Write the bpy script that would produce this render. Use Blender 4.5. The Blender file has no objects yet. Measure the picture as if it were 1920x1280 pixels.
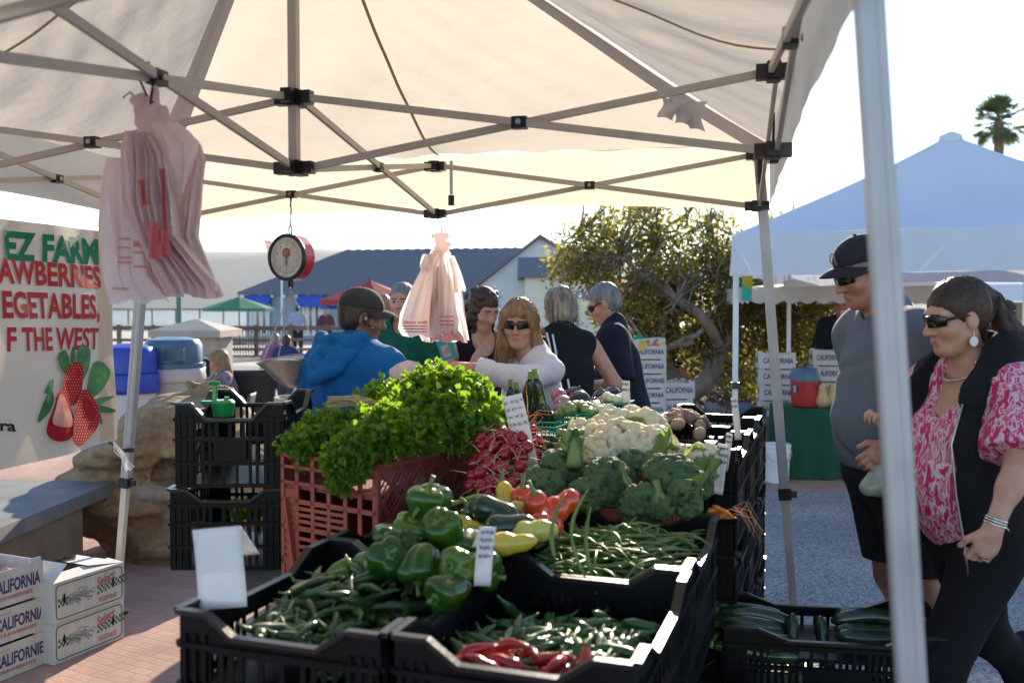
import bpy, math, random
import numpy as np
from mathutils import Vector, Matrix, Euler
random.seed(7); np.random.seed(7)
R = math.radians; PI = math.pi
scene = bpy.context.scene
COL = scene.collection

# ---------------------------------------------------------------- camera, sky, sun, exposure
CAM_Z = 1.56; PITCH = R(2.03); FPX = 1750.0
cam = bpy.data.cameras.new('camera'); cam_o = bpy.data.objects.new('camera', cam); COL.objects.link(cam_o)
cam.sensor_width = 36.0; cam.lens = FPX/1920*36.0
cam.clip_start = 0.05; cam.clip_end = 20000
cam_o.location = (0, 0, CAM_Z); cam_o.rotation_euler = (PI/2-PITCH, 0, 0)
cam.dof.use_dof = True; cam.dof.focus_distance = 4.0; cam.dof.aperture_fstop = 3.4
scene.camera = cam_o
SUN_AZ = R(13); SUN_EL = R(20)
world = bpy.data.worlds.new('World'); scene.world = world; world.use_nodes = True
_nt = world.node_tree; _nt.nodes.clear()
_sky = _nt.nodes.new('ShaderNodeTexSky'); _sky.sky_type = 'NISHITA'; _sky.sun_disc = False
_sky.sun_elevation = SUN_EL; _sky.sun_rotation = SUN_AZ; _sky.air_density = 1.0; _sky.dust_density = 0.05; _sky.ozone_density = 1.7
_bg = _nt.nodes.new('ShaderNodeBackground'); _bg.inputs['Strength'].default_value = 0.125
_wo = _nt.nodes.new('ShaderNodeOutputWorld')
_nt.links.new(_sky.outputs[0], _bg.inputs[0]); _nt.links.new(_bg.outputs[0], _wo.inputs[0])
sun = bpy.data.lights.new('sun', 'SUN'); sun.energy = 5.0; sun.angle = R(0.53); sun.color = (1.0, 0.86, 0.68)
sun_o = bpy.data.objects.new('sun', sun); COL.objects.link(sun_o)
_sd = Vector((math.sin(SUN_AZ)*math.cos(SUN_EL), math.cos(SUN_AZ)*math.cos(SUN_EL), math.sin(SUN_EL)))
sun_o.rotation_euler = _sd.to_track_quat('Z', 'Y').to_euler(); sun_o.location = _sd*30
scene.view_settings.view_transform = 'Standard'; scene.view_settings.look = 'None'
scene.view_settings.exposure = 1.28; scene.view_settings.gamma = 1.0
scene.render.engine = 'CYCLES'
scene.cycles.max_bounces = 7; scene.cycles.diffuse_bounces = 4; scene.cycles.glossy_bounces = 3
scene.cycles.transmission_bounces = 5; scene.cycles.transparent_max_bounces = 8; scene.cycles.volume_bounces = 0
scene.cycles.use_denoising = True
scene.cycles.caustics_reflective = False; scene.cycles.caustics_refractive = False

_cp, _sp = math.cos(PITCH), math.sin(PITCH)
def W(px, py, d):
    """a pixel of the 1920 frame at distance d along +Y -> world point"""
    a = (px-960)/FPX; b = -(py-640)/FPX
    x, y, z = a, _cp + b*_sp, -_sp + b*_cp
    s = d/y
    return Vector((x*s, d, CAM_Z+z*s))
TU = Vector((math.cos(R(19)), -math.sin(R(19)), 0)); TV = Vector((math.sin(R(19)), math.cos(R(19)), 0))
def T(u, v, z=0.0):
    """the market table's own frame"""
    return Vector((0.2, 1.48, z)) + TU*u + TV*v

# ---------------------------------------------------------------- mesh helpers
class MB:
    def __init__(s): s.V = []; s.F = []; s.n = 0; s.M = []; s.mi = 0
    def add(s, verts, faces, mi=None):
        verts = np.asarray(verts, float).reshape(-1, 3); s.V.append(verts)
        m = s.mi if mi is None else mi
        for f in faces: s.F.append(tuple(int(i)+s.n for i in f)); s.M.append(m)
        s.n += len(verts); return s
    def box(s, c, size, rot=None, mi=None):
        h = np.array(size)/2.0
        v = np.array([(x, y, z) for x in (-1, 1) for y in (-1, 1) for z in (-1, 1)])*h
        if rot is not None: v = v @ np.array(rot).T
        v = v+np.array(c)
        return s.add(v, [(0,1,3,2),(4,6,7,5),(0,4,5,1),(2,3,7,6),(0,2,6,4),(1,5,7,3)], mi)
    def b2(s, lo, hi, mi=None):
        lo = np.array(lo, float); hi = np.array(hi, float); return s.box((lo+hi)/2, np.abs(hi-lo), mi=mi)
    def bar(s, p, q, w, h, up=(0,0,1), mi=None):
        p = np.array(p, float); q = np.array(q, float); d = q-p; L = np.linalg.norm(d); d = d/L
        u = np.array(up, float); x = np.cross(u, d)
        if np.linalg.norm(x) < 1e-4: x = np.cross((1,0,0), d)
        x /= np.linalg.norm(x); y = np.cross(d, x)
        return s.box((p+q)/2, (w, h, L), np.array([x, y, d]).T, mi)
    def tube(s, pts, rad, n=8, cap=True, mi=None, sq=1.0):
        pts = np.array(pts, float); m = len(pts)
        rad = np.full(m, rad) if np.isscalar(rad) else np.array(rad, float)
        tan = np.gradient(pts, axis=0); tan /= np.linalg.norm(tan, axis=1)[:, None]+1e-12
        ref = np.array((0, 0, 1.0)) if abs(tan[0][2]) < .9 else np.array((1.0, 0, 0))
        x = np.cross(ref, tan[0]); x /= np.linalg.norm(x)
        V = []
        a = np.arange(n)*2*PI/n
        for i in range(m):
            x = x-tan[i]*np.dot(x, tan[i]); x /= np.linalg.norm(x)+1e-12; y = np.cross(tan[i], x)
            V.append(pts[i]+rad[i]*(np.cos(a)[:, None]*x+sq*np.sin(a)[:, None]*y))
        F = [(i*n+j, i*n+(j+1) % n, (i+1)*n+(j+1) % n, (i+1)*n+j) for i in range(m-1) for j in range(n)]
        if cap: F += [tuple(range(n))[::-1], tuple((m-1)*n+j for j in range(n))]
        return s.add(np.vstack(V), F, mi)
    def lathe(s, prof, n=24, c=(0,0,0), mi=None, cap=True, f=None):
        a = np.arange(n)*2*PI/n; V = []
        for r, z in prof:
            rr = np.full(n, r) if f is None else r*f(a, z)
            V.append(np.stack([rr*np.cos(a), rr*np.sin(a), np.full(n, z)], 1))
        m = len(prof); V = np.vstack(V)+np.array(c)
        F = [(i*n+j, i*n+(j+1) % n, (i+1)*n+(j+1) % n, (i+1)*n+j) for i in range(m-1) for j in range(n)]
        if cap: F += [tuple(range(n))[::-1], tuple((m-1)*n+j for j in range(n))]
        return s.add(V, F, mi)
    def ell(s, c, r, n=12, m=8, mi=None, rot=None):
        v = []
        for i in range(m+1):
            th = PI*i/m
            for j in range(n): v.append((math.sin(th)*math.cos(2*PI*j/n), math.sin(th)*math.sin(2*PI*j/n), -math.cos(th)))
        v = np.array(v)*np.array(r)
        if rot is not None: v = v @ np.array(rot).T
        F = [(i*n+j, i*n+(j+1) % n, (i+1)*n+(j+1) % n, (i+1)*n+j) for i in range(m) for j in range(n)]
        return s.add(v+np.array(c), F, mi)
    def prism(s, poly, z0, z1, mi=None, M=None):
        n = len(poly)
        v = np.array([(x, y, z0) for x, y in poly]+[(x, y, z1) for x, y in poly], float)
        if M is not None: v = v @ np.array(M)[:3, :3].T+np.array(M)[:3, 3]
        F = [tuple(range(n))[::-1], tuple(range(n, 2*n))]+[(i, (i+1) % n, n+(i+1) % n, n+i) for i in range(n)]
        return s.add(v, F, mi)
    def grid(s, fn, nu, nv, mi=None, flip=False):
        P = np.array([fn(i/nu, j/nv) for i in range(nu+1) for j in range(nv+1)], float)
        F = [(i*(nv+1)+j, (i+1)*(nv+1)+j, (i+1)*(nv+1)+j+1, i*(nv+1)+j+1) for i in range(nu) for j in range(nv)]
        if flip: F = [f[::-1] for f in F]
        return s.add(P, F, mi)
    def verts(s): return np.vstack(s.V) if s.V else np.zeros((0, 3))
    def mesh(s, name, mats, smooth=False, inv=None):
        me = bpy.data.meshes.new(name); V = s.verts()
        if inv is not None: V = V @ np.array(inv)[:3, :3].T+np.array(inv)[:3, 3]
        nl = np.array([len(f) for f in s.F], dtype=np.int32); loops = np.fromiter((i for f in s.F for i in f), dtype=np.int32, count=int(nl.sum()))
        me.vertices.add(len(V)); me.vertices.foreach_set('co', V.astype(np.float32).ravel())
        me.loops.add(len(loops)); me.loops.foreach_set('vertex_index', loops)
        me.polygons.add(len(nl)); me.polygons.foreach_set('loop_start', (np.cumsum(nl)-nl).astype(np.int32))
        me.polygons.foreach_set('material_index', np.array(s.M, dtype=np.int32))
        me.polygons.foreach_set('use_smooth', np.full(len(nl), bool(smooth)))
        me.update(calc_edges=True); me.validate()
        for m in (mats if isinstance(mats, (list, tuple)) else [mats]): me.materials.append(m)
        return me

def auto_smooth(me, ang=35):
    me.polygons.foreach_set('use_smooth', np.ones(len(me.polygons), bool))
    try: me.set_sharp_from_angle(angle=R(ang))
    except Exception: pass

def props(o, label=None, cat=None, group=None, kind=None):
    if label: o['label'] = label
    if cat: o['category'] = cat
    if group: o['group'] = group
    if kind: o['kind'] = kind
    return o
def thing(name, label, cat, loc=(0,0,0), rotz=0.0, group=None):
    o = bpy.data.objects.new(name, None); COL.objects.link(o); o.empty_display_size = .1
    o.location = loc; o.rotation_euler = (0, 0, rotz)
    return props(o, label, cat, group)
def mat_of(o):
    m = Matrix.LocRotScale(o.location, o.rotation_euler, o.scale)
    return m if o.parent is None else mat_of(o.parent) @ m
def part(name, mb, mats, parent=None, world=False, smooth=False, label=None):
    inv = mat_of(parent).inverted() if (world and parent is not None) else None
    me = mb.mesh(name, mats, smooth is True, inv)
    if smooth and smooth is not True: auto_smooth(me, smooth)
    o = bpy.data.objects.new(name, me); COL.objects.link(o)
    if parent is not None: o.parent = parent
    if label: o['label'] = label
    return o
def solo(name, mb, mats, label, cat, group=None, smooth=False, base=None):
    """a thing that is one mesh, its origin at its base"""
    V = mb.verts()
    if base is None: base = ((V[:,0].min()+V[:,0].max())/2, (V[:,1].min()+V[:,1].max())/2, V[:,2].min())
    inv = Matrix.Translation(Vector(base)).inverted()
    me = mb.mesh(name, mats, smooth is True, inv)
    if smooth and smooth is not True: auto_smooth(me, smooth)
    o = bpy.data.objects.new(name, me); COL.objects.link(o); o.location = base
    return props(o, label, cat, group)
def struct(name, mb, mats, smooth=False, kind='structure'):
    o = part(name, mb, mats, None, smooth=smooth); o['kind'] = kind; return o
def clone(o, loc=None, rot=None, scale=None, label=None, group=None, parent=None):
    c = o.copy(); COL.objects.link(c)
    if parent is not None: c.parent = parent
    for ch in o.children: clone(ch, parent=c)
    if loc is not None: c.location = loc
    if rot is not None: c.rotation_euler = rot
    if scale is not None: c.scale = (scale,)*3 if np.isscalar(scale) else scale
    if label: c['label'] = label
    if group: c['group'] = group
    return c

# ---------------------------------------------------------------- materials
def mat(name, col, rough=.6, col2=None, nscale=8.0, nmix=.5, bump=0.0, bscale=40.0, metal=0.0, trans=0.0, tcol=None, spec=.5, coat=0.0, sss=0.0, obj=True, island=0.0, stretch=None, detail=4.0, sharp=False):
    m = bpy.data.materials.new(name); m.use_nodes = True; nt = m.node_tree; N = nt.nodes; L = nt.links; N.clear()
    out = N.new('ShaderNodeOutputMaterial'); b = N.new('ShaderNodeBsdfPrincipled')
    b.inputs['Base Color'].default_value = (*col, 1); b.inputs['Roughness'].default_value = rough; b.inputs['Metallic'].default_value = metal
    b.inputs['Specular IOR Level'].default_value = spec; b.inputs['Coat Weight'].default_value = coat; b.inputs['Coat Roughness'].default_value = .08
    if sss: b.inputs['Subsurface Weight'].default_value = sss; b.inputs['Subsurface Radius'].default_value = (.012, .005, .003); b.inputs['Subsurface Scale'].default_value = 1.0
    tc = N.new('ShaderNodeTexCoord'); vec = tc.outputs['Object' if obj else 'Generated']
    if stretch:
        mp = N.new('ShaderNodeMapping'); mp.inputs['Scale'].default_value = stretch; L.new(vec, mp.inputs[0]); vec = mp.outputs[0]
    colout = None
    if col2 is not None:
        n = N.new('ShaderNodeTexNoise'); n.inputs['Scale'].default_value = nscale; n.inputs['Detail'].default_value = detail; L.new(vec, n.inputs['Vector'])
        r = N.new('ShaderNodeValToRGB'); e = r.color_ramp.elements
        w = .04 if sharp else .18
        e[0].position = max(0, nmix-w); e[1].position = min(1, nmix+w); e[0].color = (*col, 1); e[1].color = (*col2, 1)
        L.new(n.outputs['Fac'], r.inputs[0]); colout = r.outputs[0]
    if island:
        g = N.new('ShaderNodeNewGeometry'); oi = N.new('ShaderNodeObjectInfo'); ad = N.new('ShaderNodeMath'); ad.operation = 'ADD'
        L.new(g.outputs['Random Per Island'], ad.inputs[0]); L.new(oi.outputs['Random'], ad.inputs[1])
        fr = N.new('ShaderNodeMath'); fr.operation = 'FRACT'; L.new(ad.outputs[0], fr.inputs[0])
        h = N.new('ShaderNodeHueSaturation'); mr = N.new('ShaderNodeMapRange'); mr.inputs[3].default_value = 1-island; mr.inputs[4].default_value = 1+island
        L.new(fr.outputs[0], mr.inputs[0]); L.new(mr.outputs[0], h.inputs['Value'])
        mr2 = N.new('ShaderNodeMapRange'); mr2.inputs[3].default_value = .5-.03*island; mr2.inputs[4].default_value = .5+.03*island; L.new(oi.outputs['Random'], mr2.inputs[0]); L.new(mr2.outputs[0], h.inputs['Hue'])
        if colout: L.new(colout, h.inputs['Color'])
        else: h.inputs['Color'].default_value = (*col, 1)
        colout = h.outputs[0]
    if colout: L.new(colout, b.inputs['Base Color'])
    bn = None
    if bump:
        n2 = N.new('ShaderNodeTexNoise'); n2.inputs['Scale'].default_value = bscale; n2.inputs['Detail'].default_value = 5; L.new(vec, n2.inputs['Vector'])
        bp = N.new('ShaderNodeBump'); bp.inputs['Strength'].default_value = bump; bp.inputs['Distance'].default_value = .01
        L.new(n2.outputs['Fac'], bp.inputs['Height']); L.new(bp.outputs[0], b.inputs['Normal']); bn = bp.outputs[0]
    sh = b.outputs[0]
    if trans:
        t = N.new('ShaderNodeBsdfTranslucent'); t.inputs[0].default_value = (*(tcol or col), 1)
        if colout and tcol is None: L.new(colout, t.inputs[0])
        if bn: L.new(bn, t.inputs['Normal'])
        mx = N.new('ShaderNodeMixShader'); mx.inputs[0].default_value = trans; L.new(sh, mx.inputs[1]); L.new(t.outputs[0], mx.inputs[2]); sh = mx.outputs[0]
    L.new(sh, out.inputs[0]); return m

def text_mb(s, h, depth=.0008, bold=0.0, wx=1.0, shear=0.0, spacing=1.0):
    cu = bpy.data.curves.new('lettering', 'FONT'); cu.body = s; cu.size = 1.0; cu.offset = bold; cu.extrude = 0.0; cu.shear = shear; cu.resolution_u = 3; cu.space_character = spacing
    o = bpy.data.objects.new('lettering', cu); COL.objects.link(o)
    dg = bpy.context.evaluated_depsgraph_get(); me = o.evaluated_get(dg).to_mesh()
    V = np.array([v.co[:] for v in me.vertices]); F = [tuple(p.vertices) for p in me.polygons]
    o.evaluated_get(dg).to_mesh_clear(); bpy.data.objects.remove(o); bpy.data.curves.remove(cu)
    V[:, 0] -= V[:, 0].min(); V[:, 1] -= 0; sc = h/.72
    V[:, 0] *= sc*wx; V[:, 1] *= sc
    return V, F
def put_text(mb, s, o, xd, yd, h, width=None, bold=0.0, shear=0.0, mi=None, lift=0.0, spacing=1.0, warp=None):
    """lay lettering on a plane: o = lower left, xd / yd unit directions"""
    V, F = text_mb(s, h, bold=bold, shear=shear, spacing=spacing)
    if width: V[:, 0] *= width/V[:, 0].max()
    if warp: V = warp(V)
    xd = np.array(xd, float); yd = np.array(yd, float); n = np.cross(xd, yd)
    P = np.array(o, float)+V[:, :1]*xd+V[:, 1:2]*yd+n*lift
    mb.add(P, F, mi); return V[:, 0].max()

# ---------------------------------------------------------------- distance fields -> one smooth mesh
def snoise(P, s, seed=0, n=5):
    rs = np.random.RandomState(seed); o = 0
    for i in range(n):
        d = rs.normal(size=3); d *= s*rs.uniform(.6, 1.7)/np.linalg.norm(d)
        o = o+np.sin(P[..., 0]*d[0]+P[..., 1]*d[1]+P[..., 2]*d[2]+rs.uniform(0, 6.28))
    return o/n
class SDF:
    def __init__(s, lo, hi, h):
        s.lo = np.array(lo, float); s.h = h; n = np.ceil((np.array(hi)-s.lo)/h).astype(int)+1; s.n = n
        s.ax = [s.lo[i]+h*np.arange(n[i]) for i in range(3)]; s.f = np.full(tuple(n), .5, np.float32)
    def _box(s, lo, hi, pad):
        a = np.clip(np.floor((np.array(lo)-pad-s.lo)/s.h).astype(int), 0, s.n); b = np.clip(np.ceil((np.array(hi)+pad-s.lo)/s.h).astype(int)+1, 0, s.n)
        sl = tuple(slice(a[i], b[i]) for i in range(3))
        return sl, np.meshgrid(*[s.ax[i][sl[i]] for i in range(3)], indexing='ij', sparse=True)
    def _mix(s, sl, d, k, op):
        f = s.f[sl]
        if f.size == 0: return
        if op == 'sub':
            g = -d; hh = np.maximum(k-np.abs(f-g), 0)/k if k > 0 else 0; s.f[sl] = np.maximum(f, g)+hh*hh*k/4
        else:
            hh = np.maximum(k-np.abs(f-d), 0)/k if k > 0 else 0; s.f[sl] = np.minimum(f, d)-hh*hh*k/4
    def cap(s, a, b, ra, rb=None, k=.02, op='add', flat=None):
        rb = ra if rb is None else rb; a = np.array(a, float); b = np.array(b, float); r = max(ra, rb)
        sl, (X, Y, Z) = s._box(np.minimum(a, b)-r, np.maximum(a, b)+r, k+3*s.h)
        ab = b-a; L = max(ab@ab, 1e-12)
        t = np.clip(((X-a[0])*ab[0]+(Y-a[1])*ab[1]+(Z-a[2])*ab[2])/L, 0, 1)
        d = np.sqrt((X-a[0]-t*ab[0])**2+(Y-a[1]-t*ab[1])**2+(Z-a[2]-t*ab[2])**2)-(ra+(rb-ra)*t)
        s._mix(sl, d.astype(np.float32), k, op); return s
    def ell(s, c, r, k=.02, op='add', rot=None):
        c = np.array(c, float); r = np.array(r, float); m = r if rot is None else np.full(3, r.max())
        sl, (X, Y, Z) = s._box(c-m, c+m, k+3*s.h)
        X = X-c[0]; Y = Y-c[1]; Z = Z-c[2]
        if rot is not None:
            Q = np.array(rot).T; X, Y, Z = (Q[0,0]*X+Q[0,1]*Y+Q[0,2]*Z, Q[1,0]*X+Q[1,1]*Y+Q[1,2]*Z, Q[2,0]*X+Q[2,1]*Y+Q[2,2]*Z)
        k0 = np.sqrt((X/r[0])**2+(Y/r[1])**2+(Z/r[2])**2); k1 = np.sqrt((X/r[0]**2)**2+(Y/r[1]**2)**2+(Z/r[2]**2)**2)+1e-9
        s._mix(sl, (k0*(k0-1)/k1).astype(np.float32), k, op); return s
    def sph(s, c, r, k=.02, op='add'): return s.ell(c, (r, r, r), k, op)
    def grid(s): return np.meshgrid(*s.ax, indexing='ij', sparse=True)
    def clip(s, p, n):
        n = np.array(n, float); n /= np.linalg.norm(n); X, Y, Z = s.grid()
        s.f = np.maximum(s.f, ((X-p[0])*n[0]+(Y-p[1])*n[1]+(Z-p[2])*n[2]).astype(np.float32)); return s
    def wrinkle(s, amp, sc, seed=0, stretch=(1,1,1)):
        X, Y, Z = np.meshgrid(*s.ax, indexing='ij'); P = np.stack([X*stretch[0], Y*stretch[1], Z*stretch[2]], -1)
        s.f = s.f+(amp*snoise(P, sc, seed)).astype(np.float32); return s
    def crease(s, amp, sc, seed=0, stretch=(1,1,1), w=.10):
        X, Y, Z = np.meshgrid(*s.ax, indexing='ij'); n = snoise(np.stack([X*stretch[0], Y*stretch[1], Z*stretch[2]], -1), sc, seed)
        s.f = s.f+(amp*(np.exp(-(n/w)**2)-.3)).astype(np.float32); return s
    def mesh(s):
        f = np.pad(s.f, 1, constant_values=.5); lo = s.lo-s.h; sg = f < 0
        c = [(x, y, z) for x in (0, 1) for y in (0, 1) for z in (0, 1)]
        nx, ny, nz = f.shape; sub = lambda a, o: a[o[0]:nx-1+o[0], o[1]:ny-1+o[1], o[2]:nz-1+o[2]]
        cnt = np.zeros((nx-1, ny-1, nz-1), np.int8)
        for o in c: cnt += sub(sg, o)
        mask = (cnt > 0) & (cnt < 8); idx = np.argwhere(mask)
        if len(idx) == 0: return np.zeros((0, 3)), []
        ids = np.full(mask.shape, -1, np.int64); ids[mask] = np.arange(len(idx))
        val = np.stack([sub(f, o)[mask] for o in c], 1); P = np.zeros((len(idx), 3)); n = np.zeros(len(idx))
        C = np.array(c, float)
        for i in range(8):
            for j in range(i+1, 8):
                if sum(abs(C[i]-C[j])) == 1:
                    cr = (val[:, i] < 0) != (val[:, j] < 0); t = np.where(cr, val[:, i]/(val[:, i]-val[:, j]+1e-20), 0)
                    P += cr[:, None]*(C[i]+t[:, None]*(C[j]-C[i])); n += cr
        P = (P/n[:, None]+idx)*s.h+lo
        F = []
        for a in range(3):
            b, d = (a+1) % 3, (a+2) % 3
            s0 = [slice(None)]*3; s1 = [slice(None)]*3
            s0[a] = slice(0, -1); s1[a] = slice(1, None)
            cr = sg[tuple(s0)] != sg[tuple(s1)]; e = np.argwhere(cr); e = e[(e[:, b] > 0) & (e[:, d] > 0) & (e[:, b] < f.shape[b]-1) & (e[:, d] < f.shape[d]-1)]
            ob = np.zeros(3, int); ob[b] = 1; od = np.zeros(3, int); od[d] = 1
            q = np.stack([ids[tuple((e-ob-od).T)], ids[tuple((e-od).T)], ids[tuple(e.T)], ids[tuple((e-ob).T)]], 1)
            fl = ~sg[tuple(e.T)]; q[fl] = q[fl][:, ::-1]; F.append(q)
        return P, np.vstack(F)
    def to(s, mb, M=None, mi=None):
        P, F = s.mesh()
        if M is not None: P = P @ np.array(M)[:3, :3].T+np.array(M)[:3, 3]
        mb.add(P, F, mi); return mb
# ================================================================ materials used in several places
M = {}
M['tentmetal'] = mat('tentmetal', (.52,.475,.41), .45, (.57,.52,.45), 12, bump=.05, bscale=60)
M['alu'] = mat('alu', (.46,.46,.48), .45, (.38,.38,.40), 9, metal=.35)
M['blackplastic'] = mat('blackplastic', (.010,.010,.012), .34, (.018,.018,.02), 14, bump=.06, bscale=160, spec=.5)
M['crate'] = mat('crate', (.004,.0042,.005), .42, (.007,.007,.0085), 10, bump=.08, bscale=120, spec=.16); M['craterim'] = mat('craterim', (.006,.006,.007), .30, (.010,.010,.012), 10, bump=.08, bscale=120, spec=.5)
M['canopy'] = mat('canopy', (.82,.78,.73), .75, (.74,.69,.63), 3.0, bump=.75, bscale=9.0, trans=.40, tcol=(.72,.64,.53))
M['tape'] = mat('tape', (.62,.61,.63), .8, bump=.1, bscale=60, trans=.14)
M['card'] = mat('card', (.80,.79,.80), .5, (.74,.73,.75), 20, trans=.15)
M['ink'] = mat('ink', (.03,.05,.16), .5)
M['skin'] = mat('skin', (.52,.29,.20), .48, (.46,.23,.155), 30, bump=.06, bscale=160, sss=.12)
M['skin_tan'] = mat('skin_tan', (.45,.22,.14), .46, (.38,.17,.11), 34, bump=.07, bscale=160, sss=.12)
M['skin_dark'] = mat('skin_dark', (.25,.115,.065), .42, (.21,.09,.05), 30, bump=.06, bscale=160, sss=.1)
M['lips'] = mat('lips', (.40,.165,.13), .4)
M['dark'] = mat('dark', (.02,.015,.012), .5)
M['stone'] = mat('stone', (.30,.24,.17), .85, (.19,.15,.115), 5, .5, bump=.8, bscale=14)
M['white'] = mat('white', (.78,.78,.78), .5)
M['wood'] = mat('wood', (.15,.10,.07), .8, (.09,.06,.045), 6, bump=.3, bscale=30, stretch=(1,8,8))

def color_ramp_noise(nt, vec, scale, stops, detail=6, dist=0.0):
    n = nt.nodes.new('ShaderNodeTexNoise'); n.inputs['Scale'].default_value = scale; n.inputs['Detail'].default_value = detail; n.inputs['Distortion'].default_value = dist
    nt.links.new(vec, n.inputs['Vector']); r = nt.nodes.new('ShaderNodeValToRGB'); nt.links.new(n.outputs['Fac'], r.inputs[0])
    el = r.color_ramp.elements
    while len(el) < len(stops): el.new(.5)
    for e, (p, c) in zip(el, stops): e.position = p; e.color = (*c, 1)
    return r.outputs[0], n.outputs['Fac']
def mix(nt, fac, a, b, mode='MIX'):
    m = nt.nodes.new('ShaderNodeMix'); m.data_type = 'RGBA'; m.blend_type = mode
    for i, x in ((0, fac), (6, a), (7, b)):
        if isinstance(x, (int, float)): m.inputs[i].default_value = x
        elif isinstance(x, tuple): m.inputs[i].default_value = (*x, 1)
        else: nt.links.new(x, m.inputs[i])
    return m.outputs[2]
def asphalt():
    m = mat('asphalt', (.16,.17,.19), .88); nt = m.node_tree; b = [n for n in nt.nodes if n.type == 'BSDF_PRINCIPLED'][0]
    tc = [n for n in nt.nodes if n.type == 'TEX_COORD'][0].outputs['Object']
    v = nt.nodes.new('ShaderNodeTexVoronoi'); v.inputs['Scale'].default_value = 85; nt.links.new(tc, v.inputs['Vector'])
    r = nt.nodes.new('ShaderNodeValToRGB'); nt.links.new(v.outputs['Color'], r.inputs[0])
    r.color_ramp.elements[0].color = (.11,.115,.13,1); r.color_ramp.elements[1].color = (.46,.465,.50,1); r.color_ramp.elements[1].position = .95
    big, _ = color_ramp_noise(nt, tc, 1.3, [(.3,(.72,.72,.74)),(.7,(1.1,1.1,1.1))])
    nt.links.new(mix(nt, 1.0, r.outputs[0], big, 'MULTIPLY'), b.inputs['Base Color'])
    bp = nt.nodes.new('ShaderNodeBump'); bp.inputs['Strength'].default_value = .7; bp.inputs['Distance'].default_value = .01
    nt.links.new(v.outputs['Distance'], bp.inputs['Height']); nt.links.new(bp.outputs[0], b.inputs['Normal']); b.inputs['Specular IOR Level'].default_value = .25
    return m
def paving():
    m = mat('paving', (.3,.2,.17), .9); nt = m.node_tree; b = [n for n in nt.nodes if n.type == 'BSDF_PRINCIPLED'][0]
    tc = [n for n in nt.nodes if n.type == 'TEX_COORD'][0].outputs['Object']
    mp = nt.nodes.new('ShaderNodeMapping'); mp.inputs['Rotation'].default_value = (0, 0, R(28)); nt.links.new(tc, mp.inputs[0])
    br = nt.nodes.new('ShaderNodeTexBrick'); nt.links.new(mp.outputs[0], br.inputs['Vector'])
    br.inputs['Scale'].default_value = 4.6; br.inputs['Mortar Size'].default_value = .018; br.inputs['Mortar Smooth'].default_value = .4
    br.inputs['Color1'].default_value = (.46,.315,.265,1); br.inputs['Color2'].default_value = (.41,.275,.235,1); br.inputs['Mortar'].default_value = (.385,.262,.222,1)
    big, f = color_ramp_noise(nt, tc, 2.2, [(.25,(.72,.70,.70)),(.75,(1.15,1.1,1.08))], 8)
    nt.links.new(mix(nt, 1.0, br.outputs['Color'], big, 'MULTIPLY'), b.inputs['Base Color'])
    n2 = nt.nodes.new('ShaderNodeTexNoise'); n2.inputs['Scale'].default_value = 60; nt.links.new(tc, n2.inputs['Vector'])
    ad = nt.nodes.new('ShaderNodeMath'); ad.operation = 'MULTIPLY_ADD'; ad.inputs[1].default_value = .35; nt.links.new(n2.outputs['Fac'], ad.inputs[0])
    iv = nt.nodes.new('ShaderNodeMath'); iv.operation = 'SUBTRACT'; iv.inputs[0].default_value = 1.0; nt.links.new(br.outputs['Fac'], iv.inputs[1]); nt.links.new(iv.outputs[0], ad.inputs[2])
    bp = nt.nodes.new('ShaderNodeBump'); bp.inputs['Strength'].default_value = .5; bp.inputs['Distance'].default_value = .008
    nt.links.new(ad.outputs[0], bp.inputs['Height']); nt.links.new(bp.outputs[0], b.inputs['Normal']); b.inputs['Specular IOR Level'].default_value = .2
    return m
M['asphalt'] = asphalt(); M['paving'] = paving()

# ---------------------------------------------------------------- ground, paving, bay, hills
mb = MB(); mb.prism([(-90,-25),(120,-25),(900,-25),(900,900),(75,900),(60,62),(-90,62)][::1], -.4, 0.0)
struct('ground', mb, M['asphalt'])
mb = MB(); mb.prism([(-30,-8),(-.35,-8),(-.05,2.0),(.72,4.5),(1.75,8.0),(9,7.3),(11,8.6),(6.5,11),(-1,16),(-30,20)], -.02, .004)
struct('brick_paving', mb, M['paving'])
M['planterbed'] = mat('planterbed', (.11,.07,.045), .95, (.06,.04,.028), 18, bump=.9, bscale=30)
M['sand'] = mat('sand', (.42,.37,.30), .95, (.36,.31,.25), 4, bump=.2, bscale=30)
mb = MB(); mb.b2((-60,25,0),(40,61.9,.006)); struct('pale_plaza_ground', mb, M['sand'])
M['water'] = mat('water', (.10,.16,.20), .12, bump=.5, bscale=.35)
mb = MB(); mb.b2((-7000,-300,-3.6),(7000,8000,-3.2)); struct('bay_water', mb, M['water'])
M['hill'] = mat('hill', (.16,.15,.11), .95, (.11,.115,.08), .004, bump=0)
def hill(name, x0, x1, y0, prof, depth, n=60, seed=3):
    mb = MB(); xs = np.linspace(x0, x1, n)
    hz = np.interp(xs, [p[0] for p in prof], [p[1] for p in prof])
    rs = np.random.RandomState(seed)
    rough = sum(rs.uniform(.3, 1)*np.sin(xs*f+rs.uniform(0, 6))/(k+1) for k, f in enumerate((.006,.013,.027,.05)))*7
    def fn(a, b):
        i = min(int(round(a*(n-1))), n-1); t = math.sin(b*PI)
        return (xs[i]+math.sin(b*9+i)*depth*.02, y0+depth*b+math.sin(i*.7)*depth*.05*t, -3.4+(hz[i]+3.4+rough[i])*t**1.2)
    mb.grid(fn, n-1, 14); return struct(name, mb, M['hill'], smooth=True)
hill('headland_hill', -2600, 2400, 2300, [(-2600,120),(-1500,200),(-1050,186),(-760,172),(-480,168),(-300,150),(0,140),(700,110),(1500,60),(2400,10)], 900)
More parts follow.
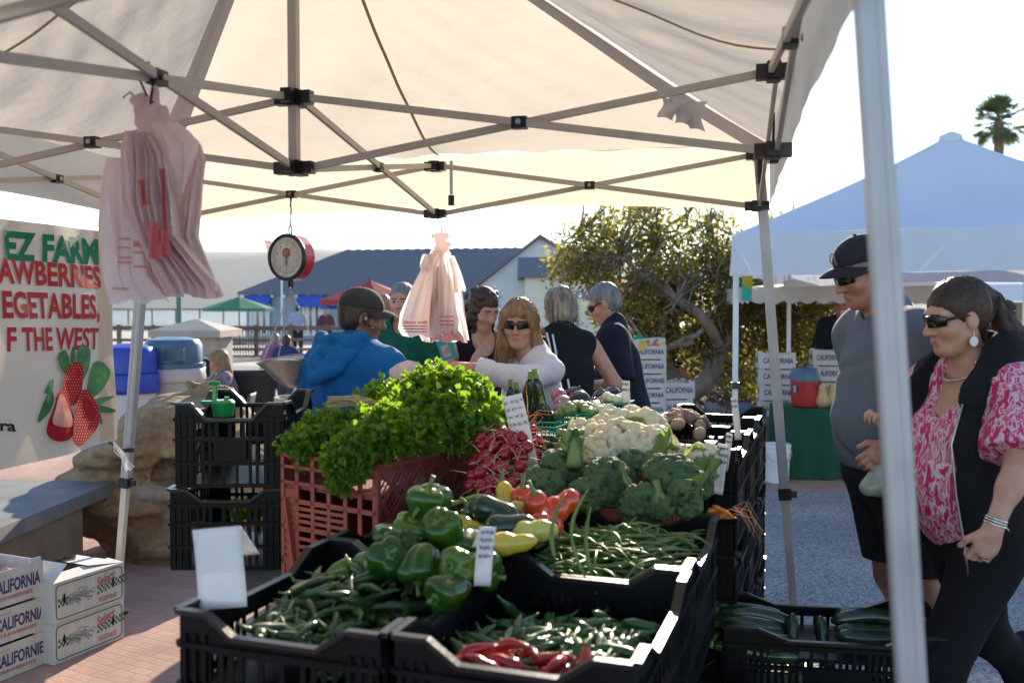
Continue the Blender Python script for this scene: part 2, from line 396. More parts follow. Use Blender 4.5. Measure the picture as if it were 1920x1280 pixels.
hill('far_hills', -4200, 4000, 4300, [(-4200,240),(-2400,290),(-1300,290),(-700,300),(-380,325),(-150,320),(300,290),(1200,220),(4000,120)], 1500, seed=9)

# the long pier far across the bay
t = thing('pier', 'long low pier on thin piles far out over the pale bay', 'pier', (-110,330,-3.2))
mb = MB(); mb.b2((-230,328,1.0),(60,332,1.5)); part('deck', mb, M['wood'], t, world=True)
pl0 = None
for i in range(34):
    x = -228+i*8.4
    if i == 0:
        mb = MB(); mb.tube([(x,330,-3.6),(x,330,1.0)], .28, 6); pl0 = part('pile', mb, M['wood'], t, world=True)
    else:
        o = pl0.copy(); COL.objects.link(o); o.parent = t; o.location = (pl0.location[0]+i*8.4, 0, 0)
t = None

# ---------------------------------------------------------------- boardwalk behind the plaza: deck and railing
Z_RAIL = .98
M['railwood'] = mat('railwood', (.17,.125,.10), .8, (.11,.08,.065), 3, bump=.3, bscale=12)
t = thing('boardwalk_railing', 'long brown timber railing along the raised boardwalk before the blue building', 'railing', (-9,30,0))
xa, xb = -17.0, -1.6
for k, (z0, z1, nm) in enumerate(((.86,1.0,'top_rail'),(.50,.59,'rail'),(.20,.29,'rail'))):
    mb = MB(); mb.b2((xa,29.95,z0),(xb,30.10,z1)); part(nm, mb, M['railwood'], t, world=True)
mb = MB(); mb.b2((xa,29.95,-.32),(xb,30.2,.06)); part('fascia', mb, M['railwood'], t, world=True)
for i in range(15):
    mb = MB(); mb.b2((xa+i*1.1-.07,29.9,-.02),(xa+i*1.1+.07,29.949,1.04)); part('post', mb, M['railwood'], t, world=True)
mb = MB()
for i in range(24): mb.b2((-9.35+i*.09,29.86,.1),(-9.32+i*.09,29.89,.95))
part('baluster_screen', mb, M['railwood'], t, world=True)

# ---------------------------------------------------------------- blue-grey building with a dark hipped roof
M['siding'] = mat('siding', (.30,.36,.44), .7, (.27,.33,.41), 2)
M['sidingwhite'] = mat('sidingwhite', (.72,.73,.76), .7, (.66,.67,.70), 2)
def shingle():
    m = mat('shingle', (.10,.105,.125), .9); nt = m.node_tree; b = [n for n in nt.nodes if n.type == 'BSDF_PRINCIPLED'][0]
    tc = [n for n in nt.nodes if n.type == 'TEX_COORD'][0].outputs['Object']
    br = nt.nodes.new('ShaderNodeTexBrick'); mp = nt.nodes.new('ShaderNodeMapping'); mp.inputs['Rotation'].default_value = (R(90),0,0); nt.links.new(tc, mp.inputs[0]); nt.links.new(mp.outputs[0], br.inputs['Vector']); br.inputs['Scale'].default_value = 5.0
    br.inputs['Color1'].default_value = (.15,.16,.195,1); br.inputs['Color2'].default_value = (.18,.19,.225,1); br.inputs['Mortar'].default_value = (.11,.12,.145,1); br.inputs['Mortar Size'].default_value = .03
    nt.links.new(br.outputs['Color'], b.inputs['Base Color']); b.inputs['Specular IOR Level'].default_value = .15; return m
M['shingle'] = shingle()
M['trimwhite'] = mat('trimwhite', (.78,.78,.80), .5)
M['pane'] = mat('pane', (.05,.06,.08), .06, spec=.8)
M['curtain'] = mat('curtain', (.72,.72,.70), .8)
M['awning'] = mat('awning', (.02,.10,.55), .6, trans=.2)
D = 48.0
def bp(px, py, d=D): return W(px, py, d)
t = thing('seaside_building', 'blue grey clapboard building with dark shingle roof and blue window awnings', 'building', (-6.5,50,0))
x0 = bp(462,600).x; x1 = bp(884,600).x; ez = bp(0,548).z; rz = bp(0,458).z
mb = MB(); mb.b2((x0,D,0),(x1,D+9,ez))
for i in range(14): mb.b2((x0-.01,D-.015-.012,.1+i*.17),(x1-.3,D-.002,.115+i*.17))
part('wall', mb, M['siding'], t, world=True)
mb = MB(); rx0 = bp(612,460).x+.2; xr = bp(1010,450,D).x+2.5
e = .35
mb.add([(x0-e,D-e,ez),(xr,D-e,ez),(xr,D+4.5,rz+.15),(rx0,D+4.5,rz),(x0-e,D+9+e,ez),(xr,D+9+e,ez),(x0-e,D-e,ez-.12),(xr,D-e,ez-.12),(x0-e,D+9+e,ez-.12),(xr,D+9+e,ez-.12)],
       [(0,1,2,3),(0,3,4),(3,2,5,4),(1,5,2),(6,7,1,0),(6,0,4,8),(8,6,7,9)])
for i in range(22): mb.b2((rx0+i*.55,D+4.42,rz+.0+.15*i*.55/(xr-rx0)),(rx0+i*.55+.3,D+4.58,rz+.035+.15*i*.55/(xr-rx0)))
rf = part('roof', mb, M['shingle'], t, world=True)
mb = MB(); v0 = bp(918,500,D); mb.tube([(v0.x,D+2.0,3.2),(v0.x,D+2.0,4.3)], .07, 8); mb.tube([(v0.x,D+2,4.3),(v0.x,D+2,4.42)], [.13,.11], 8); part('vent_pipe', mb, M['shingle'], rf, world=True)
mb = MB()
for i in range(18): mb.b2((x0+.1+i*.62,D-.3,ez-.27),(x0+.22+i*.62,D-.02,ez-.125))
part('rafter_tails', mb, M['trimwhite'], t, world=True)
# white cross gable in front on the right
gx0, gx1 = bp(882,545,44).x, bp(1180,545,44).x; gz = bp(0,548,44).z; gp = bp(1012,446,44)
mb = MB(); mb.add([(gx0,44,0),(gx1,44,0),(gx1,44,gz),(gp.x,44,gp.z),(gx0,44,gz),(gx0,47.9,0),(gx1,47.9,0),(gx1,47.9,gz),(gp.x,47.9,gp.z),(gx0,47.9,gz)], [(0,1,2,3,4),(5,9,8,7,6),(0,4,9,5),(1,6,7,2)])
gb = part('gable_wall', mb, M['sidingwhite'], t, world=True)
mb = MB()
for sx, ex in ((gx0-.45,gp.x),(gx1+.45,gp.x)):
    za = gz-.3; mb.add([(sx,43.6,za),(sx,48,za),(ex,48,gp.z+.02),(ex,43.6,gp.z+.02),(sx,43.6,za+.14),(sx,48,za+.14),(ex,48,gp.z+.16),(ex,43.6,gp.z+.16)], [(0,1,2,3),(7,6,5,4),(0,3,7,4),(0,4,5,1)])
part('gable_roof', mb, M['shingle'], t, world=True)
mb = MB(); mb.b2((gx0-.06,43.86,0),(gx0+.16,43.99,gz)); mb.b2((gx0+.17,43.9,gz-.9),(gx0+3,43.995,gz-.72)); part('corner_board', mb, M['trimwhite'], t, world=True)
for px0, px1 in ((463,501),(563,603)):
    a, b = bp(px0,0).x, bp(px1,0).x; z0, z1 = .15, bp(0,568).z
    mb = MB(); mb.b2((a,D-.09,z0),(b,D-.035,z1)); wn = part('window', mb, M['trimwhite'], t, world=True)
    m2 = MB(); m2.b2((a+.12,D-.11,z0+.12),(b-.12,D-.092,z1-.1)); part('pane', m2, M['pane'], wn, world=True)
    m2 = MB()
    for q in range(3): m2.b2((a+.16+q*.33,D-.135,z0+.12),(a+.36+q*.33,D-.112,z1-.1))
    part('curtain', m2, M['curtain'], wn, world=True)
    mb = MB(); a2, b2 = a-.18, b+.12
    for q in range(8):
        th0, th1 = PI/2*q/8, PI/2*(q+1)/8
        y0, y1 = D-.1-.55*math.sin(th0), D-.1-.55*math.sin(th1); q0, q1 = z1-.05+.48*math.cos(th0), z1-.05+.48*math.cos(th1)
        mb.add([(a2,y0,q0),(b2,y0,q0),(b2,y1,q1),(a2,y1,q1),(a2,D-.1,z1-.05),(b2,D-.1,z1-.05)], [(0,1,2,3),(0,3,4),(1,5,2)])
    mb.b2((a2,D-.66,z1-.2),(b2,D-.645,z1-.05))
    part('awning', mb, M['awning'], t, world=True)
# small pale house further right behind the tree
t = thing('cream_cottage', 'pale cream clapboard cottage half hidden behind the flowering tree', 'building', (3.5,40,0))
mb = MB(); a, b = bp(985,0,40).x, bp(1140,0,40).x; mb.b2((a,40,0),(b,45,bp(0,520,40).z)); part('wall', mb, mat('cream', (.66,.64,.55), .8, (.6,.58,.5), 2), t, world=True)
mb = MB(); z = bp(0,520,40).z; mb.add([(a-.3,39.6,z),(b+.3,39.6,z),(b+.3,42.5,z+1.0),(a-.3,42.5,z+1.0),(a-.3,45.4,z),(b+.3,45.4,z)], [(0,1,2,3),(3,2,5,4),(0,3,4),(1,5,2)]); part('roof', mb, M['shingle'], t, world=True)
mb = MB(); mb.b2((bp(1075,0,39.9).x,39.93,bp(0,560,40).z),(bp(1112,0,39.9).x,39.99,bp(0,545,40).z)); part('window', mb, mat('bluepane', (.12,.14,.4), .3), t, world=True)
# flag
t = thing('flag_pole', 'thin white flagpole with a drooping red striped flag left of the dark roof', 'flag', (bp(528,0,44).x,44,0))
mb = MB(); p = bp(528,600,44); q = bp(528,398,44); mb.tube([(p.x,44,0),(q.x,44,q.z)], [.05,.03], 6); part('pole', mb, M['white'], t, world=True)
M['flag'] = mat('flag', (.45,.10,.12), .8, (.55,.5,.5), 3, trans=.3, sharp=True, stretch=(1,1,8))
mb = MB(); f0 = bp(493,448,43.8); mb.grid(lambda a, b: (f0.x+a*.34+b*.28+.05*math.sin(a*8), 43.8+.05*math.sin(a*7+b*4), f0.z-b*1.05-.1*a), 8, 10); part('flag_cloth', mb, M['flag'], t, world=True)
mb = MB(); mb.tube([(f0.x,43.8,f0.z+.1),(q.x,44,f0.z+.45)], .02, 5); part('halyard', mb, M['white'], t, world=True)

# umbrellas by the building
def umbrella(px, py, d, r, hgt, col, label, tilt=0.0, sector=None):
    p = W(px, py, d); m = mat('umbrella_'+label.split()[0], col, .7, trans=.45)
    t = thing('patio_umbrella', label, 'umbrella', (p.x,d,0)); mb = MB(); n = 8
    zs = p.z
    ang = [2*PI*i/n+.3 for i in range(n)]
    v = [(p.x,d,zs)]+[(p.x+r*math.cos(a),d+r*math.sin(a),zs-hgt) for a in ang]+[(p.x+r*math.cos(a),d+r*math.sin(a),zs-hgt-.13) for a in ang]
    mb.add(v, [(0,1+i,1+(i+1) % n) for i in range(n)]+[(1+i,1+n+i,1+n+(i+1) % n,1+(i+1) % n) for i in range(n)])
    part('canopy', mb, m, t, world=True)
    mb = MB(); mb.tube([(p.x,d,0),(p.x,d,zs+.08)], .03, 6); part('pole', mb, M['wood'], t, world=True)
    mb = MB(); mb.tube([(p.x,d,0),(p.x,d,.08)], [.3,.25], 12); part('base', mb, M['dark'], t, world=True)
    return t
umbrella(694, 526, 24, 1.3, .5, (.42,.045,.06), 'red patio umbrella rising behind the head of the man in green')
tb = umbrella(652, 543, 24.5, .72, .38, (.03,.12,.55), 'bright blue patio umbrella with white lettering beside the red one')
mb = MB(); q = W(622,572,23.1); put_text(mb, 'Ar', (q.x,23.1,q.z), (1,0,0), (0,0,1), .16, bold=.02); part('lettering', mb, M['white'], tb, world=True)
umbrella(448, 556, 40, 1.5, .5, (.07,.26,.17), 'green patio umbrella left of the blue building')
# green lamp post
t = thing('lamp_post', 'dark green lamp post standing behind the domed rubbish bin', 'post', (W(328,0,18).x,18,0))
M['greenpaint'] = mat('greenpaint', (.05,.16,.13), .5)
mb = MB(); x = W(328,0,18).x; mb.tube([(x,18,0),(x,18,3.6)], [.055,.04], 10); part('shaft', mb, M['greenpaint'], t, world=True)
mb = MB(); mb.tube([(x,18,0),(x,18,.3),(x,18,.34)], [.11,.1,.06], 10); part('base', mb, M['greenpaint'], t, world=True)
mb = MB(); mb.lathe([(.05,3.6),(.14,3.75),(.16,3.95),(.05,4.1)], 12, (x,18,0)); part('lamp_head', mb, M['greenpaint'], t, world=True, smooth=40)
# ================================================================ things round the stall: stone seats, boulder, bins
def stone_wall_mat():
    m = mat('stonewall', (.3,.25,.18), .9); nt = m.node_tree; b = [n for n in nt.nodes if n.type == 'BSDF_PRINCIPLED'][0]
    tc = [n for n in nt.nodes if n.type == 'TEX_COORD'][0].outputs['Object']
    v = nt.nodes.new('ShaderNodeTexVoronoi'); v.inputs['Scale'].default_value = 3.2; nt.links.new(tc, v.inputs['Vector'])
    ve = nt.nodes.new('ShaderNodeTexVoronoi'); ve.feature = 'DISTANCE_TO_EDGE'; ve.inputs['Scale'].default_value = 3.2; nt.links.new(tc, ve.inputs['Vector'])
    c, f = color_ramp_noise(nt, tc, 6, [(.2,(.17,.13,.09)),(.5,(.36,.29,.20)),(.8,(.44,.39,.30))], 8)
    hs = nt.nodes.new('ShaderNodeMapRange'); hs.inputs[3].default_value = .65; hs.inputs[4].default_value = 1.25
    sx = nt.nodes.new('ShaderNodeSeparateColor'); nt.links.new(v.outputs['Color'], sx.inputs[0]); nt.links.new(sx.outputs[0], hs.inputs[0])
    h = nt.nodes.new('ShaderNodeHueSaturation'); nt.links.new(c, h.inputs['Color']); nt.links.new(hs.outputs[0], h.inputs['Value'])
    st = nt.nodes.new('ShaderNodeMath'); st.operation = 'SMOOTHSTEP' if False else 'GREATER_THAN'; st.inputs[1].default_value = .009; nt.links.new(ve.outputs['Distance'], st.inputs[0])
    nt.links.new(mix(nt, st.outputs[0], (.12,.10,.08), h.outputs[0]), b.inputs['Base Color'])
    ad = nt.nodes.new('ShaderNodeMath'); ad.operation = 'MULTIPLY_ADD'; ad.inputs[1].default_value = .35; nt.links.new(f, ad.inputs[0]); nt.links.new(st.outputs[0], ad.inputs[2])
    bp_ = nt.nodes.new('ShaderNodeBump'); bp_.inputs['Strength'].default_value = .6; bp_.inputs['Distance'].default_value = .02; nt.links.new(ad.outputs[0], bp_.inputs['Height']); nt.links.new(bp_.outputs[0], b.inputs['Normal'])
    b.inputs['Specular IOR Level'].default_value = .2
    return m
M['stonewall'] = stone_wall_mat()
def slab_mat():
    m = mat('slab', (.30,.29,.27), .85); nt = m.node_tree; b = [n for n in nt.nodes if n.type == 'BSDF_PRINCIPLED'][0]
    tc = [n for n in nt.nodes if n.type == 'TEX_COORD'][0].outputs['Object']
    c, f = color_ramp_noise(nt, tc, 4, [(.25,(.12,.12,.13)),(.55,(.19,.19,.19)),(.8,(.25,.19,.14))], 8)
    nt.links.new(c, b.inputs['Base Color']); bp_ = nt.nodes.new('ShaderNodeBump'); bp_.inputs['Strength'].default_value = .5; bp_.inputs['Distance'].default_value = .02
    nt.links.new(f, bp_.inputs['Height']); nt.links.new(bp_.outputs[0], b.inputs['Normal']); return m
M['slab'] = slab_mat()
M['sandstone'] = mat('sandstone', (.27,.205,.135), .9, (.185,.14,.095), 4.5, .5, bump=.7, bscale=22)
def rock_mat():
    m = mat('rock', (.3,.2,.12), .9); nt = m.node_tree; b = [n for n in nt.nodes if n.type == 'BSDF_PRINCIPLED'][0]
    tc = [n for n in nt.nodes if n.type == 'TEX_COORD'][0].outputs['Object']
    c, f = color_ramp_noise(nt, tc, 3.2, [(.22,(.15,.10,.07)),(.42,(.30,.19,.11)),(.55,(.36,.25,.15)),(.68,(.30,.26,.22)),(.85,(.44,.38,.30))], 9, .8)
    g, f2 = color_ramp_noise(nt, tc, 26, [(.3,(.75,.73,.7)),(.7,(1.12,1.1,1.08))], 8)
    nt.links.new(mix(nt, 1.0, c, g, 'MULTIPLY'), b.inputs['Base Color'])
    ad = nt.nodes.new('ShaderNodeMath'); ad.operation = 'MULTIPLY_ADD'; ad.inputs[1].default_value = .5; nt.links.new(f2, ad.inputs[0]); nt.links.new(f, ad.inputs[2])
    bp_ = nt.nodes.new('ShaderNodeBump'); bp_.inputs['Strength'].default_value = .8; bp_.inputs['Distance'].default_value = .04; nt.links.new(ad.outputs[0], bp_.inputs['Height']); nt.links.new(bp_.outputs[0], b.inputs['Normal'])
    b.inputs['Specular IOR Level'].default_value = .15; return m
M['rock'] = rock_mat()

# big weathered boulder behind the left leg
s = SDF((-3.1,5.2,-.05), (-1.25,7.1,1.25), .022)
s.ell((-2.05,6.2,.30), (.60,.66,.62), .2).ell((-2.12,6.2,.66), (.46,.55,.36), .15).ell((-2.45,5.98,.38), (.42,.36,.36), .12).ell((-1.75,5.95,.36), (.30,.36,.40), .1).ell((-2.4,5.85,.62), (.36,.25,.12), .06).ell((-1.85,5.75,.56), (.34,.16,.09), .05, 'sub').ell((-2.05,5.55,.22), (.25,.12,.12), .05, 'sub')
s.wrinkle(.085, 7, 2, (1,1,2.2)); s.wrinkle(.045, 17, 5, (1,1,2.2)); s.wrinkle(.022, 42, 8, (1,1,1.6)); s.wrinkle(.010, 85, 9); s.clip((0,0,-.02), (0,0,-1))
mb = MB(); s.to(mb); solo('boulder', mb, M['rock'], 'big weathered brown boulder behind the left canopy leg', 'boulder', smooth=True)

# stone bench wall on the left
t = thing('stone_bench', 'low stone seat wall with flat grey slab top under the farm banner', 'stone bench', (-3.2,4.8,0))
mb = MB(); mb.prism([(-2.62,2.4),(-2.48,5.35),(-2.75,5.75),(-4.4,5.9),(-4.4,2.4)], .0, .42); part('wall', mb, M['sandstone'], t, world=True)
for i, (ya, yb) in enumerate(((2.2,3.1),(3.108,4.2),(4.208,5.70))):
    mb = MB(); f = lambda y: -2.54+.09*(y-2.4)/3
    mb.prism([(f(ya),ya),(f(yb),yb),(-3.5-(.1 if i else 0),yb+.1),(-3.5,ya)], .422, .50); part('slab', mb, M['slab'], t, world=True)
mb = MB(); mb.prism([(-3.62,2.2),(-3.62,5.7),(-4.4,5.7),(-4.4,2.2)], .422, .66); part('back_slab', mb, M['slab'], t, world=True)

# stone bin enclosure with porthole and hipped cap
t = thing('litter_enclosure', 'pale stone litter enclosure with round porthole and hipped concrete cap', 'bin enclosure', (W(370,0,10).x,10,0))
M['conc'] = mat('conc', (.40,.37,.33), .9, (.34,.315,.28), 5, bump=.3, bscale=30)
cx = W(362,0,10).x; w = .29
s = SDF((cx-.42,9.55,-.02), (cx+.42,10.5,1.22), .02)
mb = MB(); zt = W(0,632,9.7).z
for a, b in (((cx-w,9.7,0),(cx+w,10.3,.5)),): mb.b2(a, b)
# front wall with a round hole, built as a ring of quads round the porthole
hc = (W(383,690,9.7).x, W(383,690,9.7).z); hr = .105; n = 24
ring = [(hc[0]+hr*math.cos(2*PI*i/n), hc[1]+hr*math.sin(2*PI*i/n)) for i in range(n)]
def edge(i):
    c, s_ = math.cos(2*PI*i/n), math.sin(2*PI*i/n); k = 1/max(abs(c), abs(s_)); hx = min(cx+w-hc[0]-.001, .12) ; return (hc[0]+c*k*hx, hc[1]+s_*k*.14)
outer = [edge(i) for i in range(n)]
V = [(x, 9.7, z) for x, z in ring]+[(x, 9.7, z) for x, z in outer]+[(x, 9.82, z) for x, z in ring]
mb.add(V, [(i,(i+1) % n,n+(i+1) % n,n+i) for i in range(n)]+[(i,2*n+i,2*n+(i+1) % n,(i+1) % n) for i in range(n)])
xs = sorted(set([round(o[0],5) for o in outer])); xl, xh = xs[0], xs[-1]; zl, zh = hc[1]-.14, hc[1]+.14
mb.add([(cx-w,9.7,.5),(xl,9.7,.5),(xl,9.7,zt),(cx-w,9.7,zt),(xh,9.7,.5),(cx+w,9.7,.5),(cx+w,9.7,zt),(xh,9.7,zt),(xl,9.7,zl),(xh,9.7,zl),(xl,9.7,zh),(xh,9.7,zh)], [(0,1,2,3),(4,5,6,7),(1,4,9,8),(10,11,7,2)])
mb.b2((cx-w,9.82,.5),(cx-w+.06,10.3,zt)); mb.b2((cx+w-.06,9.705,.5),(cx+w,10.3,zt)); mb.b2((cx-w+.06,10.2,.5),(cx+w-.06,10.3,zt))
part('pillar_wall', mb, M['conc'], t, world=True)
mb = MB(); e = .37; mb.add([(cx-e,9.6,zt),(cx+e,9.6,zt),(cx+e,10.4,zt),(cx-e,10.4,zt),(cx-e,9.6,zt+.07),(cx+e,9.6,zt+.07),(cx+e,10.4,zt+.07),(cx-e,10.4,zt+.07),(cx,10,zt+.19)], [(3,2,1,0),(0,1,5,4),(1,2,6,5),(2,3,7,6),(3,0,4,7),(4,5,8),(5,6,8),(6,7,8),(7,4,8)])
part('cap', mb, M['conc'], t, world=True)
mb = MB(); mb.lathe([(hr+.018,-.01),(hr+.018,.012),(hr-.004,.014),(hr-.004,-.01)], 28, cap=False); v = mb.V[0]; mb.V[0] = np.stack([v[:,0]+hc[0], 9.69-v[:,2], v[:,1]+hc[1]], 1)
part('porthole_ring', mb, M['alu'], t, world=True)
mb = MB(); mb.b2((hc[0]-.1,9.83,hc[1]-.11),(hc[0]+.1,9.84,hc[1]-.03)); part('inner_panel', mb, M['wood'], t, world=True)

# domed litter bin
c = W(316,0,8.6); BX = c.x
M['bindome'] = mat('bindome', (.05,.11,.19), .35, (.07,.13,.21), 8)
t = thing('litter_bin', 'beige litter barrel with white bag rim and dark blue domed lid', 'litter bin', (BX,8.6,0))
zb = W(0,690,8.6).z
mb = MB(); mb.lathe([(.235,0),(.255,.1),(.265,zb-.1),(.262,zb)], 32, (BX,8.6,0)); part('barrel', mb, mat('barrel', (.46,.42,.36), .8, (.38,.34,.29), 6, bump=.2), t, world=True, smooth=40)
mb = MB(); mb.lathe([(.275,zb-.12),(.29,zb-.09),(.280,zb-.04),(.285,zb+.004),(.268,zb+.01)], 40, (BX,8.6,0), f=lambda a, z: 1+.012*np.sin(9*a+z*30)+.01*np.sin(17*a)); part('bag_rim', mb, mat('bag_rim', (.66,.62,.62), .4, trans=.3), t, world=True, smooth=True)
zt = W(0,632,8.6).z
mb = MB(); mb.lathe([(.287,zb+.012),(.287,zb+.05),(.262,zb+.055),(.262,zb+.07),(.258,zt-.07),(.225,zt-.02),(.12,zt),(.02,zt+.004)], 40, (BX,8.6,0)); lid = part('dome_lid', mb, M['bindome'], t, world=True, smooth=35)
mb = MB(); mb.b2((BX+.02,8.6-.268,zb+.08),(BX+.19,8.6-.2,zt-.09)); part('flap', mb, mat('flap', (.035,.075,.13), .4), lid, world=True)
# blue recycling bins partly behind the banner
M['recblue'] = mat('recblue', (.015,.05,.38), .45)
c = W(232,0,8.2)
t = thing('recycling_bin', 'bright blue recycling bin at the edge of the farm banner', 'recycling bin', (c.x,8.2,0))
mb = MB(); mb.lathe([(.19,0),(.22,.15),(.225,.86),(.225,.9)], 24, (c.x,8.2,0)); part('barrel', mb, mat('recgrey', (.5,.5,.52), .6), t, world=True, smooth=40)
mb = MB(); mb.lathe([(.245,.82),(.25,.86),(.245,.98),(.225,1.0)], 28, (c.x,8.2,0), f=lambda a, z: 1+.02*np.sin(6*a)); part('bag_rim', mb, M['recblue'], t, world=True, smooth=True)
mb = MB(); mb.lathe([(.236,1.0),(.236,1.16),(.20,1.22),(.1,1.25),(.01,1.255)], 28, (c.x,8.2,0)); part('dome_lid', mb, M['recblue'], t, world=True, smooth=40)

# ---------------------------------------------------------------- right-hand stone seat wall and planter
t = thing('planter_wall', 'low stone planter wall with pale slab top below the leaning tree', 'planter wall', (3.4,9.3,0))
mb = MB(); mb.b2((.6,9.3,0),(4.4,9.75,.40)); part('wall', mb, M['stonewall'], t, world=True)
for i in range(3):
    mb = MB(); mb.b2((.55+i*1.29,9.22,.402),(.55+i*1.29+1.28,9.85,.478)); part('slab', mb, M['slab'], t, world=True)
mb = MB(); mb.grid(lambda a, b: (.6+a*3.8, 9.86+b*4.2, .36+.25*b+.05*math.sin(a*17)+.04*math.sin(b*11+a*7)), 30, 20); struct('planter_soil', mb, M['planterbed'])
t = thing('stone_garden_wall', 'rough stone garden wall in shade behind the tree trunk', 'garden wall', (4,14.5,0))
mb = MB(); mb.b2((1.9,14.4,0),(9.5,14.8,.95)); part('wall', mb, M['stonewall'], t, world=True)
mb = MB(); mb.b2((1.85,14.35,.953),(9.5,14.85,1.03)); part('coping', mb, M['slab'], t, world=True)

# ---------------------------------------------------------------- flowering tree with leaning trunk
M['bark'] = mat('bark', (.30,.25,.20), .9, (.17,.135,.105), 9, bump=.8, bscale=20, stretch=(1,1,.3))
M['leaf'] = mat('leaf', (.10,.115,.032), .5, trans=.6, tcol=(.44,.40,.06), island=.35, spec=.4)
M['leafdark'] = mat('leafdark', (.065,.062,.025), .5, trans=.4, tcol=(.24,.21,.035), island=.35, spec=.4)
M['blossom'] = mat('blossom', (.46,.29,.34), .7, trans=.4, island=.3)
def leaves(mb, centers, n, size, spread, mi=0, aspect=.42, seed=1, up=.3):
    rs = np.random.RandomState(seed); N = len(centers)*n
    C = np.repeat(np.array(centers), n, 0); off = rs.normal(size=(N, 3)); off *= (spread*rs.uniform(.2, 1, (N, 1))**.6)/np.linalg.norm(off, axis=1)[:, None]
    P = C+off*np.array((1, 1, .8)); d = off/spread+rs.normal(size=(N, 3))*.6; d[:, 2] += up; d /= np.linalg.norm(d, axis=1)[:, None]
    e = np.cross(d, rs.normal(size=(N, 3))); e /= np.linalg.norm(e, axis=1)[:, None]+1e-9
    L = size*rs.uniform(.6, 1.3, (N, 1)); nrm = np.cross(d, e)
    V = np.stack([P, P+d*L*.5+e*L*aspect*.5+nrm*L*.06, P+d*L, P+d*L*.5-e*L*aspect*.5+nrm*L*.06], 1).reshape(-1, 3)
    i0 = np.arange(N)*4; F = np.stack([i0, i0+1, i0+2, i0+3], 1)
    mb.add(V, F, mi)
def branch_tree(root_pts, rads, crown, nb, seed, mb, tips):
    """main limbs given as polylines; twigs grown from random points toward crown targets"""
    rs = np.random.RandomState(seed)
    for pts, r in zip(root_pts, rads):
        P = np.array(pts, float); tt = np.linspace(0, 1, 14); idx = tt*(len(P)-1)
        Q = np.stack([np.interp(idx, np.arange(len(P)), P[:, k]) for k in range(3)], 1)
        Q[1:-1] += rs.normal(size=Q[1:-1].shape)*.012
        mb.tube(Q, np.interp(tt, [0, 1], r), 9)
    src = np.vstack([np.array([np.array(p)[0]+(np.array(p)[1:]-np.array(p)[0])*1 for p in [q]][0]) for q in root_pts])
    for c in crown:
        j = np.argmin(np.linalg.norm(src-c, axis=1)); a = src[j]; m = (a+c)/2+rs.normal(size=3)*.1
        mb.tube([a, (a*2+m)/3, m, (m+c)/2+rs.normal(size=3)*.03, c], [.022, .018, .013, .009, .005], 5); tips.append(c)
def crown_points(blobs, n, seed):
    rs = np.random.RandomState(seed); out = []
    w = np.array([b[1][0]*b[1][1]*b[1][2] for b in blobs])**.67; w /= w.sum()
    for k in range(n):
        c, r = blobs[rs.choice(len(blobs), p=w)]
        d = rs.normal(size=3); d /= np.linalg.norm(d); out.append(np.array(c)+np.array(r)*d*rs.uniform(.35, 1)**.5)
    return out
YT = 11.3
def tp(px, py, dy=0.0): return W(px, py, YT+dy)
t = thing('flowering_tree', 'bushy flowering tree with twisted leaning trunk and backlit yellow green crown', 'tree', tuple(W(1285,790,10.6))[:2]+(.4,))
mb = MB(); tips = []
limbs = [[tp(1268,760,-.4),tp(1290,742,-.4),tp(1325,715,-.4),tp(1348,670,-.3),tp(1365,620,0),tp(1392,570,.2),tp(1380,520,.2)],
         [tp(1352,660,-.3),tp(1322,600,-.6),tp(1270,560,-.6),tp(1210,520,-.4),tp(1160,480,-.2)],
         [tp(1255,648,-.5),tp(1300,632,-.5),tp(1330,605,-.5),tp(1345,590,-.3)], [tp(1180,745,-.3),tp(1200,700,-.4),tp(1225,660,-.5),tp(1300,640,-.5)],
         [tp(1140,590,.1),tp(1128,540,.2),tp(1120,480,.2),tp(1090,430,.2)],
         [tp(1365,620,0),tp(1440,570,.4),tp(1490,520,.6)], [tp(1160,480,0),tp(1230,440,.2),tp(1290,400,.3)], [tp(1392,570,.2),tp(1350,480,.3),tp(1330,420,.3)]]
blobs = [(tp(1105,470),(.50,.8,.42)), (tp(1180,430,.2),(.55,.8,.40)), (tp(1260,490,.1),(.75,.9,.48)), (tp(1090,510,-.1),(.42,.6,.30)), (tp(1200,570,-.1),(.62,.8,.48)),
         (tp(1330,560,.1),(.7,.9,.55)), (tp(1360,480,.2),(.40,.7,.25)), (tp(1460,545,.5),(.9,.8,.62)), (tp(1280,650,-.1),(.6,.5,.22)), (tp(1420,620,.5),(.8,.6,.45)), (tp(1320,410,.3),(.35,.4,.28)), (tp(1540,590,.7),(.5,.5,.55)), (tp(1215,390,.3),(.25,.4,.12))]
cp = crown_points(blobs, 430, 4)
branch_tree(limbs, [(.15,.06),(.075,.03),(.04,.02),(.06,.04),(.05,.02),(.05,.02),(.03,.015),(.05,.02)], cp, 0, 5, mb, tips)
part('trunk', mb, M['bark'], t, world=True, smooth=True)
mb = MB(); rs = np.random.RandomState(8)
sub = [c+rs.normal(size=3)*.09 for c in tips for _ in range(3)]
leaves(mb, sub, 11, .075, .15, 0, .40, 11); part('crown', mb, M['leaf'], t, world=True)
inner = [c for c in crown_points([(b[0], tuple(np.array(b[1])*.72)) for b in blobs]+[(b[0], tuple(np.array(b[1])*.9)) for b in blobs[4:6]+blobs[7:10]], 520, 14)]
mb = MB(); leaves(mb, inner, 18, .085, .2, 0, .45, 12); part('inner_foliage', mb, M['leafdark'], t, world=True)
mb = MB(); leaves(mb, [c for c in tips if rs.rand() < .75], 12, .036, .19, 0, .9, 13); part('blossoms', mb, M['blossom'], t, world=True)
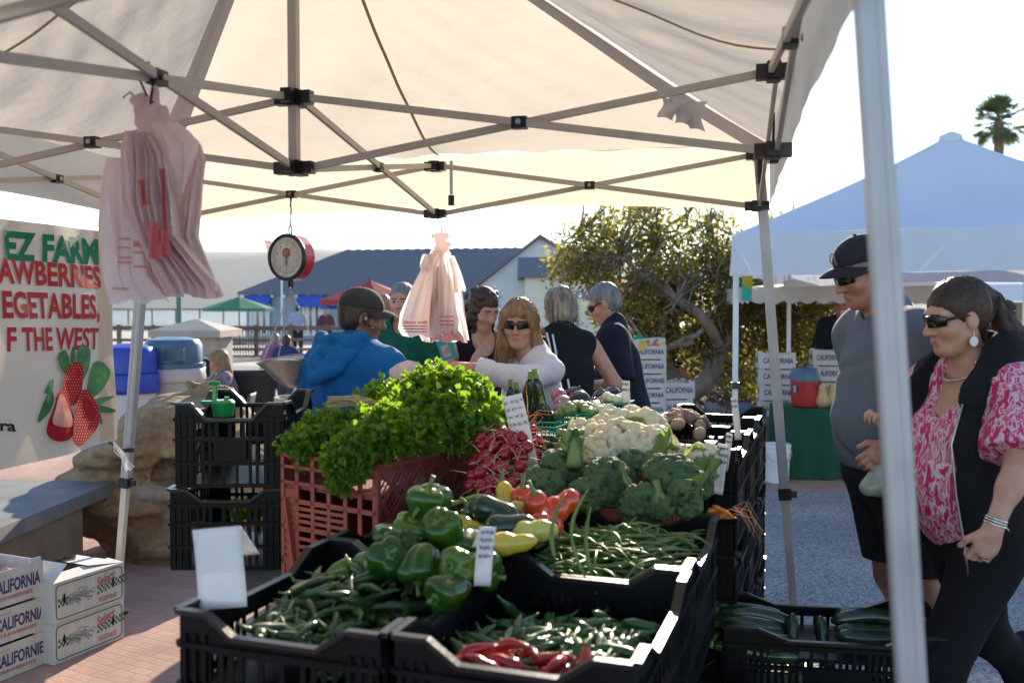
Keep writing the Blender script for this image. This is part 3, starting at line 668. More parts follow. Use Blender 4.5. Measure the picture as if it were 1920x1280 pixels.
# bare twiggy shrub top behind the canopy corner
t = thing('twiggy_shrub', 'sparse twiggy shrub top between the canopy corner and the blue tent', 'shrub', (W(1450,0,13).x,13,0))
mb = MB(); tw = []; rs = np.random.RandomState(3)
for i in range(26):
    a = W(1440+rs.uniform(-20,40), 560, 13); b = W(1400+rs.uniform(-25,130), 395+rs.uniform(-15,70), 13+rs.uniform(-.4,.4)); m = (a+b)/2+Vector(rs.normal(size=3)*.08)
    mb.tube([a,m,b], [.018,.012,.004], 5)
    for k in range(5):
        q = m.lerp(b, rs.uniform(.2,1)); e = q+Vector((rs.normal()*.14,rs.normal()*.1,abs(rs.normal())*.16+.04)); mb.tube([q,(q+e)/2,e], [.006,.004,.002], 4); tw.append(np.array(e)); tw.append(np.array((q+e)/2))
part('stems', mb, M['bark'], t, world=True)
mb = MB(); leaves(mb, tw, 7, .05, .07, 0, .42, 3); part('foliage', mb, M['leaf'], t, world=True)
# dark shrubs behind the stalls on the right
def shrub(px, py, d, r, n, label, m='leaf', seed=1, name='shrub', size=.07):
    c = np.array(W(px, py, d)); t = thing(name, label, 'shrub', (c[0], d, 0))
    pts = crown_points([(c, r)], n, seed); mb = MB()
    for p in pts[::6]: mb.tube([(c[0], d, 0), (c+p)/2*np.array((1,1,.8)), p], [.025,.015,.005], 5)
    part('stems', mb, M['bark'], t, world=True)
    mb = MB(); leaves(mb, pts, 22, size, .2, 0, .45, seed); part('foliage', mb, M[m], t, world=True); return t
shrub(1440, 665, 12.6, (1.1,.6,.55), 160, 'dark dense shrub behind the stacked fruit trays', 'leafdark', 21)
shrub(1560, 620, 12.9, (.8,.6,.8), 130, 'leafy shrub with lit edges behind the cap wearing man', 'leaf', 22)
shrub(1395, 740, 11.4, (.35,.3,.22), 40, 'small yellow green shrub low in the planter bed', 'leaf', 23, size=.06)
shrub(1320, 640, 14.0, (.9,.4,.4), 80, 'hazy green shrub above the garden wall', 'leaf', 24)

# ---------------------------------------------------------------- palms
M['palmtrunk'] = mat('palmtrunk', (.22,.165,.11), .9, (.13,.095,.065), 5, bump=.5, bscale=12, stretch=(1,1,4))
M['frond'] = mat('frond', (.05,.085,.03), .45, trans=.4, tcol=(.16,.22,.04), island=.25)
def palm(px, pyc, d, r, label, seed, n=46):
    rs = np.random.RandomState(seed); c = W(px, pyc, d); t = thing('palm_tree', label, 'palm tree', (c.x, d, 0))
    mb = MB(); zs = np.linspace(0, c.z, 30); mb.tube([(c.x+.12*math.sin(z*.3), d, z) for z in zs], [(.30 if i % 2 else .27)*(1.15-.25*z/c.z) for i, z in enumerate(zs)], 12); part('trunk', mb, M['palmtrunk'], t, world=True, smooth=True)
    mb = MB()
    for k in range(n):
        az = rs.uniform(0, 2*PI); el = rs.uniform(-.9, 1.45); L = r*rs.uniform(.85, 1.1)
        d0 = np.array((math.cos(az)*math.cos(el), math.sin(az)*math.cos(el), math.sin(el))); P0 = np.array(c)
        hub = P0+d0*L*.5+np.array((0,0,-.05*L)); side = np.cross(d0, (0,0,1)); side /= np.linalg.norm(side)+1e-9; upv = np.cross(side, d0)
        mb.tube([P0, hub], [.03,.02], 4)
        for q in np.linspace(-1.3, 1.3, 23):
            dd = d0*math.cos(q)+side*math.sin(q); tip = hub+dd*L*.55*rs.uniform(.85,1.05)+np.array((0,0,-.16*L*abs(rs.normal())*.9)); w = .019*r
            pr = np.cross(dd, upv); mb.add([hub-pr*w*.3, hub+dd*L*.25-pr*w, tip, hub+dd*L*.25+pr*w], [(0,1,2,3)])
    part('crown', mb, M['frond'], t, world=True)
    mb = MB(); rs2 = np.random.RandomState(seed+1)
    for k in range(40):
        a = rs2.uniform(0, 6.28); z = c.z-rs2.uniform(.2, 1.1); mb.add([(c.x+.28*math.cos(a),d+.28*math.sin(a),z),(c.x+.5*math.cos(a),d+.5*math.sin(a),z-.5),(c.x+.33*math.cos(a+.3),d+.33*math.sin(a+.3),z-.1)], [(0,1,2)])
    part('dry_skirt', mb, M['palmtrunk'], t, world=True)
palm(1874, 228, 55, 1.95, 'tall slender fan palm standing clear against the pale sky', 2)
palm(1912, 338, 62, 1.5, 'shorter fan palm whose crown shows low behind the blue tent', 5)
# ================================================================ the stall's own canopy tent
TC = Vector((-.66, 2.85, 0)); TA = 1.40; tu = Vector((math.cos(R(13)), -math.sin(R(13)), 0)); tv = Vector((math.sin(R(13)), math.cos(R(13)), 0))
def TP(i, j, z=0.0): return TC+tu*(TA*i)+tv*(TA*j)+Vector((0,0,z))
ZU, ZL, ZE, ZP = 2.195, 1.985, 2.25, 3.03
tent = thing('canopy_tent', 'cream pop up canopy tent on slanting legs over the vegetable stall', 'canopy tent', TC)
# cloth: four sagging panels, a valance on each side, seams
corners = [(-1,-1),(1,-1),(1,1),(-1,1)]
OV = 1.035
mb = MB(); apex = np.array(TC)+np.array((0,0,ZP))
def panel_pt(A, B, s, r):
    """s along the eave 0..1, r from eave 0 to apex 1"""
    e = A*(1-s)+B*s; p = e*(1-r)+apex*r
    sag = .10*math.sin(PI*s)*math.sin(PI*r)**.8*(1-r)+.03*math.sin(PI*r)
    w = .010*math.sin(26*s+9*r)*math.sin(PI*r)*(1-r)+.006*math.sin(60*s-14*r+3*math.sin(7*r))*(1-r)*math.sin(PI*s)+.007*math.sin(18*r+11*s)*math.sin(PI*s)*(1-r)
    p = p.copy(); p[2] -= sag+w; return p
E = [np.array(TP(i*OV, j*OV, ZE)) for i, j in corners]
for k in range(4):
    A, B = E[k], E[(k+1) % 4]; mb.grid(lambda a, b: panel_pt(A, B, a, b), 56, 40)
part('roof_cloth', mb, M['canopy'], tent, world=True, smooth=True)
rsV = np.random.RandomState(2)
for k in range(4):
    mb = MB(); A, B = E[k], E[(k+1) % 4]; dd = (B-A)/np.linalg.norm(B-A); nn = np.array((dd[1], -dd[0], 0.))
    def val(a, b, A=A, B=B, nn=nn, k=k):
        p = A*(1-a)+B*a; w = (.0018*math.sin(31*a+k)+.0012*math.sin(73*a+2*k)+.002*math.sin(13*a))*b
        drop = .27+.004*math.sin(9*a+k)-.035*math.sin(PI*a)
        return p+nn*(w+.004*b)+np.array((0,0,-drop*b))
    mb.grid(val, 70, 8); part('valance', mb, M['canopy'], tent, world=True, smooth=True)
mb = MB()   # ridge reinforcement bands under the four hips
for k in range(4):
    A = E[k]; nxt = E[(k+1) % 4]; prv = E[k-1]
    def band(a, b, A=A, nxt=nxt, prv=prv):
        p = panel_pt(A, nxt, 0.0, a); t1 = (nxt-A)/np.linalg.norm(nxt-A); t2 = (prv-A)/np.linalg.norm(prv-A); wd = .075*(1-a)+.02*a
        s = (b-.5)*2; q = p+(t1 if s > 0 else t2)*abs(s)*wd; q[2] -= .016+.004*abs(s); return q
    mb.grid(band, 24, 4)
part('hip_bands', mb, M['tape'], tent, world=True, smooth=True)
M['webbing'] = mat('webbing', (.50,.42,.28), .8)
for (sg_, pts) in (('far', (0,1)), ('left', (-1,0)), ('right', (1,0)), ('near', (0,-1))):
    mb = MB(); A = np.array(TP(pts[0]*OV, pts[1]*OV, ZE)); k = {'near':0,'right':1,'far':2,'left':3}[sg_]
    P = [panel_pt(E[k], E[(k+1) % 4], .5, r) - np.array((0,0,.008)) for r in np.linspace(0, .97, 30)]
    mb.tube(P, .007, 5, sq=.4); part('seam_strap', mb, M['webbing'], tent, world=True)
# hanging adjuster strap by the far bracket, loose strips of cloth at the right hip
mb = MB(); p = TP(.03,.98,2.21); mb.box(p+Vector((.04,0,-.07)), (.014,.004,.15)); part('hanging_strap', mb, M['tape'], tent, world=True)
mb = MB(); mb.box(p+Vector((.04,0,-.17)), (.026,.012,.045)); part('strap_buckle', mb, M['blackplastic'], tent, world=True)
mb = MB(); q = np.array(W(1255,196,3.3)); 
for s_ in (0, .045, .095): mb.grid(lambda a, b: (q[0]-.03+s_+a*.055+.012*math.sin(b*5+s_*90), q[1]+.02*math.sin(a*4+b*3), q[2]+.03-b*(.075+s_*.3)-a*.01-s_*.12), 4, 8)
part('loose_flap', mb, M['tape'], tent, world=True, smooth=True)
mb = MB(); mb.box(TP(1.02,.45,2.08), (.03,.03,.07)); mb.box(TP(1.02,.45,2.16), (.008,.012,.10)); part('strap_buckle', mb, M['blackplastic'], tent, world=True)
# frame
def fbar(a, b, name='truss_bar', w=.021, h=.012, m='tentmetal', up=(0,0,1)):
    mb = MB(); mb.bar(a, b, h, w, up); part(name, mb, M[m], tent, world=True)
def block(p, sx=.06, sy=.06, sz=.045, rz=-13):
    mb = MB(); rot = np.array(Matrix.Rotation(R(rz), 3, 'Z')); mb.box(p, (sx*.62, sy*.62, sz*1.2), rot)
    for d in ((1,0),(-1,0),(0,1),(0,-1)):
        c = np.array(p)+rot @ np.array((d[0]*sx*.5, d[1]*sy*.5, 0)); mb.box(c, (sx*.5 if d[0] else .034, sy*.5 if d[1] else .034, sz), rot)
    part('bracket', mb, M['blackplastic'], tent, world=True)
nodes = {'O':(0,0),'F':(0,1),'B':(0,-1),'L':(-1,0),'R':(1,0),'FL':(-1,1),'FR':(1,1),'NL':(-1,-1),'NR':(1,-1)}
for nme, ij in nodes.items():
    big = 1.25 if nme == 'O' else 1.0
    block(TP(*ij, ZU), .062*big, .062*big, .040); block(TP(*ij, ZL), .066*big, .066*big, .036)
def hinge(c, d):
    mb = MB(); mb.bar(c-d*.022, c+d*.022, .031, .034)
    part('hinge', mb, M['blackplastic'], tent, world=True)
    mb = MB(); n = Vector((d.y, -d.x, 0)).normalized(); n = n if n.y < 0 else -n; mb.tube([c+n*.02, c+n*.024], .008, 10); part('rivet', mb, M['alu'], tent, world=True)
for a, b in (('O','F'),('O','B'),('O','L'),('O','R'),('F','FL'),('F','FR'),('R','FR'),('R','NR'),('B','NR'),('B','NL'),('L','NL'),('L','FL')):
    A, B = nodes[a], nodes[b]; d = (TP(*B)-TP(*A)).normalized(); n = Vector((d.y,-d.x,0))*.009; e = d*.03
    fbar(TP(*A,ZU)+n+e, TP(*B,ZL)+n-e); fbar(TP(*A,ZL)-n+e, TP(*B,ZU)-n-e)
    hinge((TP(*A,(ZU+ZL)/2)+TP(*B,(ZU+ZL)/2))/2, d)
mb = MB(); rot = np.array(Matrix.Rotation(R(-13+0), 3, 'Z')); mb.box(TP(0,0,(ZL+ZP)/2-.02), (.027,.027,ZP-ZL), rot); mb.box(TP(0,0,ZP-.03), (.11,.11,.02), rot); part('centre_pole', mb, M['tentmetal'], tent, world=True)
def leg(top, bot, rz, near=False, km=.5):
    top = Vector(top); bot = Vector(bot); d = (top-bot).normalized()
    w = .040 if not near else .034
    mb = MB(); mid = bot.lerp(top, km)
    mb.bar(mid, top, w, w, up=tuple(tv)); 
    for s_ in (-1, 1):      # the rolled grooves of the steel tube
        mb.bar(mid+tv*(-w/2-.0005)+tu*(s_*.010), top+tv*(-w/2-.0005)+tu*(s_*.010), .008, .0025, up=tuple(tv))
    l = part('leg', mb, M['alu'], tent, world=True, smooth=30)
    mb = MB(); mb.bar(bot+Vector((0,0,.02)), mid+d*.1, w*.77, w*.77, up=tuple(tv)); part('inner_leg', mb, M['tentmetal'] if not near else M['alu'], l, world=True)
    mb = MB(); mb.bar(mid-d*.022, mid+d*.028, .052, .052, up=tuple(tv)); mb.bar(mid+tu*.02, mid+tu*.05, .02, .03); part('leg_clamp', mb, M['blackplastic'], l, world=True)
    mb = MB(); mb.box(bot+Vector((0,0,.006)), (.09,.09,.011)); mb.box(bot+Vector((0,0,.035)), (.046,.046,.05)); part('foot', mb, M['blackplastic'], l, world=True)
def ext(p, q, z):
    t_ = (z-p.z)/(q.z-p.z); return p+(q-p)*t_
fr0, fr1 = W(1428,365,3.90), W(1487,1130,3.99); leg(ext(fr0,fr1,ZU), ext(fr0,fr1,0), 0, km=.35)
fl0, fl1 = W(263,560,4.56), W(225,1050,4.66); leg(ext(fl0,fl1,ZU), ext(fl0,fl1,0), 0, km=.315)
nr0, nr1 = W(1635,100,1.19), W(1702,1180,1.19); leg(ext(nr0,nr1,ZU), ext(nr0,nr1,0), 0, True, .3)
nl = TP(-1,-1,ZU); leg(nl, nl+Vector((-.15,-.12,-ZU)), 0)
# latch lever at the far right corner
mb = MB(); p = np.array(W(1424,318,3.87)); mb.box(p, (.016,.02,.11)); part('latch', mb, M['blackplastic'], tent, world=True)

# ================================================================ farm banner on the left side
M['vinyl'] = mat('vinyl', (.64,.60,.56), .38, (.58,.54,.50), 4, bump=.10, bscale=7, trans=.30, tcol=(.72,.58,.46))
M['bgreen'] = mat('bgreen', (.01,.20,.11), .6, spec=.2); M['bred'] = mat('bred', (.42,.035,.045), .6, spec=.2); M['bblack'] = mat('bblack', (.012,.012,.012), .4)
M['strawred'] = mat('strawred', (.44,.018,.026), .7, (.28,.010,.03), 9, spec=.1); M['strawseed'] = mat('strawseed', (.66,.30,.20), .5); M['strawflesh'] = mat('strawflesh', (.66,.36,.30), .45, (.52,.10,.08), 14)
M['strawleaf'] = mat('strawleaf', (.05,.22,.05), .5, (.02,.11,.05), 20); M['strawleaf2'] = mat('strawleaf2', (.12,.36,.10), .5, (.03,.16,.07), 16)
P0 = W(222,818,4.36); P1 = Vector((P0.x-1.78*math.sin(R(17)), P0.y-1.78*math.cos(R(17)), 0))
bx = (Vector((P0.x,P0.y,0))-Vector((P1.x,P1.y,0))).normalized(); bn = Vector((bx.y,-bx.x,0))   # bn points to the camera side
BL = (Vector((P0.x,P0.y,0))-Vector((P1.x,P1.y,0))).length; BZ0, BZ1 = .945, 1.935
def BP(px, py, lift=.0):
    """a point of the banner seen at this place, on its own plane"""
    o = Vector((0,0,CAM_Z)); r = (W(px,py,1.0)-o); tt = (Vector((P0.x,P0.y,0))-Vector((0,0,0))).dot(bn)/Vector((r.x,r.y,0)).dot(bn)
    q = o+r*tt; a = (Vector((q.x,q.y,0))-Vector((P1.x,P1.y,0))).dot(bx); return a, q.z
def bwave(a, z):
    return .018*math.sin(a*5.2+z*1.2)+.008*math.sin(a*14+z*7)+.006*math.sin(z*9-a*4)
def B3(a, z, lift=0.0):
    c = Vector((P1.x,P1.y,0))+bx*a+bn*(bwave(a,z)+lift); return (c.x, c.y, z)
ban = thing('farm_banner', 'white vinyl farm banner with green and red lettering and painted strawberries', 'banner', (P0.x,P0.y,BZ0))
mb = MB(); 
def bfun(a, b):
    s_ = a*BL; zt = BZ1-.02+.05*abs(a-1)**2*0-.06*math.sin(PI*a)**2*0; zb = BZ0-.03*math.sin(a*PI)
    if a > .97: zb += .0
    return B3(s_, zb+(zt-zb)*b)
mb.grid(bfun, 90, 40); part('vinyl_sheet', mb, M['vinyl'], ban, world=True, smooth=True)
mb = MB(); mb.grid(lambda a, b: B3(BL-.11+.10*a, BZ0+.005+(BZ1-.03-BZ0)*b, .003), 6, 40); part('hem', mb, mat('hem', (.70,.58,.46), .5, trans=.35, tcol=(.8,.62,.44)), ban, world=True, smooth=True)
def btext(s, pxr, pyr, pxa, pya, pyt, m, lab, bold=.03):
    """lettering whose right end sits at (pxr) and whose left end leaves the frame: baseline through two seen points"""
    aR, zR = BP(pxr, pyr); aL, zL = BP(pxa, pya); _, zT = BP(pxr, pyt); h = zT-zR
    V, F = text_mb(s, h, bold=bold); wv = V[:,0].max(); V[:,0] *= (aR-aL)/wv
    # subdivide long edges is not needed: the wave is gentle
    P = [B3(aL+x, zL+(zR-zL)*(x/(aR-aL))+y, .006) for x, y, _z in V]
    mb = MB(); mb.add(P, F); part('lettering', mb, m, ban, world=True)
btext('EZ FARM', 192, 494, 2, 484, 449, M['bgreen'], 0, .045)
btext('AWBERRIES', 194, 540, -14, 528, 500, M['bred'], 0, .035)
btext('EGETABLES,', 188, 596, -6, 594, 553, M['bred'], 0, .035)
btext('F THE WEST', 186, 653, 2, 657, 614, M['bred'], 0, .03)
btext('ra', 27, 808, -2, 806, 788, M['bblack'], 0, .03)
def bshape(pts, m, name, lift, parent=None):
    P = [BP(x, y) for x, y in pts]; c = (sum(p[0] for p in P)/len(P), sum(p[1] for p in P)/len(P)); mb = MB()
    mb.add([B3(*c, lift)]+[B3(a, z, lift) for a, z in P], [(0,1+(i+1) % len(P),1+i) for i in range(len(P))]); return part(name, mb, m, ban, world=True)
def smooth_poly(pts, n=6):
    P = np.array(pts, float); m = len(P); out = []
    for i in range(m):
        p0, p1, p2, p3 = P[i-1], P[i], P[(i+1) % m], P[(i+2) % m]
        for t_ in np.linspace(0, 1, n, endpoint=False):
            out.append(.5*((2*p1)+(-p0+p2)*t_+(2*p0-5*p1+4*p2-p3)*t_*t_+(-p0+3*p1-3*p2+p3)*t_**3))
    return out
def dots(poly, step, m, lift, clipf=None, sz=1.5):
    P = np.array(poly); mb = MB(); lo, hi = P.min(0), P.max(0); row = 0; y = lo[1]+step
    while y < hi[1]:
        x = lo[0]+(row % 2)*step*.5
        while x < hi[0]:
            ins = False; j = len(P)-1
            for i in range(len(P)):
                if ((P[i][1] > y) != (P[j][1] > y)) and (x < (P[j][0]-P[i][0])*(y-P[i][1])/(P[j][1]-P[i][1]+1e-9)+P[i][0]): ins = not ins
                j = i
            if ins:
                q = [BP(x+sz*.55*math.cos(k*PI/3), y+sz*math.sin(k*PI/3)) for k in range(6)]; mb.add([B3(a, z, lift) for a, z in q], [tuple(range(6))[::-1]])
            x += step
        y += step; row += 1
    part('seeds', mb, m, ban, world=True)
leafs = [[(118,655),(128,668),(132,690),(120,684),(104,672)], [(136,648),(142,668),(139,690),(132,672)], [(146,652),(168,654),(168,690),(156,715),(150,700),(144,680)], [(172,690),(186,676),(206,690),(207,705),(190,735),(166,745)], [(62,785),(72,752),(86,728),(92,745),(84,770),(66,790)], [(72,735),(84,714),(92,712),(88,735)], [(180,748),(213,742),(200,752),(184,760)], [(180,758),(215,768),(205,774),(186,770)], [(186,770),(192,788),(190,796),(184,780)], [(104,660),(124,690),(118,700),(106,684)]]
for i, l in enumerate(leafs): bshape(smooth_poly(l), M['strawleaf2'] if i in (2,3,6) else M['strawleaf'], 'painted_leaf', .007+.0006*i)
s1 = smooth_poly([(112,720),(124,690),(142,678),(155,686),(156,715),(150,745),(132,760),(116,748)]); bshape(s1, M['strawred'], 'painted_berry', .014); dots(s1, 5.5, M['strawseed'], .0155)
s2 = smooth_poly([(96,740),(106,732),(118,742),(128,765),(132,800),(118,822),(92,826),(76,812),(78,790),(88,765)]); bshape(s2, M['strawred'], 'painted_berry', .017)
s2b = smooth_poly([(100,742),(108,738),(116,750),(124,772),(128,796),(108,800),(86,792),(92,765)]); bshape(s2b, M['strawflesh'], 'painted_berry_flesh', .0185)
s3 = smooth_poly([(146,738),(160,730),(176,748),(184,775),(180,800),(158,822),(134,836),(124,824),(128,795),(136,765)]); bshape(s3, M['strawred'], 'painted_berry', .020); dots(s3, 5.5, M['strawseed'], .0215)
# ties at the right end
mb = MB(); p = W(205,828,4.37); q = W(243,842,4.60); mb.tube([p,(p+q)/2+Vector((0,0,-.015)),q], .006, 5); mb.tube([q+Vector((-.03,-.02,0)),q+Vector((.03,-.03,0))], .012, 6); part('tie', mb, M['blackplastic'], ban, world=True)
mb = MB(); rs = np.random.RandomState(1)
for i in range(9):
    a = p+Vector((.02,0,.0)); mb.tube([a, a+Vector((.02+rs.normal()*.01,.02,-.05)), a+Vector((.05+rs.normal()*.015,.05,-.10-rs.uniform(0,.05)))], .003, 4)
part('frayed_tie', mb, M['white'], ban, world=True)

# ================================================================ hanging scale
M['scalered'] = mat('scalered', (.50,.02,.03), .3, coat=.4); M['dialface'] = mat('dialface', (.93,.94,.95), .35); M['steel'] = mat('steel', (.50,.50,.50), .36, (.40,.40,.41), 40, metal=.85, bump=.1, bscale=120)
H1 = (TP(0,1,2.09)+TP(-1,1,2.09))/2
sc = thing('hanging_scale', 'round red dial scale with chains and steel weighing pan', 'scale', (H1.x,H1.y-.03,1.35))
cx, cy = H1.x, H1.y-.03
def SZ(py): return W(0,py,cy).z
mb = MB(); mb.tube([(cx,cy,2.09),(cx+.004,cy,SZ(395)),(cx,cy,SZ(424))], .003, 5); mb.tube([(cx-.01,cy,2.10),(cx+.012,cy-.02,2.07),(cx,cy,2.03)], .003, 5); part('wire', mb, M['dark'], sc, world=True)
def ring(mb, c, rx, rz, r, n=20):
    mb.tube([(c[0]+rx*math.cos(2*PI*i/n), c[1], c[2]+rz*math.sin(2*PI*i/n)) for i in range(n+1)], r, 6, cap=False)
mb = MB(); ring(mb, (cx,cy,SZ(432)), .007, .022, .0035); part('snap_hook', mb, M['blackplastic'], sc, world=True)
# dial body: axis turned a little to the left, seen three quarter
zc = SZ(483); ax_ = Matrix.Rotation(R(-26), 3, 'Z') @ Matrix.Rotation(R(90), 3, 'X')   # local z -> -y, then yawed left
def dial(mb, prof, n=40, mi=None, off=0.0):
    m2 = MB(); m2.lathe(prof, n, cap=prof[0][0] < .03); v = m2.V[0]; v[:,2] += off; v = v @ np.array(ax_).T+np.array((cx+.005,cy,zc)); mb.add(v, m2.F, mi)
mb = MB(); dial(mb, [(.02,-.045),(.098,-.043),(.106,-.035),(.106,.028),(.100,.030)]); part('case', mb, M['scalered'], sc, world=True, smooth=35)
mb = MB(); dial(mb, [(.094,.028),(.1075,.026),(.1095,.036),(.103,.046),(.094,.044),(.092,.034)]); part('bezel', mb, M['blackplastic'], sc, world=True, smooth=35)
mb = MB(); dial(mb, [(.001,.036),(.0935,.036)]); face = part('dial_face', mb, M['dialface'], sc, world=True)
mb = MB()
for i in range(60):
    a = 2*PI*i/60; L = .012 if i % 5 == 0 else .006; m2 = MB(); m2.b2((.068,-.0006,0),(.068+L,.0006,.0004)); v = m2.V[0] @ np.array(Matrix.Rotation(a, 3, 'Z')).T; v[:,2] += .0372; mb.add(v @ np.array(ax_).T+np.array((cx+.005,cy,zc)), m2.F)
for i in range(10):
    a = PI/2-2*PI*i/10; V, F = text_mb(str(i), .010); V[:,0] -= V[:,0].max()/2; V[:,1] -= .005; V = V+np.array((.058*math.cos(a), .058*math.sin(a), .0376)); mb.add(V @ np.array(ax_).T+np.array((cx+.005,cy,zc)), F)
part('dial_marks', mb, M['bblack'], face, world=True)
mb = MB(); 
for r0, z0, mi in ((.023,.038,0),(.013,.0385,1),(.006,.039,0)): 
    m2 = MB(); m2.lathe([(.0005,z0),(r0,z0)], 24, (-.0,.020,0)); mb.add(m2.V[0] @ np.array(ax_).T+np.array((cx+.005,cy,zc)), m2.F, mi)
part('dial_emblem', mb, [mat('emblem', (.60,.16,.12), .4), mat('emblem2', (.72,.45,.4), .4)], face, world=True)
mb = MB(); m2 = MB(); m2.prism([(-.003,.02),(.003,.02),(.005,-.028),(.002,-.045),(-.002,-.045),(-.005,-.028)], .041, .0425); mb.add(m2.V[0] @ np.array(ax_).T+np.array((cx+.005,cy,zc)), m2.F); part('pointer', mb, mat('pointer', (.2,.22,.26), .4), face, world=True)
mb = MB(); mb.tube([(cx,cy,zc-.10),(cx,cy,zc-.135)], .010, 8); ring(mb, (cx,cy,SZ(533)), .010, .022, .0035); part('hook', mb, M['blackplastic'], sc, world=True)
zt = SZ(545); zr = SZ(677)
pc = (cx+.005, cy+.02)
def chain(a, b):
    mb = MB(); a = np.array(a, float); b = np.array(b, float); n = int(np.linalg.norm(b-a)/.0085); d = (b-a)/np.linalg.norm(b-a); u = np.cross(d, (0,1,0)); u /= np.linalg.norm(u); w = np.cross(d, u)
    for i in range(n):
        c = a+(b-a)*(i+.5)/n; e = u if i % 2 else w
        mb.tube([c+d*.007*math.cos(q)+e*.0036*math.sin(q) for q in np.linspace(0, 2*PI, 7)], .0013, 4, cap=False)
    part('chain', mb, M['steel'], sc, world=True)
rim = [(pc[0]-.135,pc[1]-.03),(pc[0]-.10,pc[1]+.11),(pc[0]+.135,pc[1]-.0)]
for x, y in rim: chain((cx,cy,zt), (x,y,zr+.005))
mb = MB()
def pan(a, b):
    th = 2*PI*a; r = b; rx, ry = .158, .15
    z = .135*r**2.0; x = rx*r*math.cos(th); y = ry*r*math.sin(th); lip = .022*(r**8)*(math.cos(2*th)*-.9)
    return (pc[0]+x*(1+.1*r**6*(math.cos(th) < -.3)*abs(math.cos(th))), pc[1]+y, zr-.128+z+lip)
mb.grid(pan, 48, 16); part('weighing_pan', mb, M['steel'], sc, world=True, smooth=True)
sc_pan = [c for c in sc.children if c.name.startswith('weighing_pan')][0]; sc_pan.modifiers.new('solid', 'SOLIDIFY').thickness = .003

# ================================================================ bunches of thin plastic bags
def bag_mat(name, col, tcol, tr):
    return mat(name, col, .30, bump=.7, bscale=30, trans=tr, tcol=tcol, spec=.5)
M['bagA'] = bag_mat('bagA', (.80,.70,.73), (.92,.76,.77), .55); M['bagB'] = bag_mat('bagB', (.84,.76,.75), (.94,.80,.76), .55); M['bagred'] = mat('bagred', (.55,.10,.12), .4, trans=.3); M['bagprint'] = mat('bagprint', (.62,.16,.15), .5, trans=.3)
M['bagpink'] = mat('bagpink', (.66,.42,.44), .42, trans=.4, tcol=(.80,.48,.46), bump=.3, bscale=24)
def sheet(mb, rows, n, y0, fold, seed, mi=0, freq=5):
    """a hanging sheet: rows of (z, xleft, xright, depth), pleated front to back"""
    rs = np.random.RandomState(seed); ph = rs.uniform(0, 6, 4); Z = np.array([r[0] for r in rows])[::-1]; XL = np.array([r[1] for r in rows])[::-1]; XR = np.array([r[2] for r in rows])[::-1]; DP = np.array([r[3] for r in rows])[::-1]
    z0, z1 = Z[0], Z[-1]
    def fn(a, b):
        z = z1+(z0-z1)*b; xl = np.interp(z, Z, XL); xr = np.interp(z, Z, XR); dp = np.interp(z, Z, DP)
        f = math.sin(freq*2*PI*a+ph[0]+1.3*b)*.5+.3*math.sin(freq*4.1*PI*a+ph[1]-2*b)+.2*math.sin(freq*7*PI*a+ph[2]+5*b)
        x = xl+(xr-xl)*(a+.35/freq/2*math.sin(freq*4*PI*a+ph[3])*.5)
        return (x, y0+dp*f*fold+.006*math.sin(9*b+5*a+ph[1]), z+.006*math.sin(13*a+ph[2])*(b > .02))
    mb.grid(fn, n, 40, mi)
AH = (TP(0,0,2.09)+TP(0,-1,2.09))/2; dA = AH.y-.02
def pz(py, d): return W(0,py,d).z
def pxx(px, d): return W(px,600,d).x
def rowsA(L, d): return [(pz(y,d), pxx(l,d), pxx(r,d), dp) for y, l, r, dp in L]
bg = thing('plastic_bags', 'large bunch of crumpled pinkish plastic bags hanging from the near truss', 'plastic bags', (AH.x,dA,1.6))
mb = MB(); sheet(mb, rowsA([(238,285,345,.01),(270,252,372,.02),(300,236,382,.03),(360,205,374,.045),(440,203,362,.055),(520,202,398,.05),(556,214,415,.03)], dA), 120, dA+.03, .8, 1, freq=7)
part('back_bag', mb, M['bagA'], bg, world=True, smooth=True)
mb = MB(); sheet(mb, rowsA([(300,214,258,.01),(330,203,268,.012),(420,200,278,.014),(520,204,292,.012),(566,218,330,.010)], dA), 60, dA-.035, .6, 2, freq=1.6); part('front_bag', mb, M['bagA'], bg, world=True, smooth=True)
mb = MB(); sheet(mb, rowsA([(255,262,300,.01),(300,258,330,.03),(380,262,345,.05),(450,285,352,.05),(510,312,402,.04),(536,322,427,.035),(553,330,424,.03)], dA), 110, dA-.055, .9, 3, freq=6); part('pleated_bag', mb, M['bagA'], bg, world=True, smooth=True)
mb = MB(); sheet(mb, rowsA([(238,305,345,.006),(278,318,386,.01),(330,332,374,.012),(370,345,362,.01)], dA), 40, dA-.05, .6, 5, freq=1.2); part('side_bag', mb, M['bagA'], bg, world=True, smooth=True)
mb = MB()
for l, r_, y0, y1, q in ((300,312,350,395,-.118),(312,336,425,490,-.118),(336,345,330,440,-.112),(330,352,440,485,-.115)): mb.grid(lambda a, b: (pxx(l+(r_-l)*a+7*b,dA), dA+q+.006*math.sin(a*9+b*4), pz(y0+(y1-y0)*b,dA)), 8, 10)
part('red_print', mb, M['bagred'], bg, world=True, smooth=True)
mb = MB()
for i, (y, l, r_) in enumerate(((449,240,262),(455,268,290),(465,238,262),(474,266,292),(483,240,264),(492,238,264),(500,268,290),(540,228,256))): mb.b2((pxx(l,dA),dA-.0475,pz(y+(3 if i != 1 else 10),dA)), (pxx(r_,dA),dA-.0468,pz(y,dA)))
part('print_lines', mb, M['bagprint'], bg, world=True)
mb = MB(); s = SDF((AH.x-.12,dA-.08,1.93), (AH.x+.10,dA+.08,2.07), .005)
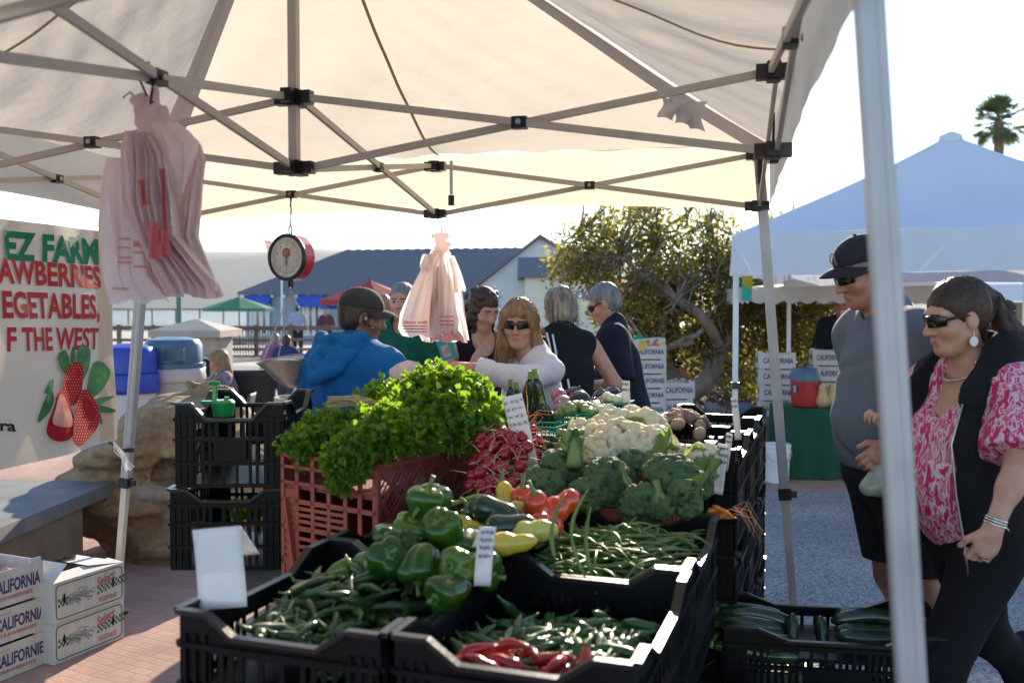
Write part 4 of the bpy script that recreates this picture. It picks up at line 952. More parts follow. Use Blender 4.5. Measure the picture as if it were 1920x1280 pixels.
kx = pxx(289,dA); s.ell((kx,dA,pz(215,dA)), (.036,.03,.034), .01).ell((kx-.015,dA,pz(193,dA)), (.02,.018,.02), .01).ell((kx+.012,dA,pz(182,dA)), (.012,.012,.022), .01).ell((kx-.03,dA,pz(192,dA)), (.014,.012,.008), .01).ell((kx+.01,dA,pz(240,dA)), (.034,.03,.03), .02)
s.crease(.010, 70, 13, (1,1,.35)); s.wrinkle(.004, 160, 4); s.to(mb); part('knot', mb, M['bagA'], bg, world=True, smooth=True)
mb = MB(); mb.tube([(AH.x-.01,dA+.0,2.12),(AH.x-.022,dA-.03,2.08),(kx-.002,dA-.02,pz(183,dA))], .0028, 5); mb.tube([(AH.x+.0,dA,2.08),(AH.x+.004,dA-.03,2.02),(kx+.012,dA-.02,pz(195,dA))], .0028, 5); mb.tube([(AH.x-.07,dA,2.04),(AH.x-.05,dA-.01,2.05),(AH.x-.035,dA,2.035)], .002, 4); part('wire_hook', mb, M['dark'], bg, world=True)

FM = TP(0,1,ZL); dF = FM.y-.03
bg = thing('plastic_bags', 'bunch of backlit white and pink carrier bags hanging beside the scale', 'plastic bags', (FM.x,dF,1.6))
def rowsF(L): return rowsA(L, dF)
mb = MB(); sheet(mb, rowsF([(460,812,840,.01),(500,790,852,.03),(540,778,866,.04),(590,764,872,.05),(640,790,880,.05)]), 90, dF+.05, .8, 11, freq=6); part('back_bag', mb, M['bagB'], bg, world=True, smooth=True)
mb = MB(); sheet(mb, rowsF([(470,812,832,.008),(500,795,820,.012),(540,774,824,.02),(590,752,828,.02),(618,748,832,.016),(630,754,830,.012)]), 60, dF-.03, .7, 12, freq=1.8); part('front_bag', mb, M['bagB'], bg, world=True, smooth=True)
mb = MB(); sheet(mb, rowsF([(475,826,846,.01),(520,824,858,.02),(580,824,862,.025),(622,824,858,.02)]), 50, dF-.05, .7, 13, freq=2.2); part('middle_bag', mb, M['bagB'], bg, world=True, smooth=True)
mb = MB(); sheet(mb, rowsF([(500,816,830,.02),(560,808,834,.03),(600,806,846,.03),(640,806,878,.02)]), 60, dF-.01, .9, 14, freq=4); part('pleated_bag', mb, M['bagpink'], bg, world=True, smooth=True)
mb = MB(); sheet(mb, rowsF([(480,846,852,.01),(515,852,866,.015),(545,856,874,.012)]), 24, dF-.02, .8, 15, freq=2); part('loose_handle', mb, M['bagB'], bg, world=True, smooth=True)
mb = MB(); sheet(mb, rowsF([(478,794,818,.006),(498,788,812,.006),(512,793,806,.004)]), 24, dF-.045, .8, 16, freq=1); part('loose_handle', mb, M['bagB'], bg, world=True, smooth=True)
mb = MB(); z0, z1 = pz(600,dF), pz(606.5,dF)
put_text(mb, 'iiiimm nmiii', (pxx(760,dF),dF-.055,z1), (1,0,0), (0,0,1), z0-z1, pxx(803,dF)-pxx(760,dF), bold=.03)
for y in (610,615,620): mb.b2((pxx(757,dF),dF-.0555,pz(y+2,dF)), (pxx(803,dF),dF-.055,pz(y,dF)))
for y in (592,600,607): mb.b2((pxx(826,dF),dF-.0755,pz(y+2,dF)), (pxx(853,dF),dF-.075,pz(y,dF)))
part('print_lines', mb, M['bagprint'], bg, world=True)
mb = MB(); s = SDF((FM.x-.09,dF-.06,pz(475,dF)), (FM.x+.12,dF+.06,pz(430,dF)), .004); kx = pxx(827,dF)
s.ell((kx,dF,pz(450,dF)), (.026,.024,.028), .01).ell((kx-.022,dF,pz(443,dF)), (.018,.014,.012), .01).ell((kx+.02,dF,pz(442,dF)), (.016,.014,.012), .01).ell((kx+.022,dF,pz(458,dF)), (.024,.018,.010), .01).ell((kx,dF,pz(468,dF)), (.03,.024,.02), .015)
s.crease(.009, 80, 17, (1,1,.35)); s.wrinkle(.003, 180, 9); s.to(mb); part('knot', mb, M['bagB'], bg, world=True, smooth=True)
mb = MB(); mb.tube([(FM.x+.01,dF+.03,ZL-.02),(kx+.004,dF-.01,pz(428,dF)),(kx,dF,pz(445,dF))], .0025, 5); part('wire_hook', mb, M['dark'], bg, world=True)

# ================================================================ neighbouring tents
M['skytinttent'] = mat('skytinttent', (.72,.77,.87), .7, (.66,.71,.83), 1.2, bump=.3, bscale=2.5, trans=.18, tcol=(.7,.75,.85))  # white cloth; blue skylight on its shaded side is put into the colour
M['whitetent'] = mat('whitetent', (.66,.64,.60), .75, (.60,.58,.54), 2, bump=.3, bscale=3, trans=.35, tcol=(.8,.72,.6))
def small_tent(name, label, c0, ang, side, ze, zp, drop, m, scallop=False, lw=.035, legs=(0,1,2,3)):
    """c0 = the front left corner on the ground, ang = direction of the front eave"""
    a = Vector((math.cos(ang), math.sin(ang), 0)); b = Vector((-math.sin(ang), math.cos(ang), 0)); c0 = Vector((c0[0],c0[1],0))
    t = thing(name, label, 'canopy tent', c0); C = [c0, c0+a*side, c0+(a+b)*side, c0+b*side]; ctr = c0+(a+b)*side/2; ap = np.array((ctr.x,ctr.y,zp)); mb = MB()
    for k in range(4):
        A = np.array(C[k])+np.array((0,0,ze)); B = np.array(C[(k+1) % 4])+np.array((0,0,ze))
        def pf(s_, r_, A=A, B=B):
            p = (A*(1-s_)+B*s_)*(1-r_)+ap*r_; p[2] -= .035*math.sin(PI*r_)+.10*math.sin(PI*s_)*math.sin(PI*r_)*(1-r_)+.008*math.sin(14*s_+9*r_)*(1-r_); return p
        mb.grid(pf, 24, 20)
    part('roof_cloth', mb, m, t, world=True, smooth=True)
    for k in range(4):
        A = np.array(C[k])+np.array((0,0,ze)); B = np.array(C[(k+1) % 4])+np.array((0,0,ze)); dd = (B-A)/np.linalg.norm(B-A); nn = np.array((dd[1],-dd[0],0)); mb = MB()
        mb.grid(lambda s_, r_: A*(1-s_)+B*s_+nn*(.012*math.sin(40*s_)*r_+.006*math.sin(95*s_+8*r_)*r_)+np.array((0,0,-r_*(drop+(.03*abs(math.sin(s_*PI*14)) if scallop else .008*math.sin(9*s_))))), 84, 6); part('valance', mb, m, t, world=True, smooth=True)
    if legs:
        for k in legs:
            mb = MB(); p = C[k]+((a+b) if k == 0 else (b-a) if k == 1 else -(a+b) if k == 2 else (a-b))*.03; mb.bar((p.x,p.y,0.012), (p.x,p.y,ze-.02), lw, lw); l = part('leg', mb, M['white'], t, world=True)
            mb = MB(); mb.box((p.x,p.y,.006), (.09,.09,.011)); part('foot', mb, M['blackplastic'], l, world=True)
            mb = MB(); mb.box((p.x,p.y,.98), (.055,.055,.05)); part('leg_clamp', mb, M['blackplastic'], l, world=True)
    return t, C, ctr
c = W(1383,0,7.0)
tt_, CC, ctr = small_tent('canopy_tent', 'blue white peaked tent on the right with long plain valance', (c.x-.03,7.0), R(-24), 3.0, 2.11, 2.99, .30, M['skytinttent'])
mb = MB(); mb.tube([(ctr.x,ctr.y,2.90),(ctr.x,ctr.y,2.985),(ctr.x,ctr.y,3.01)], [.11,.085,.03], 14); part('peak_cap', mb, M['skytinttent'], tt_, world=True)
c = W(1408,0,9.3)
small_tent('canopy_tent', 'pale scallop edged awning tent behind the cap wearing man', (c.x,9.2), R(-4), 2.2, W(0,537,9.2).z, W(0,500,10.3).z, .14, M['whitetent'], True, legs=(1,2))
c = W(1640,0,9.6)
small_tent('canopy_tent', 'cream tent at far right seen from below beyond the woman', (c.x-.3,9.7), R(-6), 3.2, 2.02, 2.75, .1, M['whitetent'], legs=(1,2))
c = W(1850,0,16)
small_tent('canopy_tent', 'distant light blue tent above the people at the far right', (c.x,17), R(-5), 4.5, 2.0, 2.7, .3, M['skytinttent'])
# orange sign hanging beyond the man
s0 = W(1578,582,9.0); s1 = W(1628,645,9.0)
t = thing('orange_sign', 'orange sign with white border and lettering hung up behind the man', 'sign', ((s0.x+s1.x)/2,9.0,s1.z))
mb = MB(); mb.b2((s0.x,9.0,s1.z),(s1.x+.1,9.02,s0.z)); part('board', mb, M['whitetent'], t, world=True)
mb = MB(); mb.b2((s0.x+.03,8.992,s1.z+.035),(s1.x+.07,8.997,s0.z-.02)); part('panel', mb, mat('signorange', (.72,.13,.04), .5, trans=.3), t, world=True)
mb = MB(); mb.tube([(s0.x+.105,8.985,s0.z+.05),(s0.x+.105,8.985,s0.z-.06),(s0.x+.105,8.985,s0.z-.075),(s0.x+.105,8.985,s0.z-.105),(s0.x+.105,8.985,s0.z-.12)], [.003,.004,.012,.014,.004], 8); part('hanging_tag', mb, M['white'], t, world=True)
mb = MB(); put_text(mb, 'P', (s0.x+.11,8.985,s1.z+.06), (1,0,0), (0,0,1), .10, bold=.03); part('lettering', mb, M['white'], t, world=True)
# green and yellow bag strip at the tent corner
p0 = W(1391,517,6.95); p1 = W(1410,564,6.95)
t = thing('hanging_flag', 'narrow green and yellow strip hanging at the blue tent corner', 'flag', ((p0.x+p1.x)/2,6.95,p1.z))
mb = MB(); mb.grid(lambda a, b: (p0.x+a*(p1.x-p0.x), 6.95+.008*math.sin(a*4+b*5), p0.z+(p1.z-p0.z)*b), 6, 10); part('strip', mb, mat('stripgreen', (.02,.42,.28), .4, trans=.45), t, world=True, smooth=True)
mb = MB(); mb.add([(p0.x+.002,6.938,p0.z),(p1.x,6.938,p0.z),(p1.x,6.938,p1.z+.07),(p0.x+.002,6.938,p0.z-.06)], [(0,3,2,1)]); part('yellow_half', mb, mat('stripyellow', (.60,.40,.02), .4, trans=.45), t, world=True)
# ================================================================ tables and crates
M['tabletop'] = mat('tabletop', (.10,.095,.09), .6); M['tableleg'] = mat('tableleg', (.12,.12,.13), .4, metal=.5)
def table(u0, u1, v0, v1, label, z=.655):
    c = T((u0+u1)/2, (v0+v1)/2, 0); t = thing('folding_table', label, 'table', c)
    def tb(mb, a, b): 
        q = [T(a[0],a[1]), T(b[0],a[1]), T(b[0],b[1]), T(a[0],b[1])]; mb.prism([(p.x,p.y) for p in q], a[2], b[2])
    mb = MB(); tb(mb, (u0,v0,z-.03), (u1,v1,z)); part('tabletop', mb, M['tabletop'], t, world=True)
    for a, b in ((u0+.06,v0+.08),(u1-.06,v0+.08),(u0+.06,v1-.08),(u1-.06,v1-.08)):
        mb = MB(); p = T(a,b); mb.tube([(p.x,p.y,0),(p.x,p.y,z-.03)], .014, 8); part('leg', mb, M['tableleg'], t, world=True)
table(-.93, -.07, .02, 1.68, 'folding table under the black pepper crates')
table(-1.66, -.955, 1.06, 1.76, 'folding table under the black crate stack and red herb crate')
table(-.88, -.48, 1.70, 2.42, 'narrow folding table under the squash and the green baskets')

def crate_mb(L, Wd, H, slots=7, dip=.05, lite=False):
    """vented crate, long side along y, floor at 0; raised corners, dipped handles"""
    wall, rim, fl = MB(), MB(), MB(); th = .004
    fl.b2((-Wd/2+.01,-L/2+.01,.004), (Wd/2-.01,L/2-.01,.012))
    def side(o, d, n, ln):
        o = np.array(o); d = np.array(d); n = np.array(n)
        def P(s, z, k=0.0): return o+d*s+n*k+np.array((0,0,z))
        cw = .15*ln; sl = .14*ln; yb = H-dip; zt = lambda s: H if s < cw or s > ln-cw else (H-dip*(s-cw)/sl if s < cw+sl else (H-dip*(ln-cw-s)/sl if s > ln-cw-sl else yb))
        def bx(s0, s1, z0, z1, k0=-.004, k1=.0):
            v = [P(s, z, k) for s in (s0, s1) for z in (z0, z1) for k in (k0, k1)]
            wall.add(v, [(0,1,3,2),(4,6,7,5),(0,4,5,1),(2,3,7,6),(0,2,6,4),(1,5,7,3)])
        zs = [0, .26*H, .30*H, .54*H, .58*H, .78*H]
        bx(0, ln, 0, .05*H); bx(0, ln, .26*H, .31*H); bx(0, ln, .54*H, .59*H); bx(0, ln, .76*H, .80*H)
        pos = [0, cw, cw+sl, ln-cw-sl, ln-cw, ln]; m = 10
        # top panel following the rim line, with a band of small slots below it
        for a, b in zip(pos[:-1], pos[1:]):
            za, zb = zt(a+1e-6) if a == 0 else zt(a), zt(b); zl = .80*H
            v = [P(a,zl,-.004),P(b,zl,-.004),P(b,zb,-.004),P(a,za,-.004),P(a,zl,0),P(b,zl,0),P(b,zb,0),P(a,za,0)]
            wall.add(v, [(0,3,2,1),(4,5,6,7),(0,1,5,4),(3,7,6,2)])
            p, q = P(a,za-.004,.004), P(b,zb-.004,.004); rim.bar(p, q, .019, .009, up=tuple(n+np.array((0,0,1e-3))) if False else (0,0,1))
        # corner post columns and slats
        cs = .07
        bx(0, cs, .05*H, .76*H); bx(ln-cs, ln, .05*H, .76*H)
        for q in range(3): bx(.012+q*.022, .018+q*.022, .03*H, .86*H, 0, .006); bx(ln-.018-q*.022, ln-.012-q*.022, .03*H, .86*H, 0, .006)
        span = ln-2*cs; nn = max(6, int(span/.021)); hw = .15*ln
        for i in range(1, nn):
            s = cs+span*i/nn; w = .0055
            mid = abs(s-ln/2) < hw
            if mid: bx(s-w, s+w, .59*H, .76*H) if i % 2 else None
            else: bx(s-w, s+w, .59*H, .76*H); bx(s-w, s+w, .31*H, .54*H)
            if i % 2 == 0 or not mid: bx(s-w, s+w, .05*H, .26*H)
        bx(ln/2-hw, ln/2+hw, .31*H, .54*H)
        for zz in (.285*H, .565*H, .80*H): bx(0, ln, zz-.005, zz+.005, 0, .009)
    side((-Wd/2,-L/2,0), (1,0,0), (0,-1,0), Wd); side((Wd/2,L/2,0), (-1,0,0), (0,1,0), Wd)
    side((Wd/2,-L/2,0), (0,1,0), (1,0,0), L); side((-Wd/2,L/2,0), (0,-1,0), (-1,0,0), L)
    return wall, rim, fl
CR_MESH = {}
def crate(c, rz, L, Wd, H, label, group, m='crate', dip=.05, fill=None):
    key = (L, Wd, H, m, dip); t = thing('produce_crate', label, 'crate', c, rz, group)
    if key not in CR_MESH:
        w, r, f = crate_mb(L, Wd, H, dip=dip); CR_MESH[key] = (w.mesh('wall', M[m]), r.mesh('rim', M['craterim' if m == 'crate' else m]), f.mesh('floor', M[m]))
    for nm, me in zip(('wall','rim','floor'), CR_MESH[key]):
        o = bpy.data.objects.new(nm, me); COL.objects.link(o); o.parent = t
    if fill is not None:    # a dark liner tray that carries the produce
        mb = MB(); mb.b2((-Wd/2+.012,-L/2+.012,fill-.012), (Wd/2-.012,L/2-.012,fill)); part('liner_tray', mb, M['crate'], t)
    return t
def tcrate(u0, v0, label, z=.657, L=.555, Wd=.425, H=.335, dip=.040, **k):
    return crate(T(u0+Wd/2, v0+L/2, z), R(-19), L, Wd, H, label, 'black vented produce crates', dip=dip, **k)
GC = 'black vented produce crates'
tcrate(-.43, .0, 'black crate of dark green and red chillies nearest the front right', fill=.155)
tcrate(-.877, -.01, 'black crate of long green chillies with a blank white card at its corner', fill=.18)
tcrate(-.435, .575, 'black crate of green string beans behind the chilli crate', fill=.215)
tcrate(-.877, .565, 'black crate under the heaped bell peppers and yellow peppers', fill=.21)
# left stack
crate((W(445,0,3.42).x, 3.46, .657), R(2), .52, .385, .283, 'lower black crate of the left stack holding green produce', GC, dip=.04)
crate((W(452,0,3.42).x, 3.46, .942), R(2), .52, .37, .295, 'upper black crate of the left stack with green lidded tool on it', GC, dip=.055)
# right-hand columns, three high
for j, (v0, lab) in enumerate(((1.74,'front'),(2.23,'middle'),(2.72,'rear'))):
    for k in range(3):
        lv = ('bottom','second','top')[k]
        tcrate(-.415, v0, lab+' column of black crates beside the canopy leg, '+lv+' one', z=.002+k*.362, L=.46, Wd=.40, H=.36, dip=.045, fill=.22 if k == 2 else None)
# zucchini crates on the right, two high
CZ = W(1555,0,3.05)
for k in range(2):
    crate((CZ.x, 3.0, .002+k*.286), R(81), .675, .35, .284, ('lower black crate beneath the dark zucchini crate','low black crate of dark zucchini in front of the woman')[k], GC, dip=.035, fill=.19 if k else None)
crate((W(1415,0,2.5).x, 2.36, .002), R(81), .60, .36, .284, 'empty black crate low at the front beside the zucchini', GC, dip=.05)
crate((W(1415,0,2.5).x, 2.36, .288), R(81), .60, .36, .20, 'shallow empty black crate on top beside the zucchini', GC, dip=.05)

# red herb crate standing on the table: slotted end, diagonal lattice side
M['redcrate'] = mat('redcrate', (.36,.085,.055), .45, (.30,.065,.045), 8, bump=.08, bscale=90); M['redcrate2'] = mat('redcrate2', (.27,.055,.05), .5, (.22,.05,.045), 8); M['orangecrate'] = mat('orangecrate', (.52,.12,.035), .45, (.45,.10,.03), 8)
rc = W(705,870,2.75); ra = R(90-34); rd = Vector((math.sin(R(34)), math.cos(R(34)), 0)); le = Vector((-math.cos(R(34)), math.sin(R(34)), 0))
RH = .44; RL, RW = .46, .41
t = thing('herb_crate', 'tall red plastic crate heaped with bunches of green herbs', 'crate', (rc.x,rc.y,.657))
def RP(a, b, z): return rc*1.0+rd*a+le*b+Vector((0,0,.657+z-rc.z))
def rbox(mb, a0, a1, b0, b1, z0, z1):
    v = [RP(a, b, z) for a in (a0, a1) for b in (b0, b1) for z in (z0, z1)]; mb.add(v, [(0,1,3,2),(4,6,7,5),(0,4,5,1),(2,3,7,6),(0,2,6,4),(1,5,7,3)])
mb = MB()   # end panel (faces the camera's left): grid of slots
for z0, z1 in ((0,.02),(.085,.11),(.20,.215),(.285,.30),(.345,.355),(.395,.405),(.43,.44)): rbox(mb, 0,.006, 0,RW, z0,z1)
for b in (0,.06,.12,.19,.26,.33,.395): rbox(mb, 0,.007, b,b+.015, .001,.439)
rbox(mb, .001,.004, .02,.12, .11,.20); rbox(mb, .001,.004, .12,.20, .02,.09)
for zz in (.12,.145,.17,.225,.245,.265): rbox(mb, .001,.0055, .13,.40, zz,zz+.011)
for b0, z0, b1, z1 in ((.38,.30,.33,.02),): mb.bar(RP(-.006,b0,z0), RP(-.006,b1,z1), .02, .012)
rbox(mb, .0045,.0085, .008,.19, .022,.135); rbox(mb, .0045,.0085, .33,.402, .022,.33); part('slotted_end', mb, M['redcrate'], t, world=True)
mb = MB()   # long side: diagonal lattice
for z0, z1 in ((0,.015),(.425,.44)): rbox(mb, 0,RL, -.006,0, z0,z1)
for a in (0,RL-.014): rbox(mb, a,a+.014, -.007,-.001, .001,.439)
def clipline(a, z, s):      # a segment of slope s through (a, z) clipped to the panel
    pts = []
    for aa in (.012, RL-.012):
        zz = z+s*(aa-a)
        if .014 <= zz <= .426: pts.append((aa, zz))
    for zz in (.014, .426):
        aa = a+(zz-z)/s
        if .012 < aa < RL-.012: pts.append((aa, zz))
    pts.sort(); return (pts[0], pts[-1]) if len(pts) >= 2 and pts[-1][0]-pts[0][0] > .02 else None
for i in range(-4, 9):
    s_ = clipline(i*.085, 0, 1.15)
    if s_: mb.bar(RP(s_[0][0],-.004,s_[0][1]), RP(s_[1][0],-.004,s_[1][1]), .012, .006, up=tuple(le))
    s_ = clipline(i*.085, .44, -1.15)
    if s_: mb.bar(RP(s_[0][0],-.0045,s_[0][1]), RP(s_[1][0],-.0045,s_[1][1]), .012, .005, up=tuple(le))
for i in range(-16, 34):
    s_ = clipline(i*.0215, 0, 1.15)
    if s_: mb.bar(RP(s_[0][0],-.002,s_[0][1]), RP(s_[1][0],-.002,s_[1][1]), .0045, .003, up=tuple(le))
part('lattice_side', mb, M['redcrate2'], t, world=True)
mb = MB(); rbox(mb, RL-.006,RL, 0,RW, 0,.44); rbox(mb, .006,RL-.006, RW-.006,RW, 0,.44); rbox(mb, .006,RL-.006,.0005,RW-.006, .0,.012); rbox(mb, .01,RL-.01,.01,RW-.01,.33,.345); part('back_panels', mb, M['redcrate2'], t, world=True)
# red-brown crate of broccoli and orange crate of cauliflower
def simple_crate(c, rz, L, Wd, H, m, label, name='produce_crate', dark=None):
    t = thing(name, label, 'crate', c, rz); mb = MB()
    for sx in (-1, 1):
        mb.b2((sx*Wd/2-.004,-L/2,0),(sx*Wd/2+.004,L/2,H-.05)); mb.b2((sx*(Wd/2)-.003,-L/2,H-.02),(sx*Wd/2+.003,L/2,H))
        for i in range(7): y = -L/2+L*i/6; mb.b2((sx*(Wd/2+.006)-.006,y-.008,0),(sx*(Wd/2+.006)+.006,y+.008,H-.001))
    for sy in (-1, 1):
        mb.b2((-Wd/2+.004,sy*L/2-.004,0),(Wd/2-.004,sy*L/2+.004,H-.05)); mb.b2((-Wd/2+.004,sy*L/2-.003,H-.02),(Wd/2-.004,sy*L/2+.003,H))
        for i in range(1,5): x = -Wd/2+Wd*i/5; mb.b2((x-.008,sy*(L/2+.006)-.006,0),(x+.008,sy*(L/2+.006)+.006,H-.001))
    part('wall', mb, M[m], t); mb = MB(); r_ = H+.002
    for a, b in (((-Wd/2,-L/2),(Wd/2,-L/2)),((Wd/2,-L/2),(Wd/2,L/2)),((Wd/2,L/2),(-Wd/2,L/2)),((-Wd/2,L/2),(-Wd/2,-L/2))): mb.bar((*a,r_),(*b,r_),.026,.010)
    part('rim', mb, M[m], t); mb = MB(); mb.b2((-Wd/2+.01,-L/2+.01,.004),(Wd/2-.01,L/2-.01,.012)); mb.b2((-Wd/2+.01,-L/2+.01,H-.09),(Wd/2-.01,L/2-.01,H-.08)); part('floor', mb, M[m], t); return t
simple_crate(T(-.43,1.375,.657), R(-19), .42, .56, .32, 'redcrate', 'red brown crate under the broccoli with carrots at its edge')
simple_crate(T(-.29,1.665,.979), R(-19), .02+.10, .56, .05, 'orangecrate', 'narrow orange tray behind the broccoli heads') if False else None
simple_crate(T(-.25,1.90,.657) if False else T(-.26,1.625,.979), R(-19), .20, .36, .11, 'orangecrate', 'orange plastic tray holding the right hand cauliflower')

# zucchini crate companion: white price cards
def scribble(mb, o, xd, yd, w, rows, rs, lh=.012, r=.0008):
    o = np.array(o, float); xd = np.array(xd, float); yd = np.array(yd, float)
    for k in range(rows):
        x = w*.08
        while x < w*.88:
            L = rs.uniform(.15, .3)*w; n = 9; pts = []
            for i in range(n): pts.append(o+xd*(x+L*i/n+rs.normal()*.001)+yd*(-k*lh*1.5+lh*.5*math.sin(i*2.3+rs.uniform(0,1.5))*rs.uniform(.5,1)))
            mb.tube(pts, r, 4); x += L*1.25
def price_card(c, ang, w, h, label, tilt=8, lean=0, rows=0, fold=False, seed=0, top=.92, name='price_card'):
    """card standing at its bottom centre c, facing the camera side (yaw ang, leaning sideways by lean)"""
    t = thing(name, label, 'price card', c); rs = np.random.RandomState(seed)
    Rm = np.array(Matrix.Rotation(R(ang),3,'Z') @ Matrix.Rotation(R(lean),3,'Y') @ Matrix.Rotation(R(-tilt),3,'X')); mb = MB()
    mb.grid(lambda a, b: np.array((-w/2+w*a, .004*math.sin(b*2.5)+.002*math.sin(a*4), h*b)) @ Rm.T, 6, 10); 
    if fold: mb.grid(lambda a, b: np.array((-w/2+w*a+.012*b, .003+.055*b, h-h*.42*b)) @ Rm.T, 6, 6)
    o = part('card', mb, M['card'], t, smooth=40); o.modifiers.new('solid', 'SOLIDIFY').thickness = .0012
    if rows:
        mb = MB(); scribble(mb, np.array((-w/2,-.004,h*top)) @ Rm.T, np.array((1,0,0)) @ Rm.T, np.array((0,0,1)) @ Rm.T, w, rows, rs, lh=min(.016, h*.09)); part('handwriting', mb, M['ink'], t)
    return t
def at(px, py, d): return W(px,py,d)
def cardpx(pxb, pyb, pxt, pyt, wpx, d, label, **k):
    b = W(pxb,pyb,d); tp_ = W(pxt,pyt,d); h = (tp_-b).length; return price_card(b, k.pop('ang', -6), wpx*d/FPX, h, label, lean=math.degrees(math.atan2(tp_.x-b.x, tp_.z-b.z)), **k)
cardpx(418,1140,400,992, 94, 1.80, 'big blank white folded card at the front left crate corner', fold=True, ang=-4, tilt=4)
cardpx(904,1098,918,990, 34, 1.93, 'small handwritten white card among the green bell peppers', rows=4, fold=True, ang=24, tilt=2, seed=1)
cardpx(994,890,957,742, 40, 2.93, 'tall leaning white card with blue handwriting by the radishes', rows=4, ang=-12, seed=2, tilt=2)
cardpx(1004,750,996,694, 22, 3.72, 'small slanted handwritten card standing above the zucchini', rows=3, ang=-25, seed=3, tilt=2)
cardpx(1174,792,1171,714, 17, 3.6, 'narrow white card standing by the green onion baskets', rows=2, ang=-35, seed=4, tilt=2)
cardpx(1345,926,1354,832, 20, 2.82, 'narrow pale card clipped at the right edge of the broccoli', rows=3, ang=-30, seed=5, tilt=2)
cardpx(1384,824,1373,746, 14, 3.5, 'thin white card standing in the middle black crate column', rows=2, ang=-40, seed=6, tilt=2)
cardpx(1358,882,1367,812, 14, 3.1, 'pointed white card at the corner of the front crate column', rows=2, ang=-45, seed=7, tilt=2)

# ================================================================ cardboard trays and boxes
M['cardboard'] = mat('cardboard', (.36,.23,.13), .85, (.31,.20,.11), 12); M['boxwhite'] = mat('boxwhite', (.62,.60,.57), .7, (.54,.52,.50), 9, bump=.12, bscale=20, stretch=(6,6,.6)); M['inkblue'] = mat('inkblue', (.05,.05,.17), .6); M['inkred'] = mat('inkred', (.48,.13,.13), .6); M['inkgreen'] = mat('inkgreen', (.02,.14,.07), .6); M['inkgrey'] = mat('inkgrey', (.20,.24,.21), .6)
def fruit_tray(c, rz, Lx, Ly, H, word, label, group, small=True, name='fruit_tray', side=False):
    """open cardboard tray, printed long face toward -y"""
    t = thing(name, label, 'cardboard tray', c, rz, group); mb = MB(); th = .004
    mb.b2((-Lx/2,-Ly/2,0),(Lx/2,-Ly/2+th,H)); mb.b2((-Lx/2,Ly/2-th,0),(Lx/2,Ly/2,H)); mb.b2((-Lx/2,-Ly/2+th,0),(-Lx/2+th,Ly/2-th,H)); mb.b2((Lx/2-th,-Ly/2+th,0),(Lx/2,Ly/2-th,H)); mb.b2((-Lx/2+th,-Ly/2+th,0),(Lx/2-th,Ly/2-th,th))
    for sx in (-1,1):
        for sy in (-1,1): mb.box((sx*(Lx/2-.03),sy*(Ly/2-.012),H+.008), (.05,.012,.016))
    part('tray', mb, M['boxwhite'], t)
    mb = MB(); put_text(mb, word, (Lx*(.465-(.50 if small else .84)),-Ly/2-.0015,H*.38), (1,0,0), (0,0,1), H*.36, Lx*(.50 if small else .82), bold=.03); part('lettering', mb, M['inkblue'], t)
    mb = MB()
    if small:
        put_text(mb, 'STRAWBERRIES', (-Lx*.02,-Ly/2-.0015,H*.17), (1,0,0), (0,0,1), H*.11, Lx*.40, bold=.02); put_text(mb, 'Product of', (-Lx*.08,-Ly/2-.0015,H*.83), (1,0,0), (0,0,1), H*.07, Lx*.2)
    else:
        mb.b2((-Lx*.3,-Ly/2-.0015,H*.86),(Lx*.05,-Ly/2-.0005,H*.88))
    part('small_print', mb, M['inkred'], t)
    if side:
        mb = MB(); put_text(mb, word, (-Lx/2-.0015,Ly*.36,H*.40), (0,-1,0), (0,0,1), H*.34, Ly*.72, bold=.035); part('side_lettering', mb, M['inkblue'], t)
    return t
az = R(90-24); d1 = Vector((math.sin(R(24)), math.cos(R(24)), 0))       # the printed faces run away to the right
e = W(92,1244,4.06); e.z = 0
for k in range(3):
    rz = R(90-24); Lx, Ly, H = .47, .36, (.142,.142,.150)[k]
    off = (-.012,.0,-.014)[k]; nrm = Vector((d1.y,-d1.x,0))
    c = e-d1*(Lx/2-off)-nrm*(Ly/2+.004*k); 
    fruit_tray((c.x,c.y,.006+.152*k), rz, Lx, Ly, H, ('CALIFORNIE','CALIFORNIA','CALIFORNIA')[k], ('lowest white strawberry tray of the stack at bottom left','middle white strawberry tray of the stack at bottom left','topmost white strawberry tray at bottom left, filled with tomatoes')[k], 'strawberry trays stacked at bottom left')
topc = Vector((c.x,c.y,.316))
